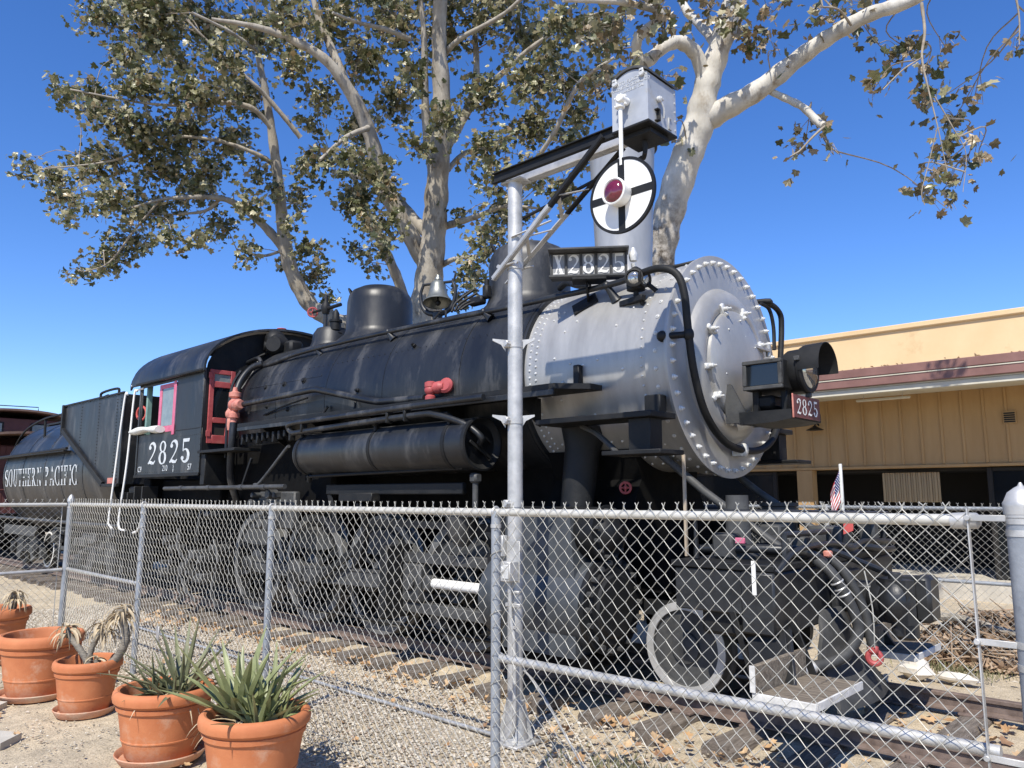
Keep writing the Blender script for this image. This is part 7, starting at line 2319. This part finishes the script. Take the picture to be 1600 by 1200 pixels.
TREES = {'A':{'br':[[(-9.08,3.92,4.76,0.387),(-8.89,3.78,5.55,0.361),(-8.67,3.68,6.33,0.298),(-8.42,3.58,7.24,0.261),(-8.2,3.46,8.13,0.247),(-7.96,3.33,9.13,0.21),(-7.77,3.18,10.0,0.186),(-7.61,2.95,11.11,0.15),(-7.38,2.8,12.2,0.126),(-7.07,2.67,13.53,0.08)],[(-8.83,3.78,6.67,0.181),(-8.79,3.38,7.13,0.191),(-8.91,2.72,8.1,0.164),(-8.88,2.16,9.31,0.15),(-8.89,1.68,9.95,0.125),(-9.0,1.13,10.45,0.095),(-9.34,0.4,10.74,0.071),(-9.56,-0.16,10.78,0.054),(-9.85,-0.77,10.75,0.032)],[(-8.89,1.68,9.95,0.091),(-9.18,1.46,10.82,0.08),(-9.48,1.24,11.7,0.064),(-9.65,1.07,12.85,0.047)],[(-8.72,3.74,7.35,0.133),(-9.28,3.62,7.96,0.124),(-9.82,3.5,8.59,0.101),(-10.61,3.18,9.1,0.071),(-11.34,2.96,9.36,0.053)],[(-8.01,3.41,8.9,0.117),(-7.92,3.77,9.57,0.108),(-7.87,4.1,10.26,0.097),(-7.91,4.31,11.1,0.074),(-8.04,4.37,12.26,0.057),(-8.06,4.44,13.89,0.038)],[(-8.33,3.5,8.32,0.095),(-8.21,3.2,9.17,0.094),(-8.02,2.94,10.14,0.081),(-7.8,2.7,11.21,0.057),(-7.64,2.34,12.51,0.04)],[(-8.01,4.23,10.36,0.062),(-7.17,4.46,10.87,0.06),(-6.52,4.56,11.16,0.047),(-5.69,4.82,11.49,0.035),(-5.02,5.01,11.49,0.023)],[(-8.52,3.89,7.55,0.085),(-7.99,3.87,7.52,0.077),(-7.43,3.88,7.51,0.058),(-6.73,4.01,7.58,0.039),(-6.03,4.18,7.4,0.022)],[(-8.3,3.85,8.78,0.061),(-8.24,4.27,9.26,0.056),(-8.1,4.81,9.55,0.044),(-7.75,5.5,10.06,0.032)],[(-7.81,3.2,10.88,0.07),(-7.14,3.12,10.98,0.051),(-6.11,3.35,11.18,0.038),(-5.19,3.44,11.58,0.027)],[(-8.68,2.03,9.19,0.057),(-8.63,1.47,8.77,0.044),(-8.62,0.91,8.12,0.032)],[(-8.04,2.53,11.09,0.058),(-8.1,1.93,11.05,0.05),(-8.15,1.35,10.93,0.038),(-8.17,0.78,10.87,0.027)],[(-6.19,4.47,8.68,0.045),(-5.7,4.39,9.03,0.05),(-5.1,4.36,9.73,0.044),(-4.38,4.51,10.03,0.027)],[(-6.81,4.09,7.63,0.034),(-6.49,4.31,8.04,0.04),(-6.19,4.47,8.68,0.045)],[(-8.71,3.89,6.67,0.073),(-8.03,3.82,6.72,0.053),(-7.33,3.8,6.63,0.034)]],'cl':[(-9.66,1.75,11.81,0.89,0.68),(-9.51,2.49,11.12,0.69,0.69),(-9.04,2.96,12.04,0.77,0.7),(-8.64,3.92,12.0,0.72,0.72),(-7.49,4.19,12.08,0.83,0.56),(-7.23,5.15,12.04,0.86,0.72),(-5.13,3.93,10.68,0.73,0.55),(-5.28,5.36,11.28,0.66,0.6),(-10.76,2.19,10.65,0.57,0.46),(-9.55,2.4,9.62,0.62,0.62),(-9.43,3.32,10.45,0.64,0.71),(-7.17,2.67,9.03,0.35,0.62),(-7.25,3.78,10.04,0.66,0.66),(-6.15,3.95,10.03,0.7,0.64),(-6.0,5.19,10.28,0.67,0.54),(-10.14,1.7,8.85,0.43,0.54),(-8.33,1.35,8.24,0.67,0.46),(-8.31,2.18,8.11,0.57,0.51),(-6.9,3.63,8.69,0.64,0.51),(-7.32,5.45,10.05,0.79,0.57),(-6.33,5.8,9.98,0.56,0.42),(-5.68,3.99,10.34,0.5,0.38),(-9.92,2.88,8.29,0.63,0.49),(-8.19,2.19,7.09,0.42,0.5),(-9.44,2.9,6.99,0.35,0.34),(-6.57,3.48,8.0,0.44,0.5),(-5.71,3.82,7.92,0.55,0.43),(-7.74,5.27,8.02,0.71,0.5),(-6.9,3.73,6.85,0.57,0.51),(-7.25,3.55,6.23,0.43,0.48),(-8.98,4.89,6.27,0.32,0.26),(-6.87,6.0,8.51,0.57,0.43),(-5.58,4.94,8.57,0.41,0.39),(-7.67,5.83,7.33,0.36,0.22),(-7.92,3.9,7.62,0.27,0.2),(-10.48,1.36,11.02,0.55,0.55),(-9.32,0.58,11.16,0.76,0.57),(-9.51,2.95,12.71,0.86,0.57),(-7.96,3.49,12.4,0.83,0.55),(-7.43,4.94,13.04,0.87,0.58),(-10.9,1.98,10.09,0.36,0.36),(-5.15,5.05,10.24,0.46,0.28),(-5.89,4.83,9.05,0.39,0.33),(-7.7,2.47,8.55,0.38,0.38),(-7.5,2.28,10.07,0.38,0.5),(-7.94,1.16,12.02,1.11,0.74),(-7.3,2.54,12.73,1.16,0.77),(-6.7,4.16,13.32,1.22,0.81),(-4.8,3.92,11.78,0.85,0.61)]},'B':{'br':[[(-3.11,3.67,4.93,0.253),(-2.95,3.6,5.63,0.251),(-2.75,3.59,6.26,0.241),(-2.48,3.62,6.99,0.249),(-2.23,3.67,7.57,0.239),(-2.05,3.65,8.14,0.194),(-1.83,3.67,8.7,0.176),(-1.57,3.7,9.35,0.166),(-1.32,3.71,10.1,0.148),(-1.1,3.67,10.94,0.112)],[(-2.27,3.78,7.68,0.206),(-1.84,3.79,7.78,0.184),(-1.31,3.9,7.95,0.154),(-0.7,4.03,8.29,0.13),(-0.24,4.07,8.46,0.114),(0.27,4.16,8.6,0.104),(0.75,4.25,8.61,0.086),(1.23,4.3,8.72,0.068),(1.8,4.46,8.8,0.044)],[(-2.04,3.59,8.32,0.123),(-2.05,3.38,8.61,0.113),(-2.17,3.1,8.74,0.104),(-2.32,2.85,8.59,0.094),(-2.48,2.61,8.32,0.094),(-2.51,2.43,8.43,0.076),(-2.4,2.36,8.61,0.075),(-2.12,2.45,8.78,0.083),(-2.1,2.3,8.91,0.07),(-2.15,2.09,9.03,0.057)],[(-2.04,2.24,8.8,0.057),(-2.19,1.74,8.72,0.048),(-2.37,1.23,8.58,0.035),(-2.54,0.74,8.42,0.023)],[(-1.21,4.02,7.95,0.047),(-0.99,4.06,7.77,0.055),(-0.74,4.13,7.55,0.054),(-0.55,4.16,7.27,0.058),(-0.43,4.09,7.13,0.057)],[(0.96,4.03,8.38,0.023),(0.98,3.98,7.93,0.019),(0.95,3.86,7.52,0.015),(1.0,3.84,7.05,0.011),(1.07,3.85,6.5,0.007),(1.13,3.86,5.88,0.005)],[(1.06,3.86,6.94,0.009),(1.21,4.0,6.5,0.007),(1.31,4.07,6.15,0.005),(1.25,4.02,5.64,0.004)],[(0.96,3.8,7.49,0.009),(0.82,3.44,7.22,0.011),(0.67,3.09,6.87,0.007)],[(1.07,3.82,6.49,0.007),(0.94,3.76,5.99,0.006),(0.86,3.7,5.65,0.007),(0.88,3.71,5.48,0.005)],[(-0.43,4.09,7.13,0.02),(-0.55,3.92,6.94,0.016),(-0.67,3.75,6.72,0.012),(-0.76,3.61,6.61,0.008)],[(-0.46,4.07,7.1,0.016),(-0.39,4.11,6.85,0.012),(-0.29,4.17,6.69,0.008)],[(0.12,3.81,8.33,0.02),(0.06,3.52,8.45,0.015),(-0.08,3.19,8.4,0.011)],[(-1.8,3.58,8.76,0.079),(-2.16,3.78,9.34,0.082),(-2.51,4.0,9.83,0.075),(-2.81,4.24,10.45,0.059)],[(1.89,4.55,8.8,0.019),(1.94,4.6,8.07,0.011),(1.92,4.54,7.6,0.007)]],'cl':[(-2.79,2.19,8.86,0.48,0.43),(-2.01,2.26,8.44,0.37,0.32),(-2.35,2.0,7.83,0.37,0.2),(-1.39,3.83,8.8,0.31,0.39),(-1.28,3.19,8.81,0.28,0.28),(-0.81,3.39,8.17,0.15,0.2),(-0.25,4.16,8.81,0.52,0.21),(-0.14,4.75,8.84,0.23,0.14),(-1.72,2.08,7.56,0.21,0.18),(0.12,5.64,8.6,0.3,0.22),(0.8,4.39,7.53,0.3,0.19),(0.44,5.46,8.55,0.39,0.19),(0.79,5.97,8.68,0.18,0.14),(0.31,3.94,7.36,0.19,0.21),(0.62,5.85,7.81,0.25,0.2),(0.96,5.35,7.24,0.31,0.22),(0.76,5.68,6.98,0.34,0.27),(1.28,5.01,6.52,0.16,0.23),(0.72,4.63,6.16,0.3,0.14),(0.98,5.18,6.16,0.29,0.18),(0.52,6.43,6.3,0.14,0.14),(0.57,4.84,6.08,0.14,0.11),(1.04,6.19,7.73,0.18,0.1),(-0.98,4.76,7.31,0.24,0.16),(-0.8,4.9,7.65,0.2,0.12),(-0.36,4.17,6.7,0.24,0.07),(-0.78,3.79,6.71,0.09,0.09),(1.66,6.14,8.36,0.13,0.11),(-1.75,3.32,9.2,0.39,0.2),(-0.67,3.0,8.49,0.18,0.27),(-2.6,2.79,7.58,0.21,0.14),(-2.41,3.11,7.42,0.14,0.14),(-3.24,2.36,7.96,0.34,0.3),(-1.89,1.61,8.94,0.62,0.44),(-1.72,3.55,10.11,0.7,0.5),(-0.3,3.19,9.08,0.62,0.35),(0.44,4.36,9.45,0.64,0.37),(1.31,5.69,9.93,0.57,0.38)]},'C':{'br':[[(-11.29,4.54,5.12,0.231),(-11.6,4.0,5.78,0.216),(-11.94,3.5,5.99,0.201),(-12.19,3.09,6.27,0.187),(-12.34,2.71,6.85,0.173),(-12.36,2.42,7.56,0.165),(-12.26,2.21,8.42,0.132),(-12.17,1.98,9.42,0.118),(-12.09,1.76,10.26,0.098),(-12.03,1.49,11.24,0.078),(-11.99,1.27,11.92,0.058),(-11.88,1.05,12.88,0.045)],[(-12.59,2.54,7.65,0.121),(-12.66,1.96,8.14,0.092),(-12.73,1.42,8.45,0.078),(-12.75,0.97,8.51,0.064),(-12.94,0.39,8.42,0.05),(-13.17,-0.2,8.25,0.031),(-13.49,-0.86,7.89,0.018)],[(-12.84,1.01,8.55,0.045),(-13.14,0.79,8.26,0.038),(-13.68,0.3,8.19,0.026)],[(-11.85,1.63,10.13,0.051),(-11.85,1.16,10.42,0.063),(-12.03,0.58,10.41,0.05),(-12.36,-0.11,10.19,0.037),(-12.77,-0.89,10.1,0.024),(-13.51,-2.03,10.22,0.018)],[(-11.72,2.31,10.1,0.059),(-11.77,1.92,10.45,0.058),(-11.87,1.47,10.86,0.051),(-11.88,1.15,11.04,0.044),(-12.2,0.45,11.64,0.031),(-12.46,-0.19,12.22,0.025)],[(-12.29,2.04,9.48,0.059),(-12.34,1.55,9.64,0.052),(-12.68,0.78,9.8,0.038),(-13.22,-0.13,9.73,0.031),(-13.79,-0.96,9.11,0.025),(-14.71,-2.17,8.78,0.012)],[(-12.76,2.64,7.71,0.041),(-13.18,2.28,7.56,0.034),(-13.62,1.84,7.71,0.027)],[(-13.26,-0.16,8.29,0.025),(-13.61,-0.53,7.57,0.025),(-13.94,-0.88,6.84,0.018),(-14.22,-1.28,6.6,0.012)],[(-11.22,5.64,-0.07,0.176),(-10.94,5.3,2.98,0.156),(-10.72,4.95,5.73,0.136),(-10.82,4.67,6.72,0.122),(-10.93,4.44,7.33,0.122),(-11.09,4.15,8.01,0.109),(-11.26,3.84,8.78,0.081),(-11.41,3.55,9.54,0.054)],[(-11.91,1.23,11.87,0.038),(-11.86,0.55,12.0,0.037),(-11.97,-0.27,12.11,0.03)]],'cl':[(-15.63,-0.83,13.36,0.94,0.53),(-13.13,-0.6,11.94,0.92,0.71),(-13.9,0.86,13.21,1.1,0.7),(-12.06,1.17,12.38,0.88,0.73),(-13.2,-0.88,12.45,0.85,0.42),(-14.67,-1.89,10.68,0.59,0.28),(-13.69,-1.47,10.29,0.69,0.47),(-12.66,-0.95,10.47,0.74,0.61),(-12.1,-0.1,10.31,0.82,0.69),(-12.81,1.32,11.15,0.75,0.75),(-14.76,0.49,12.48,0.63,0.4),(-13.05,-1.12,11.22,0.55,0.41),(-11.25,0.16,10.89,0.67,0.54),(-17.64,-1.73,9.86,0.57,0.22),(-15.67,-1.61,9.05,0.59,0.35),(-14.54,-1.12,9.29,0.79,0.6),(-13.3,-0.71,9.55,0.84,0.63),(-13.56,0.43,10.05,0.89,0.67),(-13.45,1.45,10.29,0.69,0.62),(-13.67,-0.05,9.07,0.87,0.58),(-12.83,0.6,9.03,0.72,0.5),(-13.07,-1.26,9.64,0.67,0.47),(-16.8,-1.07,9.02,0.53,0.37),(-13.31,-1.24,7.88,0.74,0.46),(-14.02,-0.06,8.25,0.87,0.52),(-14.17,1.07,9.09,0.62,0.43),(-11.38,0.96,7.99,0.46,0.36),(-13.55,1.38,8.21,0.61,0.3),(-16.85,-0.63,7.28,0.38,0.28),(-15.3,-0.51,7.29,0.6,0.42),(-15.31,0.02,7.89,0.69,0.43),(-12.58,-0.11,7.22,0.61,0.27),(-12.96,0.82,7.62,0.43,0.23),(-11.62,0.99,7.13,0.25,0.36),(-12.46,2.73,8.94,0.34,0.43),(-11.2,1.86,7.75,0.28,0.23),(-11.41,2.42,7.28,0.49,0.35),(-12.64,3.54,7.24,0.44,0.44),(-12.74,2.8,7.42,0.28,0.28),(-12.47,3.73,6.6,0.35,0.22),(-11.8,1.78,8.64,0.29,0.36),(-12.12,1.53,9.11,0.32,0.35),(-12.04,2.54,9.49,0.3,0.23),(-15.43,-1.4,8.02,0.29,0.2),(-12.83,-0.61,12.41,0.98,0.42),(-10.44,3.12,7.3,0.29,0.26),(-9.62,2.76,7.6,0.36,0.36),(-10.37,2.85,8.41,0.43,0.37),(-11.56,4.48,7.39,0.25,0.22),(-15.46,-0.76,14.68,1.26,0.79),(-13.15,0.14,14.15,1.34,0.75),(-11.53,1.21,13.74,1.17,0.73)]}}
tree(TREES['A'], 'tall sycamore rising behind the steam dome and bell with a smooth tan trunk', 0.14, 5.2, 101, 'bark_mid', group='sycamores behind the engine')
tree(TREES['B'], 'pale barked sycamore behind the smoke stack with a bare limb reaching right', 0.155, 4.0, 102, 'bark_b', leaf_m='leaf_dry', group='sycamores behind the engine')
tree(TREES['C'], 'leaning sycamore behind the cab with its leafy crown spreading over the tender', 0.14, 5.8, 103, 'bark_mid', group='sycamores behind the engine')
# ------------------------------------------------------------------ loose things on the ground
def tinted(name, vs_, fs_, tint, material, label, cat):
    me = bpy.data.meshes.new(name)
    me.from_pydata(vs_, [], fs_)
    at = me.attributes.new('tint', 'FLOAT', 'POINT')
    at.data.foreach_set('value', tint)
    me.materials.append(material)
    me.update()
    ob = bpy.data.objects.new(name, me)
    COL.objects.link(ob)
    return tag(ob, label, cat, kind='stuff')

def stones(name, n, region, size, seed, label, dens=None, zoff=0.0):
    rg = random.Random(seed)
    vs_, fs_, tint = [], [], []
    k = 0
    while k < n:
        x, y = rg.uniform(region[0], region[1]), rg.uniform(region[2], region[3])
        if dens is not None and rg.random() > dens(x, y):
            n -= 0.2
            continue
        s = rg.uniform(*size) * (1 if rg.random() < 0.93 else 1.7)
        a = rg.uniform(0, pi)
        ca, sa = math.cos(a), math.sin(a)
        lx, ly, lz = s * rg.uniform(0.7, 1.3), s * rg.uniform(0.6, 1.0), s * rg.uniform(0.4, 0.8)
        o = len(vs_)
        zc = zoff + lz * 0.25
        for (px, py, pz) in ((1, 0.1, 0), (0.1, 1, 0.1), (-1, -0.1, -0.1), (0, -1, 0), (0.15, 0.1, 1), (-0.1, 0, -1)):
            j = rg.uniform(0.75, 1.2)
            qx, qy = px * lx * j, py * ly * j
            vs_.append((x + qx * ca - qy * sa, y + qx * sa + qy * ca, zc + pz * lz * j))
        for f in ((0, 1, 4), (1, 2, 4), (2, 3, 4), (3, 0, 4), (1, 0, 5), (2, 1, 5), (3, 2, 5), (0, 3, 5)):
            fs_.append(tuple(q + o for q in f))
        tint.extend([rg.random()] * 6)
        k += 1
    return tinted(name, vs_, fs_, tint, M['gravel'], label, 'gravel')
def gd(x, y):
    d = 1.0
    if x > -0.9:
        d *= max(0.06, 1 - (x + 0.9) / 1.2)
    if y > -1.75:
        d *= max(0.10, 1 - (y + 1.75) / 0.5)
    if y < -3.15:
        d *= max(0.05, 1 - (-3.15 - y) / 0.55)
    return d
stones('gravel', 30000, (-11.0, 2.0, -3.9, -1.2), (0.009, 0.019), 41, 'pale grey gravel between the fence and the track', gd)
stones('gravel', 5200, (-9.0, 2.5, -6.0, -3.3), (0.005, 0.014), 42, 'scattered small stones on the dirt around the flower pots', lambda x, y: 0.35 + 0.65 * (math.sin(x * 3.1) * math.cos(y * 4.3) > 0.1), zoff=-0.006)
stones('gravel', 2600, (-9.0, 6.0, -1.5, 4.5), (0.006, 0.02), 43, 'scattered stones between and beyond the rails', lambda x, y: 0.6, zoff=0.015)

def litter(name, n, region, size, seed, label, dens, z0=0.012, mat_='litter'):
    rg = random.Random(seed)
    vs_, fs_, tint = [], [], []
    k = 0
    tries = 0
    while k < n and tries < n * 12:
        tries += 1
        x, y = rg.uniform(region[0], region[1]), rg.uniform(region[2], region[3])
        if rg.random() > dens(x, y):
            continue
        nrm = Vector((rg.gauss(0, 0.35), rg.gauss(0, 0.35), 1)).normalized()
        up = Vector((rg.gauss(0, 1), rg.gauss(0, 1), 0.0))
        s = rg.uniform(*size)
        c = Vector((x, y, z0 + rg.uniform(0.0, 0.03)))
        pts = leaf_verts(c, nrm, up, s, -rg.uniform(0.1, 1.1))
        o = len(vs_)
        vs_.extend([tuple(q) for q in pts])
        fs_.extend([(a + o, b2 + o, c2 + o) for a, b2, c2 in LF])
        tint.extend([rg.random()] * len(pts))
        k += 1
    return tinted(name, vs_, fs_, tint, M[mat_], label, 'leaves')
litter('leaf_litter', 520, (-9.5, 2.6, -2.0, -0.85), (0.05, 0.10), 51, 'dry brown sycamore leaves drifted along the tie ends', lambda x, y: (0.25 + 0.75 * max(0, 1 - abs(y + 1.35) / 0.45)) * (0.35 + 0.65 * (math.sin(x * 9.6) > -0.2)), z0=0.03)
litter('leaf_litter', 110, (-0.6, 2.6, -3.1, -1.6), (0.05, 0.10), 52, 'dry leaves scattered on the sand inside the right fence bay', lambda x, y: 0.3 + 0.7 * (y > -2.3))
litter('leaf_litter', 130, (0.9, 3.0, -0.7, 0.7), (0.05, 0.11), 53, 'dry leaves lying between the rails ahead of the engine', lambda x, y: 1.0, z0=0.05)
litter('leaf_litter', 70, (-8, -1, -5.2, -2.0), (0.05, 0.09), 54, 'few dry leaves scattered on the gravel and dirt around the pots', lambda x, y: 1.0)

# brush heap with sticks beyond the track
rg = random.Random(61)
bp_c = Vector((1.25, 3.9, 0))
vs_, fs_, tint = [], [], []
for i in range(3400):
    a = rg.uniform(0, 2 * pi)
    rr = rg.random() ** 0.6
    ex_, ey_ = 1.1 * rr * math.cos(a), 0.85 * rr * math.sin(a)
    h = max(0.0, 0.50 * (1 - rr ** 1.6)) * rg.uniform(0.25, 1.0)
    c = bp_c + Vector((ex_, ey_ + 0.2 * ex_, h + 0.01))
    nrm = Vector((rg.gauss(0, 0.7), rg.gauss(0, 0.7), 0.8)).normalized()
    up = Vector((rg.gauss(0, 1), rg.gauss(0, 1), rg.gauss(0, 0.4)))
    pts = leaf_verts(c, nrm, up, rg.uniform(0.06, 0.13), rg.uniform(-0.9, 0.9))
    o = len(vs_)
    vs_.extend([tuple(q) for q in pts])
    fs_.extend([(q[0] + o, q[1] + o, q[2] + o) for q in LF])
    tint.extend([rg.random()] * len(pts))
mbs = MB()
for i in range(150):
    a = rg.uniform(0, 2 * pi)
    rr = rg.random() ** 0.6
    c = bp_c + Vector((1.15 * rr * math.cos(a), 0.9 * rr * math.sin(a), max(0.02, 0.50 * (1 - rr ** 1.6)) * rg.uniform(0.5, 1.1)))
    d = Vector((rg.gauss(0, 1), rg.gauss(0, 1), rg.gauss(0, 0.35))).normalized() * rg.uniform(0.15, 0.55)
    o0 = len(mbs.v)
    mbs.tube([c - d, c + Vector((0, 0, rg.uniform(-0.03, 0.06))), c + d], [0.012, 0.010, 0.004], 5)
o = len(vs_)
vs_.extend(mbs.v)
fs_.extend([tuple(q + o for q in f) for f in mbs.f])
tint.extend([rg.uniform(0.0, 0.7) if False else 0.35 + 0.3 * math.sin(i) for i in range(len(mbs.v))])
tinted('brush_heap', vs_, fs_, tint, M['brush'], 'heap of dead brown brush and sticks beyond the track on the right', 'brush')
lg = MB().tube([(0.2, 3.55, 0.34), (0.8, 3.7, 0.44), (1.4, 3.6, 0.34), (2.0, 3.75, 0.2)], [0.05, 0.045, 0.04, 0.03], 8, k=4)
bare_thing('dead_branch', lg, M['bark_mid'], 'thick dead branch lying across the top of the brown brush heap', 'branch')

def rock(x, y, s, seed, label):
    rg = random.Random(seed)
    mb = MB()
    n, m_ = 10, 7
    vs_, fs_ = [], []
    for i in range(m_ + 1):
        th = pi * i / m_
        for j in range(n):
            ph = 2 * pi * j / n
            k = rg.uniform(0.75, 1.15)
            vs_.append((x + s[0] * k * math.sin(th) * math.cos(ph), y + s[1] * k * math.sin(th) * math.sin(ph), s[2] * 0.55 + s[2] * k * math.cos(th)))
    for i in range(m_):
        for j in range(n):
            fs_.append((i * n + j, (i + 1) * n + j, (i + 1) * n + (j + 1) % n, i * n + (j + 1) % n))
    mb.add(vs_, fs_)
    return bare_thing('rock', mb, M['rock'], label, 'rock', 'rocks beyond the track', smooth=25)
rock(0.80, 2.30, (0.17, 0.15, 0.12), 1, 'pale angular rock beside the white edged step beyond the track')
rock(1.18, 2.35, (0.22, 0.10, 0.05), 2, 'flat grey stone lying beside the pale angular rock')
rock(1.95, 2.75, (0.16, 0.14, 0.14), 3, 'pale rock at the near end of the brush heap by the end post')
rock(1.25, -2.35, (0.07, 0.06, 0.035), 4, 'small white stone on the sand inside the right fence bay')
rock(-0.3, 2.9, (0.14, 0.1, 0.07), 5, 'small rock beyond the track at the foot of the rear fence')

def weeds(n, region, seed, label, hmax):
    rg = random.Random(seed)
    vs_, fs_, tint = [], [], []
    for i in range(n):
        x, y = rg.gauss(region[0], region[2]), rg.gauss(region[1], region[3])
        a = rg.uniform(0, 2 * pi)
        h = rg.uniform(0.3, 1) * hmax
        d = Vector((math.cos(a), math.sin(a), 0))
        sd_ = Vector((-d.y, d.x, 0)) * 0.004
        b0_ = Vector((x, y, -0.01))
        o = len(vs_)
        vs_ += [tuple(b0_ - sd_), tuple(b0_ + sd_), tuple(b0_ + d * h * 0.3 + Vector((0, 0, h * 0.7)) + sd_ * 0.8), tuple(b0_ + d * h * 0.3 + Vector((0, 0, h * 0.7)) - sd_ * 0.8), tuple(b0_ + d * h * 0.75 + Vector((0, 0, h)))]
        fs_ += [(o, o + 1, o + 2, o + 3), (o + 3, o + 2, o + 4)]
        tint.extend([rg.random()] * 5)
    return tinted('weeds', vs_, fs_, tint, M['weed'], label, 'weeds')
weeds(520, (0.35, -2.15, 0.25, 0.15), 71, 'low dry weeds on the sand inside the fence right of the mast', 0.10)
weeds(300, (1.05, 2.75, 0.25, 0.10), 72, 'low green weeds beside the rocks beyond the track', 0.12)
# far greenery beyond the caboose and long low treeline behind the building
rg = random.Random(81)
def far_bush(cx, cy, r, h, seed, label):
    rg = random.Random(seed)
    t_ = thing('tree', (cx, cy, 0), label, 'tree', 'far trees')
    MB().tube([(cx, cy, -0.2), (cx + 0.1, cy, h * 0.5), (cx, cy, h * 0.8)], [0.3, 0.2, 0.1], 8, k=3).build('trunk', M['bark_mid'], t_)
    items = []
    for i in range(1500):
        d = Vector((rg.gauss(0, 1), rg.gauss(0, 1), rg.gauss(0, 1))).normalized() * rg.uniform(0.3, 1) ** 0.5
        k = 1 + 0.25 * math.sin(d.x * 5 + seed) * math.cos(d.z * 6)
        p = Vector((cx + d.x * r * k, cy + d.y * r * k, h * 0.62 + d.z * h * 0.38 * k))
        items.append((leaf_verts(p, Vector((rg.gauss(0, 1), rg.gauss(0, 1), rg.gauss(0, 1) + 0.4)).normalized(), Vector((rg.gauss(0, 1), rg.gauss(0, 1), -1)), rg.uniform(0.3, 0.6), 0.3), rg.random() * 0.7))
    joined_leaves('crown', items, M['leaf'], t_)
far_bush(-34.0, 7.5, 2.4, 5.6, 1, 'distant green tree showing between the caboose and the tender')
far_bush(-52, 14, 4.5, 7.0, 2, 'distant green tree low behind the caboose')
